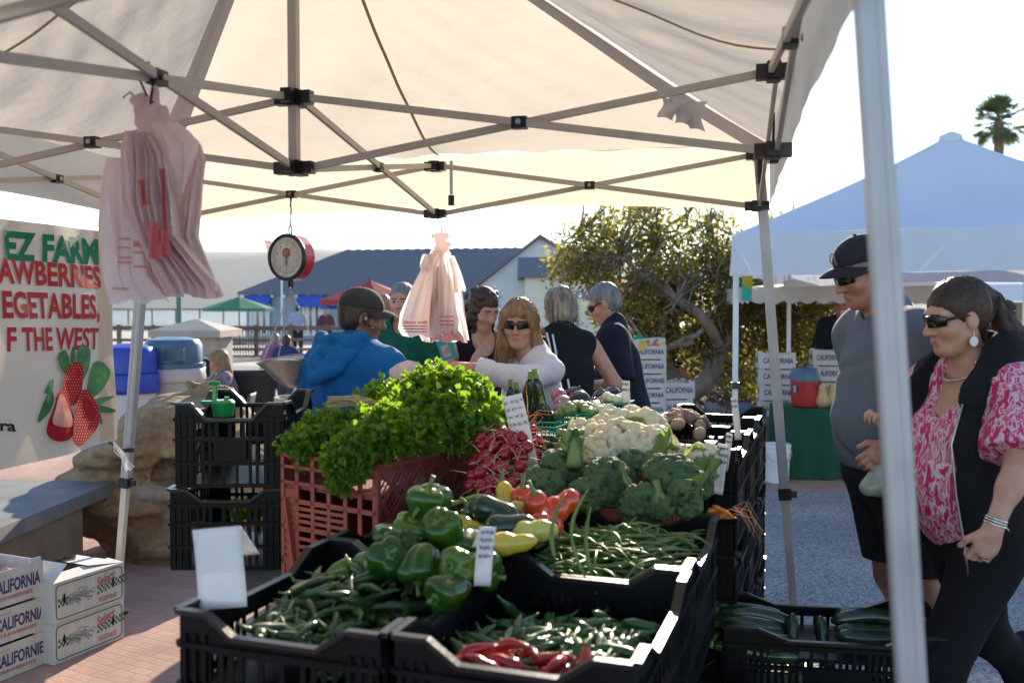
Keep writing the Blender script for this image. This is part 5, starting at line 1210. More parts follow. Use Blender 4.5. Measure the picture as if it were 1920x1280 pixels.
def veg_box(c, rz, label, open_top=False):
    Lx, Ly, H = .39, .31, .178; t = thing('vegetable_box', label, 'cardboard box', c, rz, 'white vegetable boxes on the paving'); mb = MB(); th = .004
    mb.b2((-Lx/2,-Ly/2,0),(Lx/2,-Ly/2+th,H)); mb.b2((-Lx/2,Ly/2-th,0),(Lx/2,Ly/2,H)); mb.b2((-Lx/2,-Ly/2+th,0),(-Lx/2+th,Ly/2-th,H)); mb.b2((Lx/2-th,-Ly/2+th,0),(Lx/2,Ly/2-th,H)); mb.b2((-Lx/2+th,-Ly/2+th,0),(Lx/2-th,Ly/2-th,th))
    part('box', mb, M['boxwhite'], t)
    mb = MB()
    if open_top:
        mb.add([(-Lx/2,-Ly/2,H),(Lx/2,-Ly/2,H),(Lx/2-.01,-Ly/2+.09,H+.012),(-Lx/2+.01,-Ly/2+.09,H+.012)], [(0,1,2,3)]); mb.add([(-Lx/2,Ly/2,H),(Lx/2,Ly/2,H),(Lx/2-.05,Ly/2-.10,H+.03),(-Lx/2+.02,Ly/2-.12,H+.05)], [(3,2,1,0)]); mb.add([(Lx/2,-Ly/2,H),(Lx/2,Ly/2,H),(Lx/2-.16,Ly/2-.05,H+.018),(Lx/2-.16,-Ly/2+.05,H+.018)], [(0,1,2,3)])
        mb.add([(-Lx/2,-Ly/2,H),(-Lx/2,Ly/2,H),(-Lx/2+.10,Ly/2-.03,H+.06),(-Lx/2+.10,-Ly/2+.03,H+.06)], [(0,3,2,1)])
    else: mb.b2((-Lx/2+.002,-Ly/2+.002,H),(Lx/2-.002,Ly/2-.002,H+.004))
    o = part('flaps', mb, M['boxwhite'], t)
    y = -Ly/2-.0012; mb = MB()     # printed frame, rounded
    hw, hh, r = Lx*.465, H*.42, .02; cz = H*.5
    arc = [(sx*(hw-r)+r*math.cos(a), cz+sz*(hh-r)+r*math.sin(a)) for sx, sz, a0 in ((1,1,0),(-1,1,PI/2),(-1,-1,PI),(1,-1,1.5*PI)) for a in np.linspace(a0, a0+PI/2, 6)]
    for i in range(len(arc)):
        a, b = arc[i], arc[(i+1) % len(arc)]; mb.bar((a[0],y,a[1]), (b[0],y,b[1]), .004, .0012, up=(0,1,0))
    rs = np.random.RandomState(4)
    for x0, n in ((-Lx*.44,5),(Lx*.10,15)):
        for i in range(n):
            for j in range(3):
                if (i+j) % 2 == 0: mb.b2((x0+i*.0105,y-.0003,cz-.022+j*.0125+(i*.0012 if x0 > 0 else 0)), (x0+i*.0105+.0100,y+.0008,cz-.0105+j*.0125+(i*.0012 if x0 > 0 else 0)))
    part('printed_frame', mb, M['inkgreen'], t)
    mb = MB(); put_text(mb, 'Select', (Lx*.10,y-.0012,cz+.012), (.985,0,.17), (-.17,0,.985), .042, Lx*.27, bold=.02, shear=.25); put_text(mb, 'VEGETABLES', (Lx*.11,y-.0012,cz-.060), (1,0,0), (0,0,1), .022, Lx*.27, bold=.01); part('lettering', mb, M['inkred'], t)
    mb = MB()
    for i in range(26):    # the etched heap of vegetables in the middle
        a = rs.uniform(0, 6.28); rr = rs.uniform(.2,1); cx_, cz_ = -Lx*.13+.07*rr*math.cos(a), cz+.032*rr*math.sin(a); q = rs.uniform(.008,.018)
        mb.tube([(cx_+q*math.cos(k*PI/4), y-.0005, cz_+q*.7*math.sin(k*PI/4)) for k in range(8)], .0011, 4)
    part('vegetable_print', mb, M['inkgrey'], t)
    mb = MB()
    for x in (-Lx*.36, Lx*.33): mb.lathe([(.001,0),(.008,.0)], 12); v = mb.V[-1]; mb.V[-1] = np.stack([x+v[:,0]*.8, np.full(len(v), y-.0016), cz+.01+v[:,1]*3.0], 1)
    part('hand_holes', mb, M['dark'], t)
    return t
e2 = W(236,1203,4.36); e2.z = 0; n2 = Vector((d1.y,-d1.x,0))
c = e2-d1*.19-n2*.17; veg_box((c.x,c.y,.006), R(90-24), 'lower white vegetable box with green checked print beside strawberry trays')
c = e2-d1*.20-n2*.155+Vector((0,0,.191)); veg_box((c.x,c.y,c.z), R(90-24), 'upper white vegetable box with open flaps beside strawberry trays', True)
# trays on the right-hand planter wall
gb = 'fruit trays stacked on the planter wall'; zb = .48
def wall_stack(px, d, n, words, rz, H, Lx, Ly, lab, z0=zb, side=True):
    x = W(px,0,d).x
    for k in range(n):
        rr = random.uniform(-2,2); fruit_tray((x+random.uniform(-.01,.01),d,z0+k*(H+.014)), rz+R(rr), Lx, Ly, H, words[k % len(words)], lab % ('lowest','second','third','fourth','fifth','sixth','seventh')[k], gb, small=False, side=side)
wall_stack(1212, 9.50, 5, ('CALIFORNIA','CALIFORNIA','CALIFORNIE','CALIFORNIA'), R(4), .130, .36, .42, '%s white tray of the tall stack behind the navy shirt man')
wall_stack(1267, 9.50, 2, ('CALIFORNIE','CALIFORNIA'), R(5), .16, .34, .34, '%s white tray of the short stack below the leaning trunk')
wall_stack(1462, 9.48, 4, ('CALIFORNIA','CALIFORNIA','CALIFORNIE'), R(-12), .145, .36, .36, '%s white tray of the stack beside the red cooler', .482)
wall_stack(1556, 9.72, 4, ('CALIFORNIA',), R(-8), .15, .30, .28, '%s white tray of the stack behind the butternut squash', .482)
def fancy_tray(px, py, d, rz, rx, label):
    c = W(px,py,d); t = thing('fruit_box', label, 'cardboard box', c, rz); t.rotation_euler = (0, rx, rz); mb = MB(); mb.b2((-.14,-.12,0),(.14,.12,.11)); part('box', mb, M['boxwhite'], t)
    mb = MB(); mb.b2((-.135,-.122,.005),(-.02,-.1205,.105)); mb.b2((.04,-.122,.005),(.135,-.1205,.07)); part('yellow_print', mb, mat('printyellow', (.60,.46,.08), .6), t)
    mb = MB(); rs = np.random.RandomState(2)
    for i in range(9): mb.ell((.03+rs.normal()*.035,-.1225,.055+rs.normal()*.018), (.02,.001,.018), 8, 4)
    part('fruit_print', mb, M['inkred'], t); return t
fancy_tray(1178, 668, 9.48, R(2), R(-8), 'tilted colourful fruit box at the left on top of the tall tray stack')
fancy_tray(1217, 655, 9.42, R(8), R(-4), 'upright colourful fruit box under green wrapping on the tall stack')
mb = MB(); q = W(1193,640,9.5); s = SDF(np.array(q)-.16, np.array(q)+.16, .012); s.ell(q, (.10,.08,.055), .02).ell(q+Vector((.03,0,.03)), (.05,.05,.05), .02); s.wrinkle(.016, 38, 2); s.to(mb)
solo('wrapping_bag', mb, mat('wrapgreen', (.01,.36,.15), .35, trans=.3), 'crumpled bright green plastic wrapping on top of the fruit boxes', 'wrapping', smooth=True)
# ================================================================ produce
M['pepper'] = mat('pepper', (.022,.075,.008), .16, (.05,.12,.012), 5, .62, spec=.4, coat=.12, island=.15); M['pepperlight'] = mat('pepperlight', (.08,.16,.015), .18, (.04,.10,.012), 7, spec=.4, coat=.12); M['pepperyellow'] = mat('pepperyellow', (.62,.40,.02), .2, (.5,.42,.06), 8, spec=.6, coat=.3); M['pepperred'] = mat('pepperred', (.55,.03,.012), .16, (.60,.10,.015), 7, .6, spec=.6, coat=.4)
M['peppercream'] = mat('peppercream', (.48,.46,.10), .2, coat=.3); M['poblano'] = mat('poblano', (.012,.045,.03), .15, coat=.4); M['stem'] = mat('stem', (.10,.17,.04), .5)
M['chilli'] = mat('chilli', (.024,.062,.012), .28, (.045,.09,.016), 10, island=.3, coat=.2); M['serrano'] = mat('serrano', (.036,.10,.022), .28, island=.3, coat=.2); M['redchilli'] = mat('redchilli', (.34,.012,.012), .18, (.42,.03,.015), 8, island=.15, coat=.4)
M['bean'] = mat('bean', (.085,.155,.032), .4, (.13,.20,.05), 14, island=.25, sss=0); M['zucchini'] = mat('zucchini', (.010,.032,.016), .2, (.025,.06,.022), 40, .6, coat=.3, stretch=(1,1,.2), island=.2); M['cut'] = mat('cut', (.16,.26,.05), .5)
M['radish'] = mat('radish', (.30,.008,.020), .3, (.24,.008,.02), 12, island=.15, coat=.2); M['root'] = mat('root', (.60,.36,.26), .6)
M['herb'] = mat('herb', (.06,.155,.02), .36, trans=.45, tcol=(.33,.56,.03), island=.55, spec=.5); M['herbstem'] = mat('herbstem', (.30,.33,.12), .5, trans=.3)
M['broc'] = mat('broc', (.05,.105,.035), .75, (.10,.17,.06), 22, bump=.9, bscale=190, island=.12); M['brocstem'] = mat('brocstem', (.20,.29,.10), .5, (.15,.24,.07), 12, trans=.12); M['brocleaf'] = mat('brocleaf', (.10,.18,.07), .5, trans=.4, tcol=(.28,.40,.05), bump=.3, bscale=30)
M['cauli'] = mat('cauli', (.66,.56,.38), .8, (.72,.64,.46), 20, bump=.8, bscale=120, sss=.1); M['caulileaf'] = mat('caulileaf', (.20,.28,.09), .5, trans=.4, tcol=(.34,.44,.08))
M['onionred'] = mat('onionred', (.30,.045,.11), .3, (.42,.14,.20), 6, coat=.2, stretch=(3,3,.4)); M['eggplant'] = mat('eggplant', (.012,.008,.016), .16, coat=.5); M['onionpink'] = mat('onionpink', (.38,.15,.21), .35, (.44,.26,.28), 5); M['turnip'] = mat('turnip', (.66,.66,.56), .5, (.50,.58,.36), 5); M['sprout'] = mat('sprout', (.13,.22,.06), .5, (.22,.30,.10), 18)
M['potato'] = mat('potato', (.42,.32,.20), .8, (.33,.24,.15), 14, bump=.3, bscale=40, island=.2); M['potatored'] = mat('potatored', (.22,.11,.12), .7, (.28,.16,.14), 12); M['carrot'] = mat('carrot', (.66,.20,.03), .5, (.55,.15,.02), 20); M['basket'] = mat('basket', (.01,.34,.24), .35, trans=.35); M['butternut'] = mat('butternut', (.60,.38,.20), .5, (.54,.33,.16), 6); M['tomato'] = mat('tomato', (.50,.05,.02), .2, (.55,.22,.05), 6, coat=.4)
rng = random.Random(11)
def proto(name, parts, label, cat, group=None):
    """a thing built once, with parts: [(part name, mb, material, smooth)]; the first is the thing's own body"""
    t = thing(name, label, cat, (0,0,-50), 0, group)
    for nm, mb, m, sm in parts: part(nm, mb, m, t, smooth=sm)
    return t
class Lot:
    """places the first copy as the original, then clones"""
    def __init__(s, t): s.t = t; s.used = False
    def put(s, loc, rot, scale=1.0, label=None, group=None):
        if not s.used:
            o = s.t; s.used = True; o.location = loc; o.rotation_euler = rot; o.scale = (scale,)*3 if np.isscalar(scale) else scale
            if label: o['label'] = label
            if group: o['group'] = group
            return o
        return clone(s.t, loc, rot, scale, label, group)
# ---- bell peppers
def bell_mb(lobes=4, h=.085, seed=0, r=.042):
    rs = np.random.RandomState(seed); mb = MB(); ph = rs.uniform(0, 6); d = rs.uniform(-.1,.1,lobes)
    prof = [(.004,.016),(.014,.007),(.40*r,.0),(.60*r,.006),(.76*r,.018),(.90*r,.36*h),(1.0*r,.60*h),(1.06*r,.78*h),(.98*r,.91*h),(.78*r,.985*h),(.5*r,h),(.24*r,.965*h),(.06*r,.93*h)]
    zz = np.array([p[1] for p in prof]); zi = np.interp(np.linspace(0, len(prof)-1, 30), range(len(prof)), zz); ri = np.interp(np.linspace(0, len(prof)-1, 30), range(len(prof)), [p[0] for p in prof])
    mb.lathe(list(zip(ri, zi)), 40, f=lambda a, z: (1-.20*np.abs(np.cos(lobes/2*(a+ph+.25*np.sin(a))))**6*(.55+.45*z/h)-.015*np.cos(lobes*(a+ph+.25*np.sin(a))))*(1+.02*np.sin(3*a+z*70)+.015*np.sin(7*a-z*110))*(1+.05*np.cos(a+ph*2))*(1+.04*np.sin(2*a+z*30))); return mb
def stem_mb(h, L=.03, r=.005):
    mb = MB(); mb.lathe([(.018,h-.006),(.013,h+.001),(.006,h+.004)], 10, f=lambda a, z: 1+.2*np.cos(5*a)); mb.tube([(0,0,h),(.002,.002,h+L*.5),(.008,.004,h+L)], [r,r*.85,r*1.15], 7); return mb
bells = [Lot(proto('bell_pepper', [('fruit', bell_mb(l, h, s, r), M[m], True), ('stem', stem_mb(h*.95), M['stem'], True)], 'green bell pepper in the heap', 'bell pepper', 'green bell peppers heaped at the back of the left crates')) for l, h, s, r, m in ((4,.088,1,.045,'pepper'),(3,.095,2,.042,'pepper'),(4,.08,3,.043,'pepperlight'))]
blist = [(805,952,2.20,0,'glossy green bell pepper at the very top of the heap',1.12,(12,20)),(834,1003,2.10,1,'green bell pepper below the topmost one, bulging right',1.08,(35,-30)),(768,1000,2.17,2,'pale green bell pepper left under the topmost one',1.1,(20,10)),(722,1004,2.22,1,'smaller pale bell pepper half hidden at the left of the heap',.85,(100,30)),
 (726,1050,2.05,0,'dark green bell pepper at the lower left of the heap',1.0,(60,20)),(792,1058,1.99,0,'dark green bell pepper front centre of the heap',1.02,(140,-10)),(862,1062,1.97,2,'bright green bell pepper beside the small handwritten card',1.0,(75,-35)),(686,1062,2.12,2,'yellowish green bell pepper lying left of the heap',.9,(80,60)),(878,1020,2.12,1,'green bell pepper behind the small handwritten card',.95,(110,0)),
 (846,1108,1.90,1,'low green bell pepper in the shade in front of the heap',.95,(95,-40)),(758,1030,2.14,0,'green bell pepper wedged in the middle of the heap',1.0,(40,0)),(900,1068,2.02,0,'green bell pepper tucked against the card and crate rim',.95,(100,50)),(640,1076,2.10,2,'small yellow green pepper at the left crate wall',.8,(70,90)),(815,1030,2.2,1,'green bell pepper hidden in the heap core',1.0,(60,0))]
for px, py, d, k, lab, s, (tx, tz) in blist:
    c = W(px, py, d); rot = Euler((R(tx), R(rng.uniform(-12,12)), R(tz))); off = rot.to_matrix() @ Vector((0,0,.043*s)); bells[k].put(c-off, rot, s, lab)
# ---- tapered peppers: chillies, serranos, red chillies, beans
def pod(L, r, bend, seed, tip=.12, n=10, sg=9, sq=1.0, lumps=0):
    rs = np.random.RandomState(seed); mb = MB(); t_ = np.linspace(0, 1, sg+1); x = L*(t_-.5); y = bend*(np.cos((t_-.5)*PI)); z = bend*.4*np.sin(t_*5+seed)
    rad = r*np.minimum(1, np.sqrt(np.clip(t_*7, .12, 1)))*np.where(t_ > .45, 1-(1-tip)*((t_-.45)/.55)**1.6, 1)*(1+.10*np.sin(t_*15+seed)); 
    if lumps: rad = rad*(1+.12*np.sin(t_*lumps))
    rad[-1] *= .35; mb.tube(np.stack([x, y, z], 1), rad, n, sq=sq); return mb, (x[0], y[0], z[0])
def podstem(p, L, r):
    mb = MB(); p = np.array(p); mb.tube([p+np.array((.004,0,0)), p+np.array((-.001,0,0)), p+np.array((-L*.4,.002,.001)), p+np.array((-L,.006,.004))], [r*2.1,r*1.9,r,r*.9], 7); return mb
def pods(name, cat, group, label, variants, m, stem=True):
    lots = []
    for i, (L, r, b, tip, lumps) in enumerate(variants):
        mb, e = pod(L, r, b, i+3, tip, lumps=lumps); ps = [('fruit', mb, M[m], True)]
        if stem: ps.append(('stem', podstem(e, .022, r*.24), M['stem'], True))
        lots.append(Lot(proto(name, ps, label, cat, group)))
    return lots
def scatter(lots, n, fn, zf, ang=None, tilt=18, sc=(.85,1.15), seed=1, label=None, group=None):
    r_ = random.Random(seed)
    for i in range(n):
        p = fn(r_); z = zf(p, r_); a = r_.uniform(0, 360) if ang is None else r_.gauss(*ang)
        r_.choice(lots).put((p[0],p[1],z), (R(r_.uniform(0,360)) if tilt > 60 else R(r_.uniform(-40,40)), R(r_.gauss(0,tilt)), R(a)), r_.uniform(*sc), label, group)
def inT(u0, u1, v0, v1): return lambda r_: T(r_.uniform(u0,u1), r_.uniform(v0,v1))
def lump(base, amp, k=9.0): return lambda p, r_: base+amp*(.5+.5*math.sin(p[0]*k+1.3)*math.cos(p[1]*k*1.2))+r_.uniform(0,.03)
green = pods('green_chilli', 'chilli', 'long green chillies in the front left crate', 'long green chilli lying loose in the front left crate', [(.15,.0105,.018,.15,0),(.13,.0115,.012,.2,0),(.165,.0095,.028,.12,0),(.12,.012,.006,.25,0)], 'chilli')
scatter(green, 84, inT(-.80,-.53,.09,.32), lump(.875,.035), tilt=14, seed=3)
scatter(green, 24, inT(-.80,-.62,.24,.44), lump(.905,.035), tilt=16, seed=4)
serr = pods('serrano_chilli', 'chilli', 'dark green chillies in the front right crate', 'dark green chilli lying loose in the front right crate', [(.10,.011,.006,.35,0),(.09,.012,.004,.4,0),(.115,.0105,.008,.3,0)], 'serrano')
scatter(serr, 150, inT(-.365,-.075,.14,.49), lump(.852,.035), tilt=16, seed=5)
redc = pods('red_chilli', 'chilli', 'red chillies at the near end of the front right crate', 'glossy red chilli at the near end of the front crate', [(.115,.0135,.014,.25,0),(.10,.015,.008,.35,0),(.125,.012,.022,.2,0)], 'redchilli')
scatter(redc, 80, inT(-.37,-.075,.06,.18), lump(.852,.03), tilt=18, seed=6, sc=(.6,.95))
scatter(redc, 14, inT(-.36,-.08,.055,.14), lump(.893,.025), tilt=20, seed=16, sc=(.8,1.05))
bean = pods('string_bean', 'string bean', 'green string beans in the right crate', 'slim green string bean in the heaped bean crate', [(.15,.0042,.018,.5,22),(.17,.0040,.03,.5,24),(.13,.0045,.01,.5,20),(.16,.0042,-.012,.5,22)], 'bean', stem=False)
scatter(bean, 190, inT(-.39,-.06,.62,1.06), lambda p, r_: .91+.06*math.exp(-((p[0]-T(-.2,.85)[0])**2+(p[1]-T(-.2,.85)[1])**2)/.03)+r_.uniform(0,.025), ang=(-25,38), tilt=10, seed=7)
for i, (px, py, d, a, b) in enumerate(((1052,985,2.05,75,40),(1100,1000,2.1,80,70),(1108,1010,2.1,85,65))):
    bean[i % 4].put(W(px,py,d), (0, R(-b), R(a)), 1.15, ('string bean hooked over the left rim of the bean crate','upright string bean at the left end of the bean crate','second upright string bean against the bean crate wall')[i])
# ---- mixed peppers in the left rear crate
def long_pep(L, r, bend, seed, m, tip=.3):
    mb, e = pod(L, r, bend, seed, tip, n=16, sg=14); return Lot(proto('pepper', [('fruit', mb, M[m], True), ('stem', podstem(e, .035, r*.16), M['stem'], True)], 'pepper', 'pepper', 'mixed peppers in the left rear crate'))
yel = long_pep(.13,.026,.01,2,'pepperyellow'); cream = long_pep(.11,.028,.008,4,'peppercream',.5); pob = long_pep(.19,.033,.02,6,'poblano',.35); reds = long_pep(.12,.034,.012,8,'pepperred',.6)
mix_ = [(868,986,2.30,yel,'yellow pepper behind the topmost bell pepper',(0,0,-40)),(940,978,2.28,pob,'long dark poblano pepper draped over the crate rim',(10,20,-28)),(905,968,2.36,pob,'dark blue green pepper lying next to the yellow ones',(0,-5,-60)),(944,948,2.45,yel,'upright yellow pepper beside the red ones',(0,60,-80)),(962,972,2.38,cream,'cream coloured pepper beside the red bell pepper',(0,40,-100)),(985,955,2.44,reds,'round orange red pepper between the yellow and red ones',(0,80,20)),
 (1016,962,2.36,reds,'bright red bell pepper in the rear left crate',(0,60,40)),(1052,950,2.38,reds,'shiny red pepper leaning against the crate rim',(0,-30,25)),(1005,998,2.18,cream,'pale yellow pepper lying on the crate edge',(0,0,10)),(958,1018,2.10,yel,'yellow pepper below the dark poblano',(0,0,15)),(890,1010,2.26,yel,'yellow pepper half hidden under the poblano',(0,10,-30)),(975,998,2.22,pob,'small dark pepper tip near the crate rim',(0,0,-15)),(1030,985,2.32,reds,'deep red pepper low behind the rim',(0,10,60)),(920,1000,2.3,cream,'cream pepper low between poblano and bells',(0,10,80))]
for px, py, d, lot, lab, e_ in mix_: lot.put(W(px,py,d), tuple(R(x) for x in e_), 1.0, lab)
mb, e_ = pod(.13,.006,.03,3,.8); solo('pepper_stalk', mb, M['cut'], 'curled pale green stalk lying over the yellow pepper', 'stalk', smooth=True).location = W(862,950,2.34)
# ---- zucchini
def zuc_mb(L, r, bend, seed):
    mb = MB(); t_ = np.linspace(0, 1, 16); x = L*(t_-.5); rad = r*np.sqrt(np.clip(1-np.abs(2*t_-1)**5, .05, 1))*(.88+.14*t_); mb.tube(np.stack([x, bend*np.cos((t_-.5)*PI), t_*0], 1), rad, 14); return mb
def zuc(L, r, b, seed):
    st = MB(); st.tube([(-L/2+.004,0,0),(-L/2-.012,0,0),(-L/2-.028,.001,0)], [r*.62,r*.40,r*.46], 7); return Lot(proto('zucchini', [('fruit', zuc_mb(L,r,b,seed), M['zucchini'], True), ('stem', st, M['cut'], 30)], 'dark zucchini', 'zucchini'))
zl = [zuc(.21,.023,.012,1), zuc(.19,.021,.006,2), zuc(.23,.024,.02,3)]
gz = 'dark zucchini in the low crate on the right'
for i in range(9):
    zl[i % 3].put(W(1400+8*(i % 3),1146+9*i,3.12-.03*i), (R(i*40), R(4), R(-16+rng.uniform(-4,4))), 1.15, 'dark zucchini in the left group of the low crate', gz)
for i in range(8):
    zl[i % 3].put(W(1640+6*(i % 2),1158+12*(i//2)+rng.uniform(-3,3),3.06-.04*(i//2)), (R(i*55), R(-2), R(174+rng.uniform(-4,4))), 1.2, 'dark zucchini in the right group of the low crate', gz)
for i, (px, py, lab) in enumerate(((1488,1205,'zucchini standing on end left of the crate middle'),(1548,1210,'zucchini standing on end right of the crate middle'))): zl[1].put(W(px,py,2.98), (0, R(-65), R(80+20*i)), 1.0, lab, gz)
gz2 = 'zucchini standing upright behind the radishes'
for i, (px, py, d, tl, lab, s) in enumerate(((1017,765,3.42,78,'tallest upright dark zucchini right of the price card',1.12),(1000,790,3.5,95,'upright zucchini left of the tallest one',.9),(985,760,3.6,100,'upright zucchini with blunt green stem end',.95),(972,775,3.55,85,'shaded upright zucchini near the radish card',.9),(1032,790,3.46,72,'short zucchini leaning right by the green basket',.85),(1024,800,3.4,80,'short upright zucchini in front of the tallest one',.8),(957,768,3.65,90,'zucchini at the left behind the radish card',.9),(992,772,3.68,96,'zucchini hidden at the back of the upright group',.9),(1008,800,3.55,90,'low zucchini in the dark of the upright group',.85))):
    zl[i % 3].put(W(px,py,d), (0, R(tl), R(rng.uniform(-20,20))), s, lab, gz2)
# ---- radishes
def radish():
    a = MB(); a.ell((0,0,0), (.017,.017,.018), 14, 10); b = MB(); b.tube([(0,0,-.016),(.002,0,-.026),(.008,.003,-.045),(.004,.01,-.07)], [.004,.0018,.001,.0004], 5); c = MB(); rs = np.random.RandomState(2)
    for k in range(3): q = rs.normal(size=3)*.012; c.tube([(0,0,.016),(q[0],q[1],.04),(q[0]*3,q[1]*3,.075)], [.002,.0018,.0015], 4)
    return Lot(proto('radish', [('bulb', a, M['radish'], True), ('tail', b, M['root'], True)], 'round red radish in the heap of bunches', 'radish', 'red radishes heaped beside the herb crate'))
rad = radish(); r_ = random.Random(4)
for i in range(125):
    py = r_.uniform(808, 925); px = r_.uniform(888, 985)+(py-865)*-.12; d = 2.96-(py-808)/117*.22+r_.uniform(-.03,.03)
    rad.put(W(px,py,d), (R(r_.uniform(-170,-60)), R(r_.uniform(-60,60)), R(r_.uniform(0,360))), r_.uniform(.85,1.25))
for i in range(16):
    rad.put(W(r_.uniform(985,1010),r_.uniform(800,880),3.08), (R(r_.uniform(-170,-60)), 0, R(r_.uniform(0,360))), r_.uniform(.9,1.2))
mb = MB(); s0 = W(940,872,2.92); s = SDF(np.array(s0)+(-.16,-.12,-.28), np.array(s0)+(.2,.35,.17), .015); s.ell(s0+Vector((.0,.12,-.02)), (.09,.12,.11), .03).ell(s0+Vector((-.01,.02,-.12)), (.10,.12,.13), .05); s.wrinkle(.01, 60, 2); s.to(mb)
solo('radish_greens', mb, M['herb'], 'dark mass of radish greens inside the radish heap', 'radish greens', smooth=True)
mb = MB(); rs = np.random.RandomState(5)
for i in range(20):
    a = np.array(W(965+rs.uniform(0,50), 770+rs.uniform(0,75), 3.0+rs.uniform(-.05,.1))); b = a+np.array((rs.uniform(-.03,.16), rs.uniform(-.05,.05), rs.uniform(-.10,.10))); m_ = (a+b)/2+np.array((0,0,rs.uniform(-.02,.05))); mb.tube([a,(a+m_)/2+rs.normal(size=3)*.006,m_,(m_+b)/2+rs.normal(size=3)*.006,b], [.0016,.0014,.0012,.001,.0006], 4)
for i in range(10):
    a = np.array(W(905+rs.uniform(0,70), 850+rs.uniform(0,50), 2.82)); b = a+np.array((rs.uniform(-.08,.08), -.02, rs.uniform(-.03,.03))); mb.tube([a,(a+b)/2+rs.normal(size=3)*.01,b], [.0025,.002,.0015], 4)
solo('radish_stalks', mb, mat('stalkorange', (.62,.30,.14), .5, trans=.4), 'tangle of thin pale orange stalks and roots around the radish card', 'stalks')
# ---- herbs: bunches made of many small lobed leaflets
def leaflet(mb, c, d, nrm, L):
    s = np.cross(d, nrm); pts = [(0,0),(.25,-.30),(.42,-.55),(.55,-.30),(.72,-.42),(.80,-.15),(1,0),(.80,.15),(.72,.42),(.55,.30),(.42,.55),(.25,.30)]
    V = [c+(d*x+s*y)*L+nrm*L*(.25*abs(y)-.12*x*x) for x, y in pts]; mb.add(V, [(0,1,2,3),(0,3,4,5),(0,5,6,7),(0,7,8,9),(0,9,10,11)])
def herb_bunch(n, seed, rad=(.10,.10,.07)):
    rs = np.random.RandomState(seed); lf, st = MB(), MB(); root = np.array((0,0,-rad[2]*1.2))
    for i in range(n):
        d = rs.normal(size=3); d[2] = abs(d[2])*.9-.15; d /= np.linalg.norm(d); p = d*np.array(rad)*rs.uniform(.45,1.0)*(1+.30*math.sin(5*d[0]+seed)*math.sin(6*d[1]+2*seed))
        if i % 6 == 0: st.tube([root+rs.normal(size=3)*.015, (root+p)/2+rs.normal(size=3)*.01, p], [.0016,.0013,.001], 4)
        for k in range(3):
            dd = d+rs.normal(size=3)*.75; dd /= np.linalg.norm(dd); nn = np.cross(dd, rs.normal(size=3)); nn /= np.linalg.norm(nn); nn = nn if nn[2] > -.2 else -nn; leaflet(lf, p+rs.normal(size=3)*.006, dd, nn, rs.uniform(.016,.031))
    return lf, st
GH = 'bunches of green herbs heaped on the red crate'
hb = []
for i, (n, rd_) in enumerate(((300,(.10,.10,.075)),(330,(.11,.095,.085)),(270,(.085,.10,.085)))):
    lf, st = herb_bunch(n, 20+i, rd_); hb.append(Lot(proto('herb_bunch', [('leaves', lf, M['herb'], False), ('stalks', st, M['herbstem'], True)], 'bunch of leafy green parsley', 'herb bunch', GH)))
hlist = [(820,700,3.10,'parsley bunch at the very top of the heap',1.05),(880,725,3.08,'sunlit parsley bunch right of the heap top',1.0),(770,715,3.16,'parsley bunch left of the heap top',1.0),(712,722,3.18,'parsley bunch at the upper left against the blue sweatshirt',.9),(690,745,3.12,'parsley bunch behind the pale tied stalks',.85),(900,780,3.02,'parsley bunch at the right end by the radishes',1.05),(925,765,3.10,'parsley bunch tip touching the tall price card',.7),(840,770,2.98,'parsley bunch in the middle of the heap front',1.1),(775,775,2.97,'parsley bunch in the shaded front of the heap',1.05),(715,785,2.95,'parsley bunch above the red crate corner',1.0),(655,800,2.97,'darker herb bunch above the slotted crate end',1.0),(600,805,3.0,'herb bunch over the left crate edge',.9),(572,822,2.96,'herb bunch drooping furthest left over the crate',.7),(640,850,2.80,'herb bunch hanging down in front of the crate end',.75),(675,835,2.78,'herb bunch hanging over the crate corner',.85),(640,885,2.76,'lowest herb tip dangling down the red crate',.5),(730,800,2.80,'herb bunch leaning on the lattice side top',.85),(800,792,2.88,'herb bunch low along the lattice side',.85),(860,788,2.95,'herb bunch low at the right lattice end',.9),(615,775,3.08,'herb bunch at the back left of the heap',.9),(745,745,3.1,'parsley bunch filling the heap centre',1.1),(830,740,3.14,'parsley bunch below the heap top',1.1),(690,815,2.98,'herb bunch within the heap over the crate',1.1),(880,690,3.16,'small parsley sprig bunch high on the right',.6),(790,690,3.18,'small parsley sprig bunch high on the left',.6)]
for i, (px, py, d, lab, s) in enumerate(hlist):
    droop = py > 825; py += (34 if px > 705 else 58) if py < 765 else (14 if px > 640 or py > 815 else 30); s *= .86 if px < 720 and py < 830 else 1.0; px -= 8 if px > 850 else 0; hb[i % 3].put(W(px,py,d), (R(rng.uniform(-25,25)+(35 if py > 760 else 0)+(40 if droop else 0)), R(rng.uniform(-25,25)), R(rng.uniform(-60,60))), (s*1.0, s*1.0, s*rng.uniform(.8,1.25)), lab)
mb = MB(); rs = np.random.RandomState(9)
for i in range(60):
    a = np.array(W(612+rs.uniform(0,18), 752+rs.uniform(-9,14), 2.97+rs.uniform(-.03,.03))); b = np.array(W(690+rs.uniform(0,20), 758+rs.uniform(-6,12), 2.97+rs.uniform(-.03,.03))); mb.tube([a,(a+b)/2+np.array((0,0,.012))+rs.normal(size=3)*.004,b], [.0022,.002,.0016], 4)
solo('tied_stalks', mb, mat('palestalk', (.50,.42,.24), .6, trans=.3), 'bundle of pale cut herb stalks tied on top of the heap', 'stalks')
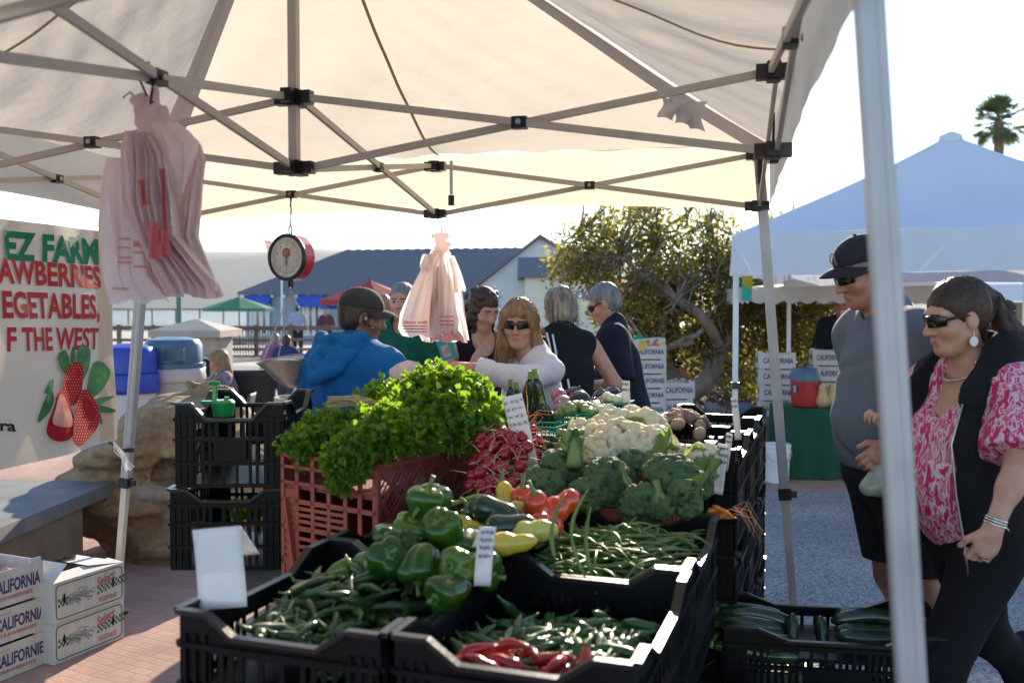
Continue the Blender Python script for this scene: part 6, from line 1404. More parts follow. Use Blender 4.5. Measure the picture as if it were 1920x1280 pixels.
# ---- broccoli and cauliflower
def floret_head(R_, seed, m, bumps=46, bump_r=.022, flat=.8, h=.006, stalk=True, noise=.004, out=(.78,.92), kk=.004):
    rs = np.random.RandomState(seed); s = SDF((-R_*1.5,-R_*1.5,-R_*1.5), (R_*1.5,R_*1.5,R_*1.45), h); s.ell((0,0,0), (R_*.78,R_*.78,R_*.62*flat), .01)
    for i in range(bumps):
        z = rs.uniform(-.25, 1); a = i*2.399963; r = math.sqrt(max(0, 1-z*z)); q = rs.uniform(.75,1.2)*bump_r; p = np.array((r*math.cos(a), r*math.sin(a), z*flat))*R_*rs.uniform(*out); s.sph(p, q, kk)
    s.wrinkle(noise*1.2, 330, seed); s.wrinkle(noise*1.1, 170, seed+1); mb = MB(); s.to(mb); return mb
def stalk_mb(R_, seed):
    mb = MB(); rs = np.random.RandomState(seed); mb.tube([(0,0,-R_*1.75),(0,0,-R_*1.2),(0,0,-R_*.4)], [R_*.26,R_*.24,R_*.38], 12)
    for k in range(7): a = k*.9+rs.uniform(0,.3); mb.tube([(0,0,-R_*1.1),(R_*.32*math.cos(a),R_*.32*math.sin(a),-R_*.7),(R_*.62*math.cos(a),R_*.62*math.sin(a),-R_*.15)], [R_*.13,R_*.11,R_*.12], 8)
    return mb
def big_leaf(L, Wd, seed, curl=.5):
    mb = MB(); mb.grid(lambda a, b: ((a-.5)*Wd*(math.sin(PI*min(1,b*.92+.08))**.7)*(1+.12*math.sin(b*22+seed)), L*b, L*curl*b*b*(1 if curl > 0 else 1)+.5*Wd*(a-.5)**2*2+.006*math.sin(a*12+b*16+seed)), 10, 14); return mb
GB = 'heads of broccoli in the red brown crate'
br = []
for i, (Rr, nb) in enumerate(((.075,60),(.062,48),(.085,72))):
    br.append(Lot(proto('broccoli', [('head', floret_head(Rr, 30+i, 'broc', int(nb*2.1), Rr*.185, h=.0045), M['broc'], True), ('stalk', stalk_mb(Rr, i), M['brocstem'], True)], 'broccoli head', 'broccoli', GB)))
for px, py, d, k, lab, s, e_ in ((1260,898,2.66,2,'largest broccoli head at the right',.95,(25,10,0)),(1142,905,2.72,0,'dark round broccoli head in the middle',1.05,(50,0,10)),(1052,885,2.82,1,'broccoli head below the pale stalk',1.2,(60,-10,40)),(1020,912,2.76,0,'broccoli head with its stalk turned to the viewer',.9,(120,-20,-30)),(968,905,2.84,1,'broccoli head at the far left edge near the radishes',.9,(60,-20,30)),(1185,870,2.80,1,'small broccoli head between the two big ones',.8,(40,0,0)),(1285,935,2.56,1,'broccoli head low at the right crate corner',.9,(95,20,-40)),(1200,945,2.60,0,'broccoli head lying low behind the bean crate rim',.85,(110,10,20)),(1100,930,2.68,1,'low broccoli head partly under the middle one',.9,(100,0,-20)),(1310,910,2.64,1,'broccoli floret leaning right beside the pale card',.7,(60,30,0)),(1240,950,2.55,1,'small broccoli stem end beside the rim',.7,(150,10,30))):
    br[k].put(W(px,py,d), tuple(R(x) for x in e_), s, lab)
def stand_leaf(px, py, d, L, Wd, rot, m, label, name='vegetable_leaf', curl=.4):
    o = solo(name, big_leaf(L, Wd, int(px), curl), M[m], label, 'leaf', smooth=True, base=(0,0,0)); o.location = W(px,py,d); o.rotation_euler = tuple(R(x) for x in rot); o.modifiers.new('solid','SOLIDIFY').thickness = .0025; return o
mb = MB(); p = W(1075,875,2.75); q = W(1070,822,2.82); mb.tube([p,p*.6+q*.4+Vector((.006,0,0)),p*.25+q*.75+Vector((.002,0,0)),q+Vector((-.006,0,.01)),q+Vector((-.012,0,.022))], [.024,.020,.021,.026,.020], 14); mb.tube([p*.5+q*.5,p*.2+q*.8+Vector((.022,0,.0)),q+Vector((.034,0,.0))], [.012,.010,.011], 8); mb.tube([p*.5+q*.5,p*.3+q*.7+Vector((-.02,-.01,.0)),q+Vector((-.036,-.01,-.01))], [.011,.009,.010], 8); [mb.ell(q+Vector((x_*.014,rng.uniform(-.012,.008),.018+rng.uniform(-.006,.006))), (.012,.012,.010), 8, 6) for x_ in (-2.4,-1.5,-.8,0,.8,1.6,2.3)]; solo('broccoli_stalk', mb, M['brocstem'], 'thick pale broccoli stalk standing upright before the cauliflower', 'stalk', smooth=True)
stand_leaf(1080,868,2.78,.09,.05,(60,0,20),'brocleaf','backlit leaf on the upright broccoli stalk'); stand_leaf(1260,945,2.52,.13,.07,(15,0,-80),'brocleaf','blue green leaf lying at the right crate corner'); stand_leaf(1195,930,2.6,.10,.02,(30,0,40),'brocstem','thin pale stem between the broccoli heads')
stand_leaf(1210,868,2.78,.12,.05,(20,0,-60),'caulileaf','cauliflower leaf above the right broccoli'); pass
def wrap_leaves(R_, seed):
    mb = MB()
    for k in range(4):
        m2 = MB(); m2.grid(lambda a, b: ((a-.5)*R_*1.25*math.sin(PI*min(1, b*.8+.15))**.7, R_*(.30+.78*math.sin(b*1.5))+.012*math.sin(a*9+b*7), -R_*.85+R_*(1.0+.2*math.sin(k*2+seed))*b), 8, 10); mb.add(m2.verts() @ np.array(Matrix.Rotation(k*1.6+seed, 3, 'Z')).T, m2.F)
    return mb
GCa = 'cream cauliflower heads behind the broccoli'
ca = [Lot(proto('cauliflower', [('head', floret_head(Rr, 50+i, 'cauli', nb, Rr*.20, .85, .006, noise=.003), M['cauli'], True), ('leaves', wrap_leaves(Rr, i), M['caulileaf'], True)], 'cauliflower', 'cauliflower', GCa)) for i, (Rr, nb) in enumerate(((.095,110),(.085,90)))]
for px, py, d, k, lab, s, e_ in ((1168,836,2.98,0,'large cauliflower in the centre of its row',.98,(30,0,0)),(1105,830,3.08,1,'cauliflower at the left of the row behind the stalk',1.0,(30,-20,60)),(1205,808,3.2,1,'cauliflower at the back right of the large one',1.05,(20,10,100)),(1240,850,2.98,1,'smaller cauliflower right of the large one',.85,(50,30,20)),(1318,868,2.86,1,'single cauliflower in the orange tray',.78,(50,0,180)),(1280,862,2.95,1,'small cauliflower left of the one in the orange tray',.62,(50,0,150)),(1150,806,3.2,0,'cauliflower at the back of the row',.9,(20,0,200)),(1215,842,2.94,1,'cauliflower touching the right side of the large one',.95,(40,10,250)),(1128,850,2.92,1,'cauliflower at the front left below the large one',.78,(45,-20,20)),(1190,800,3.24,1,'cauliflower peeking over the top of the pile',.95,(15,10,300))):
    ca[k].put(W(px,py,d), tuple(R(x) for x in e_), s, lab)
# ---- green berry baskets with sprouts and turnips
def basket(px, py, d, rz, w, h, label):
    c = W(px,py,d); t = thing('berry_basket', label, 'basket', c, rz, 'green plastic berry baskets'); mb = MB(); hw = w/2
    for k in range(4):
        rot = np.array(Matrix.Rotation(k*PI/2, 3, 'Z')); m2 = MB(); n = 9
        for z in np.linspace(0.004, h, 6): m2.b2((-hw,-hw-.0012,z-.002),(hw,-hw+.0012,z+.002))
        for i in range(n): x = -hw+w*(i+.5)/n; m2.b2((x-.0016,-hw-.0009,.0),(x+.0016,-hw+.0009,h))
        m2.b2((-hw,-hw-.003,h-.004),(hw,-hw+.003,h+.002)); mb.add(m2.verts() @ rot.T, m2.F)
    part('mesh_side', mb, M['basket'], t); mb = MB(); mb.b2((-hw,-hw,0),(hw,hw,.003)); mb.b2((-hw+.004,-hw+.004,h-.03),(hw-.004,hw-.004,h-.028)); part('floor', mb, M['basket'], t); return t
for px, py, d, lab in ((1082,822,3.42,'green basket of brussels sprouts nearest the zucchini'),(1123,822,3.50,'green basket of white turnips next to the sprouts'),(1150,800,3.66,'green basket half hidden behind the narrow card'),(1020,850,3.22,'green basket edge showing behind the radish stalks')): basket(px, py, d, R(-22), .13, .10, lab)
def ball(name, r, m, label, cat, group, sq=.9, top=True, seed=1):
    a = MB(); a.lathe([(.002,-r*sq),(.45*r,-r*.85*sq),(.85*r,-r*.5*sq),(r,0),(.88*r,.48*r*sq),(.5*r,.84*r*sq),(.14*r,r*sq),(.06*r,1.18*r*sq)], 16, f=lambda q, z: 1+.03*np.cos(3*q+seed)); return Lot(proto(name, [('body', a, M[m], True)], label, cat, group))
spr = ball('brussels_sprout', .017, 'sprout', 'pale green brussels sprout heaped in its green basket', 'brussels sprout', 'brussels sprouts in the green basket'); tur = ball('turnip', .02, 'turnip', 'small white turnip heaped in its green basket', 'turnip', 'white turnips in the green baskets')
r_ = random.Random(8)
for i in range(46):
    a = r_.uniform(-1,1); b = r_.uniform(-1,1); spr.put(W(1082,822,3.42)+TU*.055*a+TV*.055*b+Vector((0,0,.085+.03*(1-a*a*.5-b*b*.5)+r_.uniform(0,.012))), (r_.uniform(0,6),r_.uniform(0,6),0), r_.uniform(.85,1.2))
for i in range(34):
    a = r_.uniform(-1,1); b = r_.uniform(-1,1); c = W(1123,822,3.50) if i < 22 else W(1150,800,3.66); tur.put(c+TU*.055*a+TV*.055*b+Vector((0,0,.085+.025*(1-a*a*.5-b*b*.5)+r_.uniform(0,.012))), (r_.uniform(-.5,.5),r_.uniform(-.5,.5),0), r_.uniform(.85,1.2))
on = ball('red_onion', .036, 'onionred', 'red onion', 'onion', 'onions and aubergines behind the baskets'); onp = ball('pink_onion', .036, 'onionpink', 'pale pink onion', 'onion', 'onions and aubergines behind the baskets'); egg = ball('round_aubergine', .044, 'eggplant', 'black round aubergine', 'aubergine', 'onions and aubergines behind the baskets', .95)
for px, py, d, lot, lab, s in ((1048,743,3.78,on,'red onion at the left end of the row',1.0),(1055,757,3.72,onp,'pale pink onion below the leftmost red one',1.05),(1072,764,3.70,on,'red onion low between the left aubergines',.8),(1063,746,3.85,egg,'black aubergine behind the left onions',.85),(1078,741,3.84,egg,'black aubergine at the top left',.9),(1087,753,3.74,egg,'large shiny black aubergine in the middle',1.12),(1108,760,3.76,egg,'black aubergine right of the large one',.8),(1116,766,3.66,onp,'pale pink onion in front of the right aubergines',1.05),(1132,757,3.74,on,'glossy red onion between right aubergines',1.05),(1128,747,3.86,egg,'black aubergine high on the right',.95),(1148,744,3.84,egg,'black aubergine at the top right',1.05),(1153,757,3.74,egg,'black aubergine beside the narrow card',.9),(1132,772,3.62,on,'red onion lowest on the right over turnips',.95),(1050,768,3.66,onp,'small pale onion above the sprouts',.9),(1095,768,3.64,on,'dark red onion in the centre front',.85),(1165,755,3.86,egg,'black aubergine furthest right',.9)):
    lot.put(W(px,py,d), (R(rng.uniform(-60,30)),R(rng.uniform(-30,30)),0), s, lab)
crate(W(1098,826,3.88), R(-19), .30, .30, .135, 'shallow black crate carrying the onions and aubergines', GC, dip=.02, fill=.09); 
mb = MB(); q = T(-.66,2.50); 
# ---- potatoes in the rear crate column, carrots, squash, tomatoes
po = ball('potato', .026, 'potato', 'small pale potato heaped on the rear crates', 'potato', 'potatoes heaped on the rear crates', .75); por = ball('purple_potato', .026, 'potatored', 'small purple potato heaped on the rear crates', 'potato', 'potatoes heaped on the rear crates', .75)
for i in range(64):
    a, b = r_.uniform(-1,1), r_.uniform(-1,1); c = T(-.31+.11*a, 2.42+.2*b, 1.03+.075*(1-.6*a*a-.4*b*b)+r_.uniform(0,.02)); (por if r_.random() < .28 else po).put(c, (r_.uniform(0,6),r_.uniform(0,6),r_.uniform(0,6)), (r_.uniform(.8,1.3),r_.uniform(.8,1.1),r_.uniform(.8,1.1)))
for i in range(14): por.put(T(-.25+.1*r_.uniform(-1,1), 1.93+.12*r_.uniform(-1,1), .93+r_.uniform(0,.03)), (r_.uniform(0,6),r_.uniform(0,6),0), r_.uniform(1,1.4), 'purple potato in the front crate column', 'purple potatoes in the front crate column')
cm, e_ = pod(.17,.014,.004,5,.12,n=9); cr = Lot(proto('carrot', [('root', cm, M['carrot'], True)], 'orange carrot lying at the right crate edge', 'carrot', 'carrots at the right crate edge'))
for i in range(6): cr.put(W(1345+r_.uniform(-8,26),960+r_.uniform(-8,10),2.60+r_.uniform(-.04,.06)), (0,R(r_.uniform(-5,20)),R(r_.uniform(-50,20))), r_.uniform(.32,.5))
mb = MB(); rs = np.random.RandomState(3)
for i in range(8):
    a = W(1370+rs.uniform(-5,20),955+rs.uniform(-8,8),2.60); b = W(1405+rs.uniform(0,40),975+rs.uniform(-10,55),2.58); mb.tube([a,(a+b)/2+Vector((0,0,.03+rs.normal()*.01)),b], [.0011,.0008,.0004], 4)
solo('carrot_roots', mb, mat('carrotroot', (.62,.34,.16), .6), 'thin pale carrot root hairs trailing off the crate corner', 'roots')
to = ball('tomato', .034, 'tomato', 'ripe tomato in the topmost strawberry tray', 'tomato', 'tomatoes in the topmost strawberry tray', .85)
for i in range(14):
    a, b = r_.uniform(-.19,.17), r_.uniform(-.11,.13); q = topc+d1*a+n2*b; to.put((q.x,q.y,.316+.075+r_.uniform(0,.05)), (r_.uniform(-.4,.4),r_.uniform(-.4,.4),0), r_.uniform(.9,1.15))

# ================================================================ green table stall with cooler, squash, bucket
GX0, GX1 = W(1484,0,8.4).x, W(1484,0,8.4).x+1.0
M['greencloth'] = mat('greencloth', (.008,.085,.045), .9, (.006,.065,.035), 4, bump=.2, bscale=8)
t = thing('covered_table', 'table under a dark green floor length cloth behind the standing man', 'table', ((GX0+GX1)/2,8.6,0)); zt = W(0,767,8.4).z; zb_ = W(0,897,8.4).z
mb = MB(); mb.b2((GX0+.03,8.43,zt-.04),(GX1-.03,8.95,zt-.002)); part('tabletop', mb, M['wood'], t, world=True)
mb = MB(); mb.grid(lambda a, b: (GX0+(GX1-GX0)*a, 8.40+.012*math.sin(a*31)*b+.015*math.sin(a*13)*b, zt-(zt-zb_)*b+(.012*math.sin(a*160) if b > .97 else 0)), 90, 14); mb.grid(lambda a, b: (GX0-.0+.014*math.sin(a*25)*b-.01*b, 8.40+.58*a, zt-(zt-zb_)*b), 30, 10); mb.grid(lambda a, b: (GX0+(GX1-GX0)*a, 8.40+.58*b, zt+.002), 10, 6); part('cloth', mb, M['greencloth'], t, world=True, smooth=40)
for x in (GX0+.08, GX1-.08):
    for y in (8.5, 8.9): mb = MB(); mb.tube([(x,y,0),(x,y,zt-.04)], .016, 8); part('leg', mb, M['tableleg'], t, world=True)
jx = W(1521,0,8.55).x; M['jugred'] = mat('jugred', (.42,.015,.02), .4)
t = thing('water_cooler', 'red and black insulated drink cooler standing on the green table', 'cooler', (jx,8.6,zt+.004)); z0 = zt+.004; z1 = W(0,690,8.6).z
mb = MB(); mb.lathe([(.10,z0),(.118,z0+.01),(.128,z0+.10),(.132,z0+.24)], 28, (jx,8.6,0)); part('body', mb, M['jugred'], t, world=True, smooth=35)
mb = MB(); mb.lathe([(.134,z0+.24),(.134,z0+.30),(.128,z1-.03),(.118,z1),(.05,z1+.008)], 28, (jx,8.6,0)); part('lid', mb, M['bindome'], t, world=True, smooth=35)
mb = MB(); mb.add([(jx-.02,8.464,z0+.245),(jx+.13,8.52,z0+.245),(jx+.13,8.51,z0+.14),(jx+.06,8.475,z0+.19)], [(0,3,2,1)]); mb.tube([(jx+.10,8.51,z0+.16),(jx+.135,8.5,z0+.10)], .014, 8); part('handle', mb, M['blackplastic'], t, world=True)
mb = MB(); mb.box((jx-.118,8.53,z0+.17), (.012,.05,.06)); part('spout_label', mb, mat('bluelabel', (.1,.4,.7), .4), t, world=True)
mb = MB(); mb.tube([(jx+.0,8.6,z1+.005),(jx+.0,8.6,z1+.05)], .022, 10); part('cap', mb, M['blackplastic'], t, world=True)
for i, (px, lab) in enumerate(((1549,'butternut squash beside the red cooler'),(1568,'second butternut squash nearer the man'),(1585,'third butternut squash partly behind the man'))):
    x = W(px,0,8.55).x; mb = MB(); mb.lathe([(.01,0),(.05,.008),(.068,.05),(.062,.09),(.043,.125),(.036,.165),(.036,.20),(.02,.215),(.008,.222)], 20); st = MB(); st.tube([(0,0,.215),(.002,0,.235)], [.008,.006], 7)
    o = proto('butternut_squash', [('fruit', mb, M['butternut'], True), ('stem', st, M['wood'], True)], lab, 'squash', 'butternut squash on the green table'); o.location = (x, 8.52+.03*i, zt+.004); o.rotation_euler = (0, R(-4+8*i), 0)
bx_ = W(1465,0,8.3).x; zh = W(0,830,8.3).z
t = thing('white_bucket', 'white plastic bucket with handle beside the green table', 'bucket', (bx_,8.3,.006)); mb = MB(); mb.lathe([(.09,.006),(.10,.02),(.117,zh-.09),(.122,zh-.085),(.119,zh-.04),(.124,zh-.035),(.122,zh-.01),(.112,zh-.006),(.105,.02)], 28, (bx_,8.3,0)); part('bucket', mb, M['white'], t, world=True, smooth=35)
mb = MB(); mb.tube([(bx_+.122*math.cos(a),8.3-.02-.122*abs(math.sin(a)),zh-.06-.10*math.sin(a)) for a in np.linspace(0,PI,14)], .003, 5); part('handle', mb, M['alu'], t, world=True)
mb = MB(); put_text(mb, 'III', (bx_+.05,8.185,.20), (1,.0,0), (0,0,1), .03); part('lettering', mb, M['dark'], t, world=True)
# folded jackets on the planter wall
for px, d, rr, col, lab, sd in ((1405,9.42,(.16,.10,.075),(.10,.14,.22),'crumpled blue jacket lying on the planter wall',3),(1345,9.52,(.09,.06,.07),(.20,.22,.24),'grey bag slumped on the planter wall beside the jacket',4),(1308,9.55,(.08,.05,.05),(.16,.18,.21),'dark folded bag at the foot of the fruit trays',5)):
    x = W(px,0,d).x; s = SDF((x-.3,d-.2,.44), (x+.3,d+.2,.72), .011); s.ell((x,d,.52), rr, .02).ell((x-.06,d-.02,.54), (rr[0]*.6,rr[1]*.8,rr[2]*.9), .03).ell((x+.09,d,.50), (rr[0]*.5,rr[1]*.8,rr[2]*.6), .03); s.wrinkle(.014, 40, sd); s.wrinkle(.006, 95, sd+1); s.clip((0,0,.4805), (0,0,-1)); mb = MB(); s.to(mb); solo('jacket' if sd == 3 else 'bag', mb, mat('cloth%d' % sd, col, .85, tuple(c*.7 for c in col), 9), lab, 'jacket' if sd == 3 else 'bag', smooth=True)
# green lidded hand tool on the upper left crate
c = W(404,752,3.30); t = thing('hand_press', 'bright green plastic tool with T handle resting in the upper crate', 'kitchen tool', (c.x,3.32,1.14)); M['brightgreen'] = mat('brightgreen', (.01,.26,.07), .3, coat=.3); z = 1.222
mb = MB(); x = W(410,0,3.32).x; mb.lathe([(.02,z-.05),(.034,z-.046),(.040,z-.01),(.041,z+.004),(.034,z+.012),(.01,z+.014)], 24, (x,3.32,0)); mb.b2((x-.075,3.305,z-.003),(x+.01,3.335,z+.009)); mb.tube([(x+.016,3.31,z+.010),(x+.016,3.31,z+.024)], .009, 10); part('lid', mb, M['brightgreen'], t, world=True, smooth=35)
mb = MB(); x2 = W(394,0,3.32).x; mb.tube([(x2,3.32,z+.005),(x2+.002,3.32,z+.065)], [.011,.008], 10); mb.tube([(x2-.018,3.32,z+.072),(x2+.020,3.32,z+.072)], .008, 10); part('handle', mb, M['brightgreen'], t, world=True, smooth=35)
# leafy produce seen in the lower left crate
lf, st = herb_bunch(120, 44, (.12,.14,.05)); o = proto('leafy_greens', [('leaves', lf, M['herb'], False), ('stalks', st, M['herbstem'], True)], 'dark leafy greens showing through the lower left crate', 'leafy greens'); o.location = (W(455,0,3.42).x+.04, 3.46, .657+.14)
mb = MB(); mb.grid(lambda a, b: (.035*(a-.5), .018*(b-.5)*math.sin(PI*(a*.9+.05)), .004+.006*math.sin(a*3)), 6, 4); o = solo('fallen_leaf', mb, M['sprout'], 'small pale fallen leaf lying on the asphalt', 'leaf', smooth=True, base=(0,0,0)); p = W(1573,1096,5.27); o.location = (p.x, p.y, .003)
# teal carton hanging among the customers
c = W(838,655,4.9); t = thing('teal_carton', 'small teal printed carton below the carrier bags', 'carton', c); t.rotation_euler = (R(10), R(-20), R(10)); mb = MB(); mb.b2((-.04,-.015,-.05),(.04,.015,.06)); part('box', mb, mat('teal', (.03,.32,.36), .4), t); mb = MB(); mb.b2((-.03,-.0165,-.035),(.012,-.0155,.03)); part('printed_panel', mb, mat('tealpic', (.5,.5,.45), .5, (.5,.15,.08), 30), t)
# plastic bag and black basket between the herbs and customers
mb = MB(); q = W(765,700,3.75); s = SDF(np.array(q)-.16, np.array(q)+.16, .01); s.ell(q, (.075,.07,.05), .02).ell(q+Vector((.05,0,-.03)), (.05,.06,.04), .02); s.wrinkle(.012, 45, 5); s.wrinkle(.005, 110, 6); s.to(mb); solo('plastic_bag', mb, M['bagA'], 'small crumpled pinkish plastic bag behind the herb heap', 'plastic bag', smooth=True)
# ================================================================ people
M['hairblond'] = mat('hairblond', (.42,.27,.13), .42, (.22,.13,.065), 60, .5, trans=.22, tcol=(.7,.45,.2), stretch=(1,1,.05)); M['hairbrown'] = mat('hairbrown', (.030,.015,.008), .5, (.060,.030,.014), 60, stretch=(1,1,.06), trans=.10, tcol=(.35,.15,.05)); M['hairdark'] = mat('hairdark', (.022,.014,.010), .45, (.035,.02,.013), 60); M['hairgrey'] = mat('hairgrey', (.24,.24,.245), .5, (.11,.11,.115), 70, stretch=(1,1,.1)); M['hairsilver'] = mat('hairsilver', (.44,.38,.29), .45, (.13,.11,.08), 55, .5, stretch=(1,1,.06), trans=.12)
M['lens'] = mat('lens', (.006,.006,.008), .14, spec=.45); M['capnavy'] = mat('capnavy', (.018,.014,.024), .85, bump=.3, bscale=300); M['capgrey'] = mat('capgrey', (.022,.028,.034), .9, (.035,.042,.05), 30, bump=.3, bscale=300)
class Body:
    def __init__(s, H, w=1.0, d=1.0, lean=0.0, belly=0.0, bust=0.0, head_yaw=0, head_pitch=0, head_fwd=0.0, legs=((-.02,0,0),(.02,0,0)), neck=1.0, twist=0, ak=1.0, hsc=1.0):
        s.ak = ak
        k = H/1.75; s.k = k; s.H = H; s.w = w; s.d = d; s.pr = {}
        pel = np.array((0,0,.95*k)); Rl = np.array(Matrix.Rotation(R(twist),3,'Z') @ Matrix.Rotation(-R(lean),3,'X')); s.Rl = Rl; s.pel = pel
        U = lambda x, y, z: pel+Rl @ (np.array((x*k,y*k,z*k))-np.array((0,0,.95*k))); s.U = U
        T_ = [('e',U(0,.0,1.08),(.138*w*k,.105*d*k,.15*k),.08,Rl),('e',U(0,0,1.27),(.165*w*k,.118*d*k,.17*k),.08,Rl),('c',U(-.13*w,-.005,1.415),U(.13*w,-.005,1.415),.062*k,.062*k,.05),('c',U(0,-.012,1.50),U(-.13*w,-.01,1.43),.050*k,.045*k,.05),('c',U(0,-.012,1.50),U(.13*w,-.01,1.43),.050*k,.045*k,.05)]
        if belly: T_.append(('e',U(0,.05+belly*.5,1.09),(.15*w*k,.11*k+belly*.5,.15*k),.07,Rl))
        if bust: T_ += [('e',U(sx*.075,.085,1.25),(.078*k*bust,.07*k*bust,.075*k*bust),.04,Rl) for sx in (-1,1)]
        s.pr['torso'] = T_
        s.pr['pelvis'] = [('e',pel+np.array((0,-.005*k,-.01*k)),(.168*w*k,.125*d*k,.13*k),.08,None)]
        s.pr['neck'] = [('c',U(0,-.015,1.44),U(0,.02+head_fwd*.6,1.585),.058*k*neck,.054*k*neck,.03)]
        hc = U(0,.025+head_fwd,1.645); s.hs = k**.6*hsc
        Rh = Matrix.Rotation(R(twist+head_yaw),3,'Z') @ Matrix.Rotation(-R(lean*.3+head_pitch),3,'X'); s.Rh = np.array(Rh); s.hc = hc
        s.HM = Matrix.Translation(Vector(hc)) @ Rh.to_4x4() @ Matrix.Scale(s.hs,4)
        h = lambda x, y, z: hc+s.Rh @ (np.array((x,y,z))*s.hs); s.h = h; q = s.hs; Rr = s.Rh
        s.pr['head'] = [('e',h(0,-.012,.045),np.array((.076,.096,.082))*q,.02,Rr),('e',h(0,.018,-.018),np.array((.062,.074,.088))*q,.03,Rr),('e',h(0,.062,-.090),np.array((.030,.026,.022))*q,.025,Rr),('c',h(-.055,-.005,-.045),h(-.022,.055,-.088),.018*q,.016*q,.03),('c',h(.055,-.005,-.045),h(.022,.055,-.088),.018*q,.016*q,.03),
            ('c',h(0,.086,.018),h(0,.110,-.024),.0085*q,.0125*q,.012),('e',h(-.013,.098,-.028),np.array((.009,.010,.008))*q,.008,Rr),('e',h(.013,.098,-.028),np.array((.009,.010,.008))*q,.008,Rr),('c',h(-.042,.074,.033),h(.042,.074,.033),.012*q,.012*q,.018),('e',h(-.040,.058,-.022),np.array((.026,.024,.022))*q,.025,Rr),('e',h(.040,.058,-.022),np.array((.026,.024,.022))*q,.025,Rr),
            ('c',h(-.020,.084,-.054),h(.020,.084,-.054),.0075*q,.0075*q,.006),('c',h(-.017,.083,-.064),h(.017,.083,-.064),.0085*q,.0085*q,.005),
            ('e',h(-.078,-.008,-.002),np.array((.009,.021,.033))*q,.008,Rr),('e',h(.078,-.008,-.002),np.array((.009,.021,.033))*q,.008,Rr)]
        s.sub = [('e',h(-.033,.096,.012),np.array((.020,.016,.012))*q,.014,Rr),('e',h(.033,.096,.012),np.array((.020,.016,.012))*q,.014,Rr),('c',h(-.021,.094,-.059),h(.021,.094,-.059),.0022*q,.0022*q,.003)]
        s.eyes = [('e',h(-.033,.072,.012),np.array((.0135,.0135,.0125))*q,.002,Rr),('e',h(.033,.072,.012),np.array((.0135,.0135,.0125))*q,.002,Rr)]
        s.arms = {}; s.hands = {}
        for i, sx in enumerate((-1,1)):
            lx, ky, ay = legs[i]; hip = np.array((sx*.092*w*k,0,.90*k)); kn = np.array((sx*.095*w*k+lx,.02*k+ky,.50*k)); an = np.array((sx*.09*w*k+lx*1.2,-.02*k+ay,.085*k))
            s.pr['thigh%d' % i] = [('c',hip,kn,.092*k*(.5+.5*w),.058*k,.05)]; s.pr['calf%d' % i] = [('c',kn,an,.052*k,.038*k,.03),('e',kn*.68+an*.32+np.array((0,-.015*k,0)),np.array((.05,.055,.11))*k,.03,None)]
            s.pr['foot%d' % i] = [('c',an+np.array((0,-.03*k,-.045*k)),an+np.array((sx*.02*k,.15*k,-.058*k)),.038*k,.030*k,.03)]
    def arm(s, i, elbow, wrist, hand_dir=None, palm=(0,0,-1), curl=35, grip=False):
        k = s.k; sx = -1 if i == 0 else 1; sh = s.U(sx*.185*s.w,-.005,1.405); e = np.array(elbow, float); w = np.array(wrist, float)
        s.pr['uarm%d' % i] = [('c',sh,e,.054*k*s.ak,.042*k*s.ak,.04)]; s.pr['farm%d' % i] = [('c',e,w,.042*k*s.ak,.027*k,.02),('e',e*.72+w*.28,np.array((.040,.040,.05))*k*s.ak,.03,None)]; s.arms[i] = (sh, e, w)
        d = w-e if hand_dir is None else np.array(hand_dir, float); d = d/np.linalg.norm(d); pn = np.array(palm, float); pn -= d*(pn@d); pn /= np.linalg.norm(pn)+1e-9; sd = np.cross(d, pn); m = np.stack([sd, pn, d], 1)
        P = [('e',w+d*.045*k,np.array((.041,.017,.052))*k,.012,m),('c',w-d*.01*k,w+d*.02*k,.025*k,.026*k,.015)]
        cu = R(curl)
        for j, (o, L) in enumerate(((-.030,.066),(-.0105,.076),(.0095,.070),(.029,.056))):
            b = w+d*.085*k+sd*o*k; c1 = cu*(.6+.1*j); d1 = d*math.cos(c1)+pn*math.sin(c1); c2 = c1+cu*1.0; d2 = d*math.cos(c2)+pn*math.sin(c2); c3 = c2+cu*.7; d3 = d*math.cos(c3)+pn*math.sin(c3)
            p1 = b+d1*L*.48*k; p2 = p1+d2*L*.30*k; p3 = p2+d3*L*.24*k; P += [('c',b-d*.02*k,p1,.0095*k,.0088*k,.004),('c',p1,p2,.0088*k,.008*k,.003),('c',p2,p3,.008*k,.007*k,.003)]
        b = w+d*.03*k-sd*.030*k; td = d*.70-sd*.62+pn*.35; td /= np.linalg.norm(td); p1 = b+td*.040*k; t2 = d*.85-sd*.15+pn*.5; t2 /= np.linalg.norm(t2); P += [('c',b,p1,.014*k,.0115*k,.008),('c',p1,p1+t2*.032*k,.011*k,.009*k,.004)]
        s.pr['hand%d' % i] = P; s.hands[i] = (w, d, pn, sd)
    def sdf(s, tags, inf=0.0, h=.008, extra=(), subs=(), pad=.06):
        L = [p for t in tags for p in s.pr[t]]+list(extra); lo = np.full(3, 9.); hi = -lo
        for p in L:
            if p[0] == 'c': r = max(p[3],p[4])+inf; lo = np.minimum(lo, np.minimum(p[1],p[2])-r); hi = np.maximum(hi, np.maximum(p[1],p[2])+r)
            else: r = max(p[2])+inf; lo = np.minimum(lo, np.array(p[1])-r); hi = np.maximum(hi, np.array(p[1])+r)
        f = SDF(lo-pad*.5, hi+pad*.5, h)
        for p in L: s.put(f, p, inf)
        for p in subs: s.put(f, p, 0, 'sub')
        return f
    def put(s, f, p, inf=0, op='add'):
        if p[0] == 'c': f.cap(p[1], p[2], p[3]+inf, p[4]+inf, p[5], op)
        else: f.ell(p[1], np.array(p[2])+inf, p[3], op, p[4])
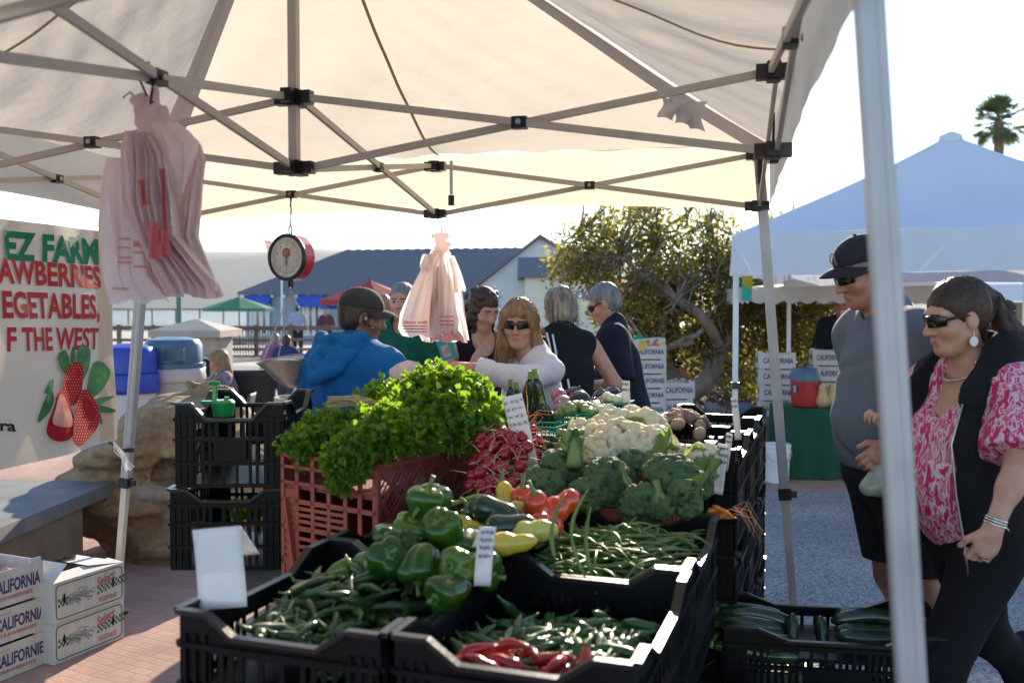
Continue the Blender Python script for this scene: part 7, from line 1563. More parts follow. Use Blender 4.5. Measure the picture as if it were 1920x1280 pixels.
    def skin(s, t, m, h=.008, bare=True, lips=True, eyes=True):
        tags = [k for k in s.pr if k not in ('pelvis0',)]; f = s.sdf(tags, 0, h, subs=s.sub)
        for e in s.eyes: s.put(f, e)
        mb = MB(); f.to(mb); me = mb.mesh('body', [M[m], M['lips'], M['dark'], M['eyewhite']], True)
        P = np.zeros(len(me.polygons)*3, np.float32); me.polygons.foreach_get('center', P); P = P.reshape(-1,3); Q = ((P-s.hc) @ s.Rh)/s.hs; mi = np.zeros(len(P), np.int32); ax = np.abs(Q[:,0])
        if lips: mi[(ax < .021-.9*np.abs(Q[:,2]+.059)) & (np.abs(Q[:,2]+.059) < .0075) & (Q[:,1] > .07)] = 1
        mi[(ax > .014) & (ax < .052) & (np.abs(Q[:,2]-.031-.10*(.03-np.abs(ax-.03))) < .0038) & (Q[:,1] > .05)] = 2
        if eyes:
            ee = (np.abs(ax-.033)/.0125)**2+((Q[:,2]-.012)/.0055)**2 < 1; mi[ee & (Q[:,1] > .06)] = 3; mi[ee & (np.abs(ax-.033) < .0055) & (Q[:,1] > .06)] = 2
        me.polygons.foreach_set('material_index', mi); o = bpy.data.objects.new('body', me); COL.objects.link(o); o.parent = t; return o
    def cloth(s, t, name, tags, m, inf=.014, h=.008, clips=(), subs=(), extra=(), wr=(.004,26,1), wr2=.0015, sleeves=None, label=None, cuffs=None):
        ex = list(extra)
        for i, fr, infl in (sleeves or ()):
            sh, e, w = s.arms[i]; k = s.k
            if fr <= 1: q = sh+(e-sh)*fr; ex += [('c',sh,q,.058*k*s.ak+infl,(.052+.008*(1-fr))*k+infl*1.1,.05),]
            else: q = e+(w-e)*(fr-1); ex += [('c',sh,e,.056*k*s.ak+infl,.046*k*s.ak+infl,.04),('c',e,q,.046*k*s.ak+infl,.032*k+infl*.8,.03)]
        f = s.sdf(tags, inf, h, ex)
        amp, sc, sd = wr; f.wrinkle(amp, sc, sd, (1,1,.8)); 
        if wr2: f.wrinkle(wr2, sc*2.6, sd+3); f.crease(wr2*1.9, sc*.62, sd+5, (1,1,1.3))
        for i, fr, infl in (sleeves or ()):
            sh, e, w = s.arms[i]
            if fr <= 1: q = sh+(e-sh)*fr; n = e-sh
            else: q = e+(w-e)*(fr-1); n = w-e
            n = n/np.linalg.norm(n); X, Y, Z = f.grid(); d = ((X-q[0])*n[0]+(Y-q[1])*n[1]+(Z-q[2])*n[2]); rad = np.sqrt(np.maximum((X-q[0])**2+(Y-q[1])**2+(Z-q[2])**2-d*d, 0)); cut = np.maximum(d, np.maximum(rad-.10, d-.12)*-0+(-9)) ; msk = (rad < .105) & (d > 0) & (d < .14); f.f = np.where(msk, np.maximum(f.f, d), f.f).astype(np.float32)
        for p, n in clips: f.clip(p, n)
        for p in subs: s.put(f, p, 0, 'sub')
        mb = MB(); f.to(mb); return part(name, mb, M[m] if isinstance(m, str) else m, t, smooth=True, label=label)
    def hair(s, t, m, kind, h=.006, seed=1, strands=0, slen=.2):
        H = s.h; q = s.hs; Rr = s.Rh; lo = s.hc-np.array((.28,.28,.42)); hi = s.hc+np.array((.28,.28,.22)); f = SDF(lo, hi, h); E = lambda c, r, k=.02, op='add': f.ell(H(*c), np.array(r)*q, k, op, Rr); C = lambda a, b, ra, rb, k=.02, op='add': f.cap(H(*a), H(*b), ra*q, rb*q, k, op)
        E((0,-.020,.052), (.083,.104,.090))
        if kind in ('short','fringe'):
            E((0,-.03,0), (.080,.085,.085), .02); E((0,.105,-.045), (.095,.080,.115), .015, 'sub'); C((-.09,.03,-.06),(-.09,.0,.0),.03,.025,.01,'sub'); C((.09,.03,-.06),(.09,.0,.0),.03,.025,.01,'sub'); E((0,-.03,-.11), (.12,.12,.05), .01, 'sub')
        if kind == 'bob':
            E((0,-.035,.0), (.092,.088,.10), .03); E((0,-.03,-.06), (.085,.075,.05), .03); E((0,.105,-.045), (.070,.075,.12), .015, 'sub')
        if kind == 'long':
            for sx in (-1,1):
                C((sx*.072,.005,.05),(sx*.088,.012,-.10),.030,.030,.03); C((sx*.088,.012,-.10),(sx*.085,.03,-.24),.032,.018,.03); C((sx*.05,.075,.075),(sx*.078,.055,.0),.018,.016,.02)
            E((0,-.06,-.05), (.09,.06,.13), .04); E((0,-.07,-.16), (.08,.05,.10), .04); E((0,.070,.070), (.058,.022,.030), .015); E((0,.115,-.035), (.058,.065,.085), .012, 'sub')
        if kind == 'curly':
            rs = np.random.RandomState(seed)
            for i in range(230):
                a = rs.uniform(0,6.28); z = rs.uniform(-.17,.10); y = math.sin(a)*.080-.02; x = math.cos(a)*.082
                if y > .045 and z < .05: continue
                f.sph(H(x*(1.08 if z < 0 else .85+.0*z), y, z), rs.uniform(.014,.024)*q, .006)
            E((0,.115,-.04), (.058,.065,.095), .012, 'sub')
        if kind == 'pony':
            E((0,-.03,.02), (.080,.088,.085), .02); E((0,.125,-.055), (.082,.085,.115), .012, 'sub'); E((0,-.115,.045), (.035,.03,.035), .015); C((0,-.13,.035),(0,-.165,-.06),.030,.034,.02); C((0,-.165,-.06),(-.02,-.17,-.20),.036,.030,.03); C((-.02,-.17,-.20),(-.03,-.15,-.30),.028,.012,.03); E((0,-.02,-.10), (.13,.11,.05), .01, 'sub') if False else None
            C((0.085,.005,-.05),(.085,.03,-.05),.022,.022,.005,'sub'); C((-0.085,.005,-.05),(-.085,.03,-.05),.022,.022,.005,'sub')
        f.wrinkle(.0022, 300, seed, (1,1,.10)); f.wrinkle(.003, 120, seed+1, (1,1,.2) if kind != 'curly' else (1,1,1)); mb = MB(); f.to(mb)
        rs = np.random.RandomState(seed); V = mb.verts(); tie = H(0,-.118,.045); VD = V-s.hc; VR = np.linalg.norm(VD, axis=1); VD = VD/VR[:,None]
        def onto(w, up=.0012): w = w/np.linalg.norm(w); return s.hc+w*(VR[np.argmax(VD @ w)]+up)
        for i in range(strands):
            p = V[rs.randint(len(V))]; ql = ((p-s.hc) @ Rr)/q; o = p-s.hc; r0 = np.linalg.norm(o); o /= r0+1e-9; L = slen*rs.uniform(.3,1)
            if kind == 'curly': pts = [p-o*.01, p+o*L*.2+rs.normal(size=3)*.01, p+o*L*.3+rs.normal(size=3)*.014]
            elif kind == 'pony' and ql[1] > -.125 and ql[2] > -.04:
                pts = []; j = rs.normal(size=3)*.004
                for t_ in (0,.25,.5,.75):
                    pts.append(onto(p*(1-t_)+tie*t_-s.hc, .0004+.0008*t_)+j*t_*.2)
            else:
                if ql[1] > .045 and abs(ql[0]) < .07 and ql[2] < .06: continue
                if ql[2] > .0:      # combed down over the crown
                    n = math.hypot(ql[0], ql[1]+.02)+1e-6; sidew = np.array((ql[0]/n, (ql[1]+.02)/n, 0)); pts = []
                    for t_ in (0,.35,.7,1.0):
                        w = H(*(np.array(ql)+sidew*L*.5*t_+np.array((0,0,-L*t_))))-s.hc; pts.append(onto(w, .001+.004*t_) if ql[2] > .03 else s.hc+w*max(1.0, (r0+.002)/np.linalg.norm(w)))
                else: pts = [p, p+o*.004+np.array((0,0,-L*.35)), p+o*.010+np.array((0,0,-L*.7))+rs.normal(size=3)*.006, p+o*.012+np.array((0,0,-L))+rs.normal(size=3)*.012]
            mb.tube(pts, np.linspace(.0009, .0005, len(pts)), 4)
        return part('hair', mb, M[m], t, smooth=True)
    def shades(s, t, wrap=1.0):
        mb, fr = MB(), MB(); HM = np.array(s.HM)
        def X(b, mm):
            n = MB(); [n.add(v @ HM[:3,:3].T+HM[:3,3], []) for v in b.V]; n.F = b.F; n.M = b.M; return n
        for sx in (-1,1):
            def fn(a, b, off=0.0):
                th = sx*(R(6)+R(46)*a); z = .012+.019*(1-2*b)*(1-.25*a)*(1 if b < .5 else 1.05)-.003*a; r = .094+.002*math.sin(PI*b)+off; return (r*math.sin(th)*.86, .012+r*math.cos(th), z)
            mb.grid(lambda a, b: fn(a, b), 10, 6, flip=sx > 0); mb.grid(lambda a, b: fn(a, b, -.003), 10, 6, flip=sx < 0)
            fr.tube([fn(1,.3),(sx*.080,.03,.018),(sx*.082,.0,.015),(sx*.080,-.02,.006)], [.006,.0045,.0035,.003], 6); fr.tube([fn(a,0,.0005) for a in np.linspace(0,1,8)], .0022, 5)
        fr.tube([(-.011,.1055,.018),(0,.108,.020),(.011,.1055,.018)], .003, 5)
        g = X(mb, 0); n = part('sunglasses', g, M['lens'], t, smooth=True); part('frame', X(fr,0), M['blackplastic'], n, smooth=True)
    def cap(s, t, m, brim_m=None, tilt=0, h=.006):
        H = s.h; q = s.hs; Rc = np.array(Matrix(s.Rh) @ Matrix.Rotation(-R(tilt),3,'X')); f = SDF(s.hc-.2, s.hc+.2, h); f.ell(H(0,-.014,.058), np.array((.088,.110,.092))*q, .01, 'add', Rc); f.clip(H(0,0,.050), -Rc[:,2]); f.ell(H(0,-.014,.045), np.array((.079,.100,.086))*q, .004, 'sub', Rc); mb = MB(); f.to(mb); c = part('cap', mb, M[m], t, smooth=True)
        HM = np.array(s.HM @ Matrix.Rotation(-R(tilt),4,'X')); b = MB()
        for off in (0, -.004):
            def fn(a, v):
                th = (a-.5)*R(150); r = .086+.0*v; x = .084*math.sin(th); y = -.014+.106*math.cos(th); ext = .075*math.cos((a-.5)*R(130))*v; z = .054-.022*(x/.08)**2-.022*v*v+off; return (x*(1+.02*v), y+ext, z)
            b.grid(fn, 18, 8, flip=off == 0)
        v = [w @ HM[:3,:3].T+HM[:3,3] for w in b.V]; b.V = v; part('brim', b, M[brim_m or m], c, smooth=True)
        bt = MB(); p = H(0,-.014,.150); bt.ell(p, (.007,.007,.005), 8, 5); part('button', bt, M[m], c, smooth=True); return c
    def shoes(s, t, m='dark', h=.01):
        for i in (0,1):
            f = s.sdf(['foot%d' % i], .010, h); f.clip((0,0,.004), (0,0,-1)); mb = MB(); f.to(mb); part('shoe', mb, M[m], t, smooth=True)
M['eyewhite'] = mat('eyewhite', (.55,.52,.50), .3)
def root(label, x, y, rz, z=0.0, group=None):
    t = thing('person', label, 'person', (x,y,z), R(rz), group); return t
def loc(t, p): return np.array(mat_of(t).inverted() @ Vector(p))
def ldir(t, d): return np.array(mat_of(t).to_3x3().inverted() @ Vector(d))
def fabric(name, c, c2=None, tr=0.0, bump=.25): return mat(name, c, .85, c2 or tuple(v*.86 for v in c), 14, bump=bump, bscale=240, trans=tr, spec=.25)
UP = ['torso','pelvis']

# ---- man in blue hooded sweatshirt and cap, inside the stall
t = root('man in bright blue hooded sweatshirt and faded dark cap seen from behind', W(645,0,4.1).x, 4.12, -38)
b = Body(1.615, 1.12, 1.12, lean=6, belly=.03, head_yaw=-34, head_pitch=8)
for i, sx in ((0,-1),(1,1)): b.arm(i, (sx*.30,.06,1.08), (sx*.20,.30,1.02), palm=(0,0,-1), curl=30)
b.skin(t, 'skin_dark', .007, eyes=False)
M['hoodie'] = fabric('hoodie', (.006,.135,.42), (.005,.11,.36), bump=.35)
hd = [('e',b.U(0,-.100,1.43),(.115,.055,.075),.05,b.Rl),('c',b.U(-.10,-.05,1.475),b.U(.10,-.05,1.475),.040,.040,.04),('c',b.U(-.10,.0,1.47),b.U(-.06,.09,1.44),.036,.030,.04),('c',b.U(.10,.0,1.47),b.U(.06,.09,1.44),.036,.030,.04)]
b.cloth(t, 'hooded_sweatshirt', UP, 'hoodie', .028, .0075, clips=[((0,0,.80),(0,0,-1))], extra=hd, sleeves=[(0,1.95,.024),(1,1.95,.024)], wr=(.007,18,4), wr2=.0018, subs=[('c',b.U(0,.03,1.46),b.U(0,.06,1.62),.068,.075,.02)])
f = SDF(b.U(0,-.12,1.40)-.2, b.U(0,-.12,1.40)+.2, .006)
for k_ in range(4):
    ang = np.linspace(-1.15, 1.15, 13); dr = .012*k_; P_ = [b.U((.150-.006*k_)*math.sin(a), -.02-(.142+.020*k_)*max(0, math.cos(a))**.8, 1.545-.018*k_-(.02+.042*k_)*math.cos(a)**2+.010*math.sin(a*7+k_*2)) for a in ang]
    for p_, q_ in zip(P_[:-1], P_[1:]): f.cap(p_, q_, .026, .026, .016)
f.crease(.002, 26, 5); f.wrinkle(.002, 60, 3); mb = MB(); f.to(mb); part('hood_folds', mb, M['hoodie'], t, smooth=True)
M['denim'] = fabric('denim', (.03,.04,.07)); b.cloth(t, 'trousers', ['pelvis','thigh0','thigh1','calf0','calf1'], 'denim', .016, .012, clips=[((0,0,.98),(0,0,1))]); b.shoes(t)
b.hair(t, 'hairdark', 'short', .006, 3); b.cap(t, 'capgrey', tilt=-4)
mb = MB(); p = b.h(.088,.002,.0); mb.ell(p, (.008,.018,.022), 12, 8); mb.tube([b.h(.089,.005,-.01), b.h(.090,.03,-.03), b.h(.086,.05,-.042)], [.008,.006,.004], 7); ep = part('earpiece', mb, M['blackplastic'], t, smooth=True)
mb = MB(); mb.ell(b.h(.0935,.003,.003), (.0035,.009,.010), 10, 6); mb.tube([b.h(.092,.022,-.024), b.h(.092,.03,-.034), b.h(.091,.045,-.036)], .003, 5); part('button', mb, M['alu'], ep, smooth=True)

# ---- blonde woman in white sweatshirt reaching across
t = root('blonde woman in white sweatshirt and dark sunglasses reaching across the stall', W(1030,0,4.32).x, 4.34, 118)
b = Body(1.60, .88, .88, lean=12, bust=.75, ak=.70, hsc=.93, head_yaw=50, head_pitch=5, neck=.88)
b.arm(0, loc(t, W(972,712,4.02)), loc(t, W(893,692,4.06)), palm=ldir(t,(0,.3,-1)), curl=22); b.arm(1, (.26,.05,1.05), (.20,.26,1.0), curl=30)
b.skin(t, 'skin', .0065, eyes=False)
M['sweat'] = fabric('sweat', (.66,.64,.70), (.60,.58,.64), bump=.2)
b.cloth(t, 'sweatshirt', UP, 'sweat', .013, .007, clips=[((0,0,.84),(0,0,-1))], sleeves=[(0,1.97,.014),(1,1.9,.014)], wr=(.006,24,6), wr2=.003, subs=[('c',b.U(0,.0,1.50),b.U(0,.05,1.64),.062,.085,.02)])
b.cloth(t, 'trousers', ['pelvis','thigh0','thigh1','calf0','calf1'], 'denim', .014, .012, clips=[((0,0,.95),(0,0,1))]); b.shoes(t)
b.hair(t, 'hairblond', 'long', .006, 5, strands=900, slen=.12); b.shades(t)
# ---- woman with dark curly hair, black top, hand at her chest
t = root('woman with dark curly hair in black scoop neck top, hand at her chest', W(893,0,5.5).x, 5.52, 205)
b = Body(1.655, .98, 1.0, lean=6, bust=.85, head_yaw=14, head_pitch=24, neck=.86)
b.arm(1, (.27,.10,1.12), (.10,.19,1.24), hand_dir=(-.5,.0,.7), palm=(0,-1,0), curl=25); b.arm(0, (-.26,.02,1.10), (-.2,.22,1.02), curl=30)
b.skin(t, 'skin', .0075); M['blacktop'] = fabric('blacktop', (.010,.010,.013))
b.cloth(t, 'top', UP, 'blacktop', .010, .0075, clips=[((0,0,.86),(0,0,-1))], subs=[('e',b.U(0,.09,1.50),(.08,.11,.125),.01,None),('c',b.U(-.26,0,1.46),b.U(-.19,0,1.36),.06,.05,.01),('c',b.U(.26,0,1.46),b.U(.19,0,1.36),.06,.05,.01)])
b.cloth(t, 'trousers', ['pelvis','thigh0','thigh1','calf0','calf1'], 'denim', .014, .014, clips=[((0,0,.95),(0,0,1))]); b.shoes(t)
b.hair(t, 'hairbrown', 'curly', .006, 8, strands=300, slen=.07)
# ---- man in green polo shirt
t = root('balding man in dark green polo shirt standing behind the sweatshirt man', W(752,0,6.3).x, 6.32, 172)
b = Body(1.70, 1.08, 1.05, belly=.02, head_yaw=0, head_pitch=4)
b.arm(1, (.27,.04,1.10), (.16,.24,1.08), curl=30); b.arm(0, (-.28,.0,1.10), (-.22,.18,.95), curl=30)
b.skin(t, 'skin', .008); M['polo'] = fabric('polo', (.008,.10,.062))
b.cloth(t, 'polo_shirt', UP, 'polo', .018, .008, clips=[((0,0,.86),(0,0,-1))], sleeves=[(0,.75,.016),(1,.75,.016)], subs=[('c',b.U(0,.03,1.45),b.U(0,.10,1.60),.052,.08,.01)], extra=[('c',b.U(-.05,.03,1.50),b.U(.05,.03,1.50),.045,.045,.02)])
b.cloth(t, 'trousers', ['pelvis','thigh0','thigh1','calf0','calf1'], 'denim', .016, .014, clips=[((0,0,.98),(0,0,1))]); b.shoes(t); b.hair(t, 'hairgrey', 'short', .007, 4, strands=250, slen=.025)
# ---- woman with silver bob, back turned, black sleeveless top with white cords
t = root('woman with silver bob in black sleeveless top with white cords, back turned', W(1062,0,5.35).x, 5.37, 14)
b = Body(1.665, 1.05, 1.05, lean=9, head_yaw=22, head_pitch=16, neck=.88)
b.arm(1, (.30,-.02,1.12), (.24,.20,1.10), curl=30); b.arm(0, (-.27,.06,1.12), (-.15,.28,1.1), curl=30)
b.skin(t, 'skin', .008, eyes=False)
b.cloth(t, 'top', UP, 'blacktop', .022, .008, clips=[((0,0,.88),(0,0,-1))], wr=(.007,22,2), subs=[('c',b.U(-.27,0,1.50),b.U(-.20,0,1.34),.075,.06,.01),('c',b.U(.27,0,1.50),b.U(.20,0,1.34),.075,.06,.01),('c',b.U(0,.03,1.53),b.U(0,.06,1.64),.06,.07,.02)])
mb = MB(); 
for x0, x1, z0, z1 in ((-.13,-.115,1.48,1.28),(-.095,-.085,1.47,1.26),(-.10,-.14,1.22,.98),(-.02,.01,1.20,.95)): mb.tube([b.U(x0,-.125-.06*math.sin(1.5*(1.5-z0)),z0), b.U((x0+x1)/2,-.163,(z0+z1)/2), b.U(x1,-.16,z1)], .006, 6)
part('cords', mb, M['white'], t, smooth=True)
b.cloth(t, 'shorts', ['pelvis','thigh0','thigh1'], M['sweat'], .020, .012, clips=[((0,0,.97),(0,0,1)),((0,0,.52),(0,0,-1))]); b.shoes(t); b.hair(t, 'hairsilver', 'bob', .006, 7, strands=500, slen=.06)
# ---- grey haired man in navy tee looking down
t = root('grey haired man in navy t-shirt and sunglasses looking down to the left', W(1178,0,5.9).x, 5.92, 78)
b = Body(1.70, 1.06, 1.05, lean=10, belly=.02, head_yaw=2, head_pitch=22)
b.arm(0, (-.27,.02,1.10), (-.23,.16,.88), palm=(1,0,0), curl=30); b.arm(1, (.26,.08,1.12), (.16,.30,1.05), curl=30)
b.skin(t, 'skin', .008, eyes=False); M['navy'] = fabric('navy', (.012,.012,.026))
b.cloth(t, 'tshirt', UP, 'navy', .024, .008, clips=[((0,0,.82),(0,0,-1))], sleeves=[(0,.95,.026),(1,.95,.026)], wr=(.006,24,8), subs=[('c',b.U(0,.02,1.50),b.U(0,.05,1.62),.058,.07,.01)])
b.cloth(t, 'trousers', ['pelvis','thigh0','thigh1','calf0','calf1'], 'denim', .016, .014, clips=[((0,0,.98),(0,0,1))]); b.shoes(t); b.hair(t, 'hairgrey', 'short', .006, 9, strands=300, slen=.03); b.shades(t)

# ---- tall man with cap on the right
t = root('tall man in grey blue t-shirt, dark baseball cap and wraparound sunglasses', W(1690,0,3.5).x, 3.52, 93)
b = Body(1.80, 1.08, 1.16, lean=4, belly=.012, head_yaw=4, head_pitch=18, head_fwd=.045, legs=((0,-.10,-.22),(0,-.07,-.18)))
b.arm(0, loc(t, W(1742,790,3.28)), loc(t, W(1672,838,3.20)), palm=ldir(t,(0,1,-.4)), curl=55); b.arm(1, (.29,-.05,1.13), (.25,-.06,.88), curl=40)
b.skin(t, 'skin_tan', .0065, eyes=False); M['greytee'] = fabric('greytee', (.13,.15,.19), (.11,.13,.165))
b.cloth(t, 'tshirt', UP, 'greytee', .026, .0065, clips=[((0,0,.965),(0,0,-1))], sleeves=[(0,1.0,.030),(1,1.0,.030)], wr=(.009,15,3), wr2=.004, subs=[('c',b.U(0,.015,1.51),b.U(0,.05,1.64),.066,.08,.01)])
M['shorts'] = fabric('shorts', (.014,.014,.018)); b.cloth(t, 'shorts', ['pelvis','thigh0','thigh1'], 'shorts', .034, .009, clips=[((0,0,1.0),(0,0,1)),((0,0,.585),(0,0,-1))], extra=[('c',b.pr['thigh0'][0][2],b.pr['calf0'][0][1]*.75+b.pr['calf0'][0][2]*.25,.07,.07,.03),('c',b.pr['thigh1'][0][2],b.pr['calf1'][0][1]*.75+b.pr['calf1'][0][2]*.25,.07,.07,.03)]); b.shoes(t)
b.hair(t, 'hairgrey', 'short', .006, 12, strands=300, slen=.03); c = b.cap(t, 'capnavy', tilt=-5); b.shades(t)
mb = MB(); HM = np.array(b.HM); bd = [(-.0-.018*math.sin(a)*1.0, .098-.006*abs(math.cos(a)), .088+.026*math.cos(a)) for a in np.linspace(0,2*PI,17)]
mb.tube([np.array(p) @ HM[:3,:3].T+HM[:3,3] for p in bd], .0025, 5, cap=False); part('badge', mb, mat('badgepink', (.42,.2,.26), .6), c, smooth=True)
w_, d_, pn_, sd_ = b.hands[0]
bag_at = mat_of(t) @ Vector(w_+d_*.06)
# produce bag he carries
tb = thing('produce_bag', 'clear plastic bag with green vegetables held by the tall man', 'plastic bag', bag_at)
mb = MB(); s = SDF((-.16,-.12,-.24), (.14,.12,.06), .007); s.cap((0,0,.0),(.0,0,-.05),.012,.028,.02); s.ell((-.0,0,-.10), (.055,.04,.045), .04); s.ell((-.045,0,-.115), (.022,.03,.018), .02); s.wrinkle(.006, 80, 2); s.to(mb); part('bag', mb, mat('clearbag', (.55,.58,.52), .15, trans=.5, tcol=(.45,.55,.25), spec=.7), tb, smooth=True)
mb = MB(); mb.ell((-.005,.0,-.10), (.042,.03,.03), 12, 8); part('vegetables', mb, M['sprout'], tb, smooth=True)

# ---- woman with ponytail on the right
def blouse():
    m = mat('blouse', (.6,.05,.2), .7); nt = m.node_tree; bs = [n for n in nt.nodes if n.type == 'BSDF_PRINCIPLED'][0]; tc = [n for n in nt.nodes if n.type == 'TEX_COORD'][0].outputs['Object']
    mp = nt.nodes.new('ShaderNodeMapping'); mp.inputs['Scale'].default_value = (42,42,13); nt.links.new(tc, mp.inputs[0]); n = nt.nodes.new('ShaderNodeTexNoise'); n.inputs['Scale'].default_value = 1.3; n.inputs['Detail'].default_value = 3; n.inputs['Distortion'].default_value = .7; nt.links.new(mp.outputs[0], n.inputs['Vector'])
    r = nt.nodes.new('ShaderNodeValToRGB'); r.color_ramp.interpolation = 'LINEAR'; el = r.color_ramp.elements
    for p, c in ((.34,(.40,.01,.09)),(.46,(.55,.015,.15)),(.49,(.62,.40,.46)),(.55,(.60,.50,.55)),(.575,(.52,.02,.12)),(.66,(.60,.10,.16)),(.70,(.42,.36,.42))):
        e = el.new(p); e.color = (*c,1)
    el.remove(el[0]); el.remove(el[-1]); nt.links.new(n.outputs['Fac'], r.inputs[0]); nt.links.new(r.outputs[0], bs.inputs['Base Color']); return m
M['blouse'] = blouse(); M['vest'] = fabric('vest', (.010,.010,.012)); M['slacks'] = fabric('slacks', (.006,.006,.008))
t = root('woman with brown ponytail in black vest over pink patterned blouse', W(1852,0,2.95).x, 2.97, 107)
b = Body(1.625, 1.06, 1.10, lean=3, belly=.035, bust=1.08, head_yaw=-13, head_pitch=10, head_fwd=.03, ak=.86, legs=((.0,.20,.24),(.0,-.17,-.56)), neck=.98)
b.arm(0, loc(t, W(1905,885,2.66)), loc(t, W(1862,990,2.60)), hand_dir=ldir(t,(-.35,0,-1)), palm=ldir(t,(.0,1,-.1)), curl=68); b.arm(1, loc(t, W(1712,880,3.2)), loc(t, W(1674,815,3.2)), curl=60)
b.skin(t, 'skin', .006, eyes=False)
b.cloth(t, 'blouse', UP, 'blouse', .020, .0065, clips=[((0,0,.79),(0,0,-1))], sleeves=[(0,.78,.018),(1,.78,.018)], wr=(.004,34,5), wr2=.002, subs=[('e',b.U(0,.12,1.50),(.075,.10,.17),.01,None),('c',b.U(0,.0,1.50),b.U(0,.04,1.62),.068,.09,.01)])
f_sub = [('c',b.U(0.0,.20,.70),b.U(.0,.19,1.30),.125,.105,.01),('c',b.U(0,.19,1.30),b.U(0,.10,1.62),.105,.11,.01),('c',b.U(-.30,0,1.48),b.U(-.215,.0,1.30),.085,.07,.01),('c',b.U(.30,0,1.48),b.U(.215,.0,1.30),.085,.07,.01),('c',b.U(0,.01,1.52),b.U(0,.04,1.64),.075,.10,.01)]
b.cloth(t, 'vest', UP, 'vest', .036, .0065, clips=[((0,0,.775),(0,0,-1))], wr=(.005,20,9), subs=f_sub, extra=[('c',b.U(-.07,-.05,1.515),b.U(.07,-.05,1.515),.05,.05,.02),('c',b.U(-.09,-.03,1.51),b.U(-.10,.10,1.40),.035,.03,.02),('c',b.U(.09,-.03,1.51),b.U(.10,.10,1.40),.035,.03,.02)])
b.cloth(t, 'trousers', ['pelvis','thigh0','thigh1','calf0','calf1'], 'slacks', .020, .009, clips=[((0,0,.95),(0,0,1)),((0,0,.05),(0,0,-1))], wr=(.006,16,4)); b.shoes(t)
b.hair(t, 'hairbrown', 'pony', .0055, 21, strands=900, slen=.10); b.shades(t)
mb = MB(); p = b.h(0,-.125,.045); s = SDF(p-.07, p+.07, .004); s.ell(p, (.022,.022,.03), .01); s.wrinkle(.007, 130, 2); s.to(mb); part('hair_tie', mb, M['blackplastic'], t, smooth=True)
for sx in (-1,1):
    mb = MB(); e0 = b.h(sx*.083,-.004,-.034); mb.tube([e0, e0+np.array((0,0,-.018))], .0012, 4); ls = e0+np.array((0,0,-.034)); m2 = MB(); m2.lathe([(.001,-.0015),(.0155,-.001),(.0155,.001),(.001,.0015)], 20); v = m2.V[0]; mb.add(np.stack([v[:,2], v[:,0], v[:,1]], 1)+ls, m2.F); part('earring', mb, mat('earring', (.7,.7,.68), .25), t, smooth=35)
mb = MB(); mb.tube([b.U(.075*math.sin(a), .012+.085*math.cos(a)*(1 if math.cos(a) > 0 else .6), 1.485-.045*max(0,math.cos(a))) for a in np.linspace(0,2*PI,25)], .0045, 7, cap=False); part('necklace', mb, M['steel'], t, smooth=True)
w_, d_, pn_, sd_ = b.hands[0]; mb = MB()
for o in (.012,.021,.028): mb.tube([w_-d_*o+(sd_*.031*math.cos(a)+pn_*.027*math.sin(a))*b.k for a in np.linspace(0,2*PI,21)], .0032, 6, cap=False)
part('bracelet', mb, mat('silver', (.7,.66,.58), .2, metal=1.0), t, smooth=True)
mb = MB(); r0 = w_+d_*.10*b.k+sd_*.012*b.k+pn_*.012; mb.tube([r0+(sd_*math.cos(a)+pn_*math.sin(a))*.0115 for a in np.linspace(0,2*PI,13)], .0022, 5, cap=False); part('ring', mb, M['steel'], t, smooth=True)
mb = MB(); z0 = w_+d_*.12*b.k
for sx in (-1,1): mb.tube([b.U(sx*.135,.165,1.38), b.U(sx*.125,.205,1.25), b.U(sx*.135,.20,1.08), b.U(sx*.14,.175,.90), b.U(sx*.14,.165,.82)], .004, 5)
mb.tube([b.U(-.205,.09,1.00), b.U(-.215,.03,.93)], .003, 5); mb.tube([b.U(-.215,.01,.92), b.U(-.215,-.005,.88)], .004, 5); part('zips', mb, M['steel'], t, smooth=True)

# ---- people further off
def bystander(label, x, y, rz, H, shirt, pants, hair='hairdark', kind='short', h=.014, z=0.0, lean=4, hat=None, skin='skin', pitch=6, sleeve=.7, w=1.0, legs=((-.01,.02,.02),(.01,-.02,-.02)), short=False):
    t = root(label, x, y, rz, z); b = Body(H, w, w, lean=lean, head_pitch=pitch, legs=legs)
    b.arm(0, (-.27*H/1.75,.05,1.10*H/1.75), (-.20*H/1.75,.24,1.0*H/1.75), curl=30); b.arm(1, (.27*H/1.75,.05,1.10*H/1.75), (.22*H/1.75,.22,.98*H/1.75), curl=30); b.skin(t, skin, h)
    n = 'c%d' % len(bpy.data.materials); M[n] = fabric(n, shirt); b.cloth(t, 'shirt', UP, n, .022, h, clips=[((0,0,.82*H/1.75),(0,0,-1))], sleeves=[(0,sleeve,.02),(1,sleeve,.02)], subs=[('c',b.U(0,.02,1.50),b.U(0,.05,1.62),.058,.07,.01)])
    n = 'd%d' % len(bpy.data.materials); M[n] = fabric(n, pants); b.cloth(t, 'shorts' if short else 'trousers', ['pelvis','thigh0','thigh1']+([] if short else ['calf0','calf1']), n, .018, h, clips=[((0,0,.98*H/1.75),(0,0,1))]); b.shoes(t, h=h)
    b.hair(t, hair, kind, max(h*.7,.008), 3)
    if hat: b.cap(t, hat, h=.008)
    return t
bystander('woman with sunlit blonde hair partly hidden behind the sweatshirt man', W(718,0,8.7).x, 8.7, 30, 1.66, (.20,.10,.08), (.05,.05,.06), 'hairblond', 'bob', .011)
bystander('man in pale blue shirt at the boardwalk railing', W(552,0,30.6).x, 30.7, 20, 1.62, (.35,.38,.55), (.03,.03,.06), h=.02)
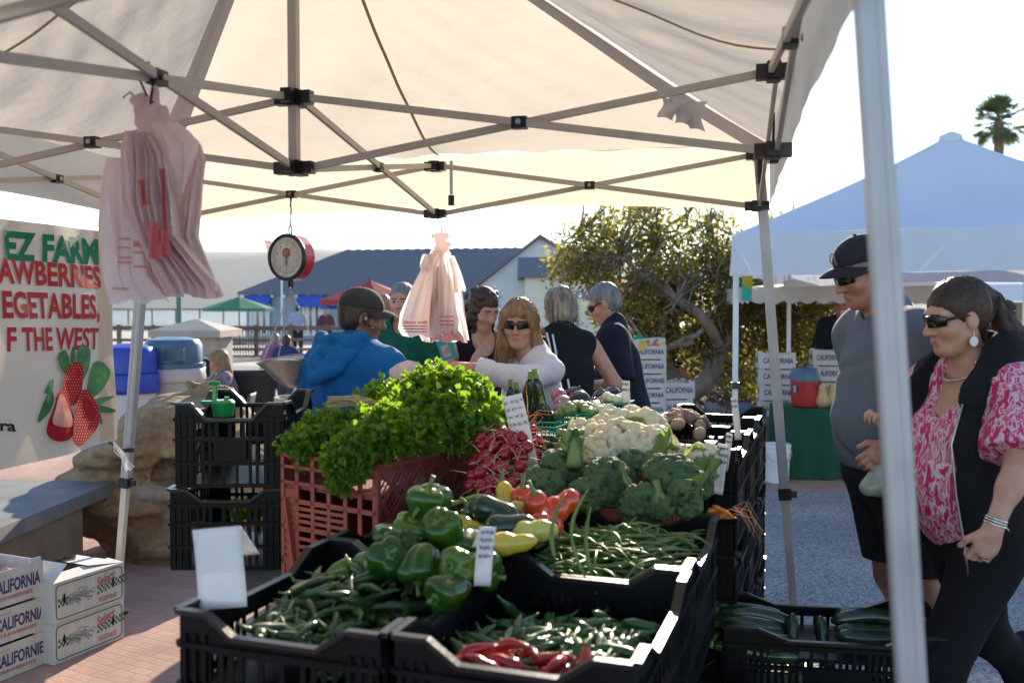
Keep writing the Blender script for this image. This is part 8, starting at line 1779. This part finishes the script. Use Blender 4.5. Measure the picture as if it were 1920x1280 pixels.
bystander('person in maroon jacket and hat leaning at the boardwalk railing', W(607,0,30.6).x, 30.7, 175, 1.55, (.13,.035,.06), (.04,.04,.05), 'hairgrey', h=.02, sleeve=1.9)
bystander('walker in black shirt and shorts behind the twisted tree trunk', W(1258,0,11.9).x, 11.9, 75, 1.62, (.012,.012,.014), (.010,.010,.012), h=.013, z=.40, legs=((0,.16,.22),(0,-.14,-.34)), short=True, skin='skin_tan')
bystander('walker in pale clothes behind the fruit trays', W(1212,0,12.4).x, 12.4, 80, 1.60, (.45,.40,.36), (.40,.36,.32), 'hairbrown', h=.014, z=.42)
bystander('dark clothed vendor under the scalloped awning behind the man', W(1588,0,10.6).x, 10.6, 150, 1.70, (.018,.02,.04), (.05,.045,.04), h=.013, sleeve=1.9)
bystander('distant person in a light cap at the far right edge', W(1897,0,9.2).x, 9.2, 160, 1.60, (.10,.04,.06), (.05,.05,.06), 'hairgrey', h=.012, hat='capgrey')
bystander('second distant person in a pale hat at the far right edge', W(1912,0,7.8).x, 7.8, 120, 1.46, (.25,.2,.18), (.05,.05,.06), 'hairblond', 'bob', h=.012)
bystander('child in violet top beyond the weighing pan', W(512,0,14).x, 14, 40, 1.15, (.30,.12,.28), (.06,.06,.10), 'hairsilver', h=.014)
bystander('child in navy top beyond the weighing pan', W(530,0,13.8).x, 13.8, -10, 1.13, (.03,.035,.12), (.05,.05,.06), 'hairbrown', h=.014)
# seated long haired girl and chairs beside the stone enclosure
D2 = 9.5
t = root('seated girl with long sunlit hair beside the stone enclosure', W(428,0,D2).x, D2, 100, z=0)
b = Body(1.36, .95, .95, lean=12, head_yaw=20, head_pitch=12)
b.pr = {k: [tuple((np.array(q)-np.array((0,0,.24)) if (isinstance(q, np.ndarray) and q.shape == (3,) and j in ((1,2) if p[0] == 'c' else (1,))) else q) for j, q in enumerate(p)) for p in v] for k, v in b.pr.items()}
for kk in ('thigh0','thigh1','calf0','calf1','foot0','foot1'): b.pr.pop(kk)
for i, sx in enumerate((-1,1)):
    hp = np.array((sx*.07,.0,.47)); kn = np.array((sx*.09,.34,.47)); an = np.array((sx*.09,.36,.08)); b.pr['thigh%d' % i] = [('c',hp,kn,.075,.05,.04)]; b.pr['calf%d' % i] = [('c',kn,an,.045,.032,.02)]; b.pr['foot%d' % i] = [('c',an+np.array((0,-.03,-.04)),an+np.array((0,.11,-.05)),.03,.026,.02)]
dz = np.array((0,0,-.24)); b.hc = b.hc+dz; b.pel = b.pel+dz; U0 = b.U; b.U = lambda x, y, z: U0(x, y, z)+dz; h0 = b.h; b.h = lambda x, y, z: b.hc+b.Rh @ (np.array((x,y,z))*b.hs); b.HM = Matrix.Translation(Vector(dz)) @ b.HM
b.sub = []; b.eyes = []
b.arm(0, (-.22,.06,.64), (-.16,.24,.56), curl=30); b.arm(1, (.22,.06,.64), (.16,.24,.56), curl=30); b.skin(t, 'skin', .011, eyes=False)
M['girl'] = fabric('girl', (.30,.24,.30), (.05,.04,.06)); b.cloth(t, 'top', UP, 'girl', .016, .011, clips=[((0,0,.50),(0,0,-1))], sleeves=[(0,.6,.015),(1,.6,.015)]); b.cloth(t, 'shorts', ['pelvis','thigh0','thigh1'], 'slacks', .014, .012); b.hair(t, 'hairblond', 'long', .009, 6, strands=60, slen=.15)
def folding_chair(x, y, rz, col, label, back=.82):
    t = thing('folding_chair', label, 'chair', (x,y,0), R(rz)); M['ch'+label[:6]] = m = mat('ch', col, .6)
    mb = MB(); mb.b2((-.20,-.20,.43),(.20,.20,.45)); part('seat', mb, m, t); mb = MB(); mb.grid(lambda a, q: (-.2+.4*a, -.21-.05*q-.02*math.sin(PI*a), .47+(back-.47)*q), 8, 8); o = part('backrest', mb, m, t, smooth=True); o.modifiers.new('solid','SOLIDIFY').thickness = .015
    for sx in (-1,1):
        for y0, y1 in ((-.18,.2),(.18,-.2)): mb = MB(); mb.tube([(sx*.19,y0,.0),(sx*.19,y1,.43)], .011, 6); part('leg', mb, M['alu'], t)
    return t
folding_chair(W(420,0,9.3).x, 9.25, 95, (.05,.055,.09), 'dark blue chair back beside the stone enclosure', .72)
folding_chair(W(472,0,9.9).x, 9.9, 10, (.012,.012,.013), 'black canvas folding chair behind the seated girl', .92)
t = thing('white_stool', 'small white folding stool in front of the black canvas chair', 'stool', (W(455,0,9.0).x,9.0,0)); mb = MB(); x = W(455,0,9.0).x; mb.b2((x-.19,8.84,.40),(x+.19,9.16,.42)); part('seat', mb, M['white'], t, world=True)
for a, b_ in ((-.15,.15),(.15,-.15)):
    for y in (8.87,9.13): mb = MB(); mb.tube([(x+a,y,0),(x+b_,y,.40)], .010, 6); part('leg', mb, M['white'], t, world=True)
t = thing('round_planter', 'low round pale concrete planter behind the sweatshirt man', 'planter', (W(560,0,11).x,11,0)); x = W(562,0,11).x; mb = MB(); mb.lathe([(.18,0),(.28,.05),(.30,.42),(.33,.45),(.33,.52),(.30,.52),(.29,.46)], 32, (x,11,0)); part('bowl', mb, M['conc'], t, world=True, smooth=35)
mb = MB(); mb.add([(x-.13,10.9,.52),(x+.12,10.9,.52),(x+.12,11.1,.52),(x-.13,11.1,.52),(x-.01,11.0,.78),(x+.08,11,.70)], [(0,1,5,4),(1,2,5),(2,3,4,5),(3,0,4)]); part('white_cover', mb, M['white'], t, world=True)
# ================================================================ sea haze
mb = MB(); mb.b2((-7400,-420,-5.0),(7400,8400,380)); hz = mb.mesh('haze', [])
hm = bpy.data.materials.new('haze'); hm.use_nodes = True; nt = hm.node_tree; nt.nodes.clear(); ho = nt.nodes.new('ShaderNodeOutputMaterial'); hv = nt.nodes.new('ShaderNodeVolumePrincipled')
hv.inputs['Color'].default_value = (.88,.91,.98,1); hv.inputs['Density'].default_value = .00010; hv.inputs['Anisotropy'].default_value = .35; nt.links.new(hv.outputs[0], ho.inputs['Volume']); hz.materials.append(hm)
ob = bpy.data.objects.new('haze', hz); COL.objects.link(ob); ob['kind'] = 'stuff'
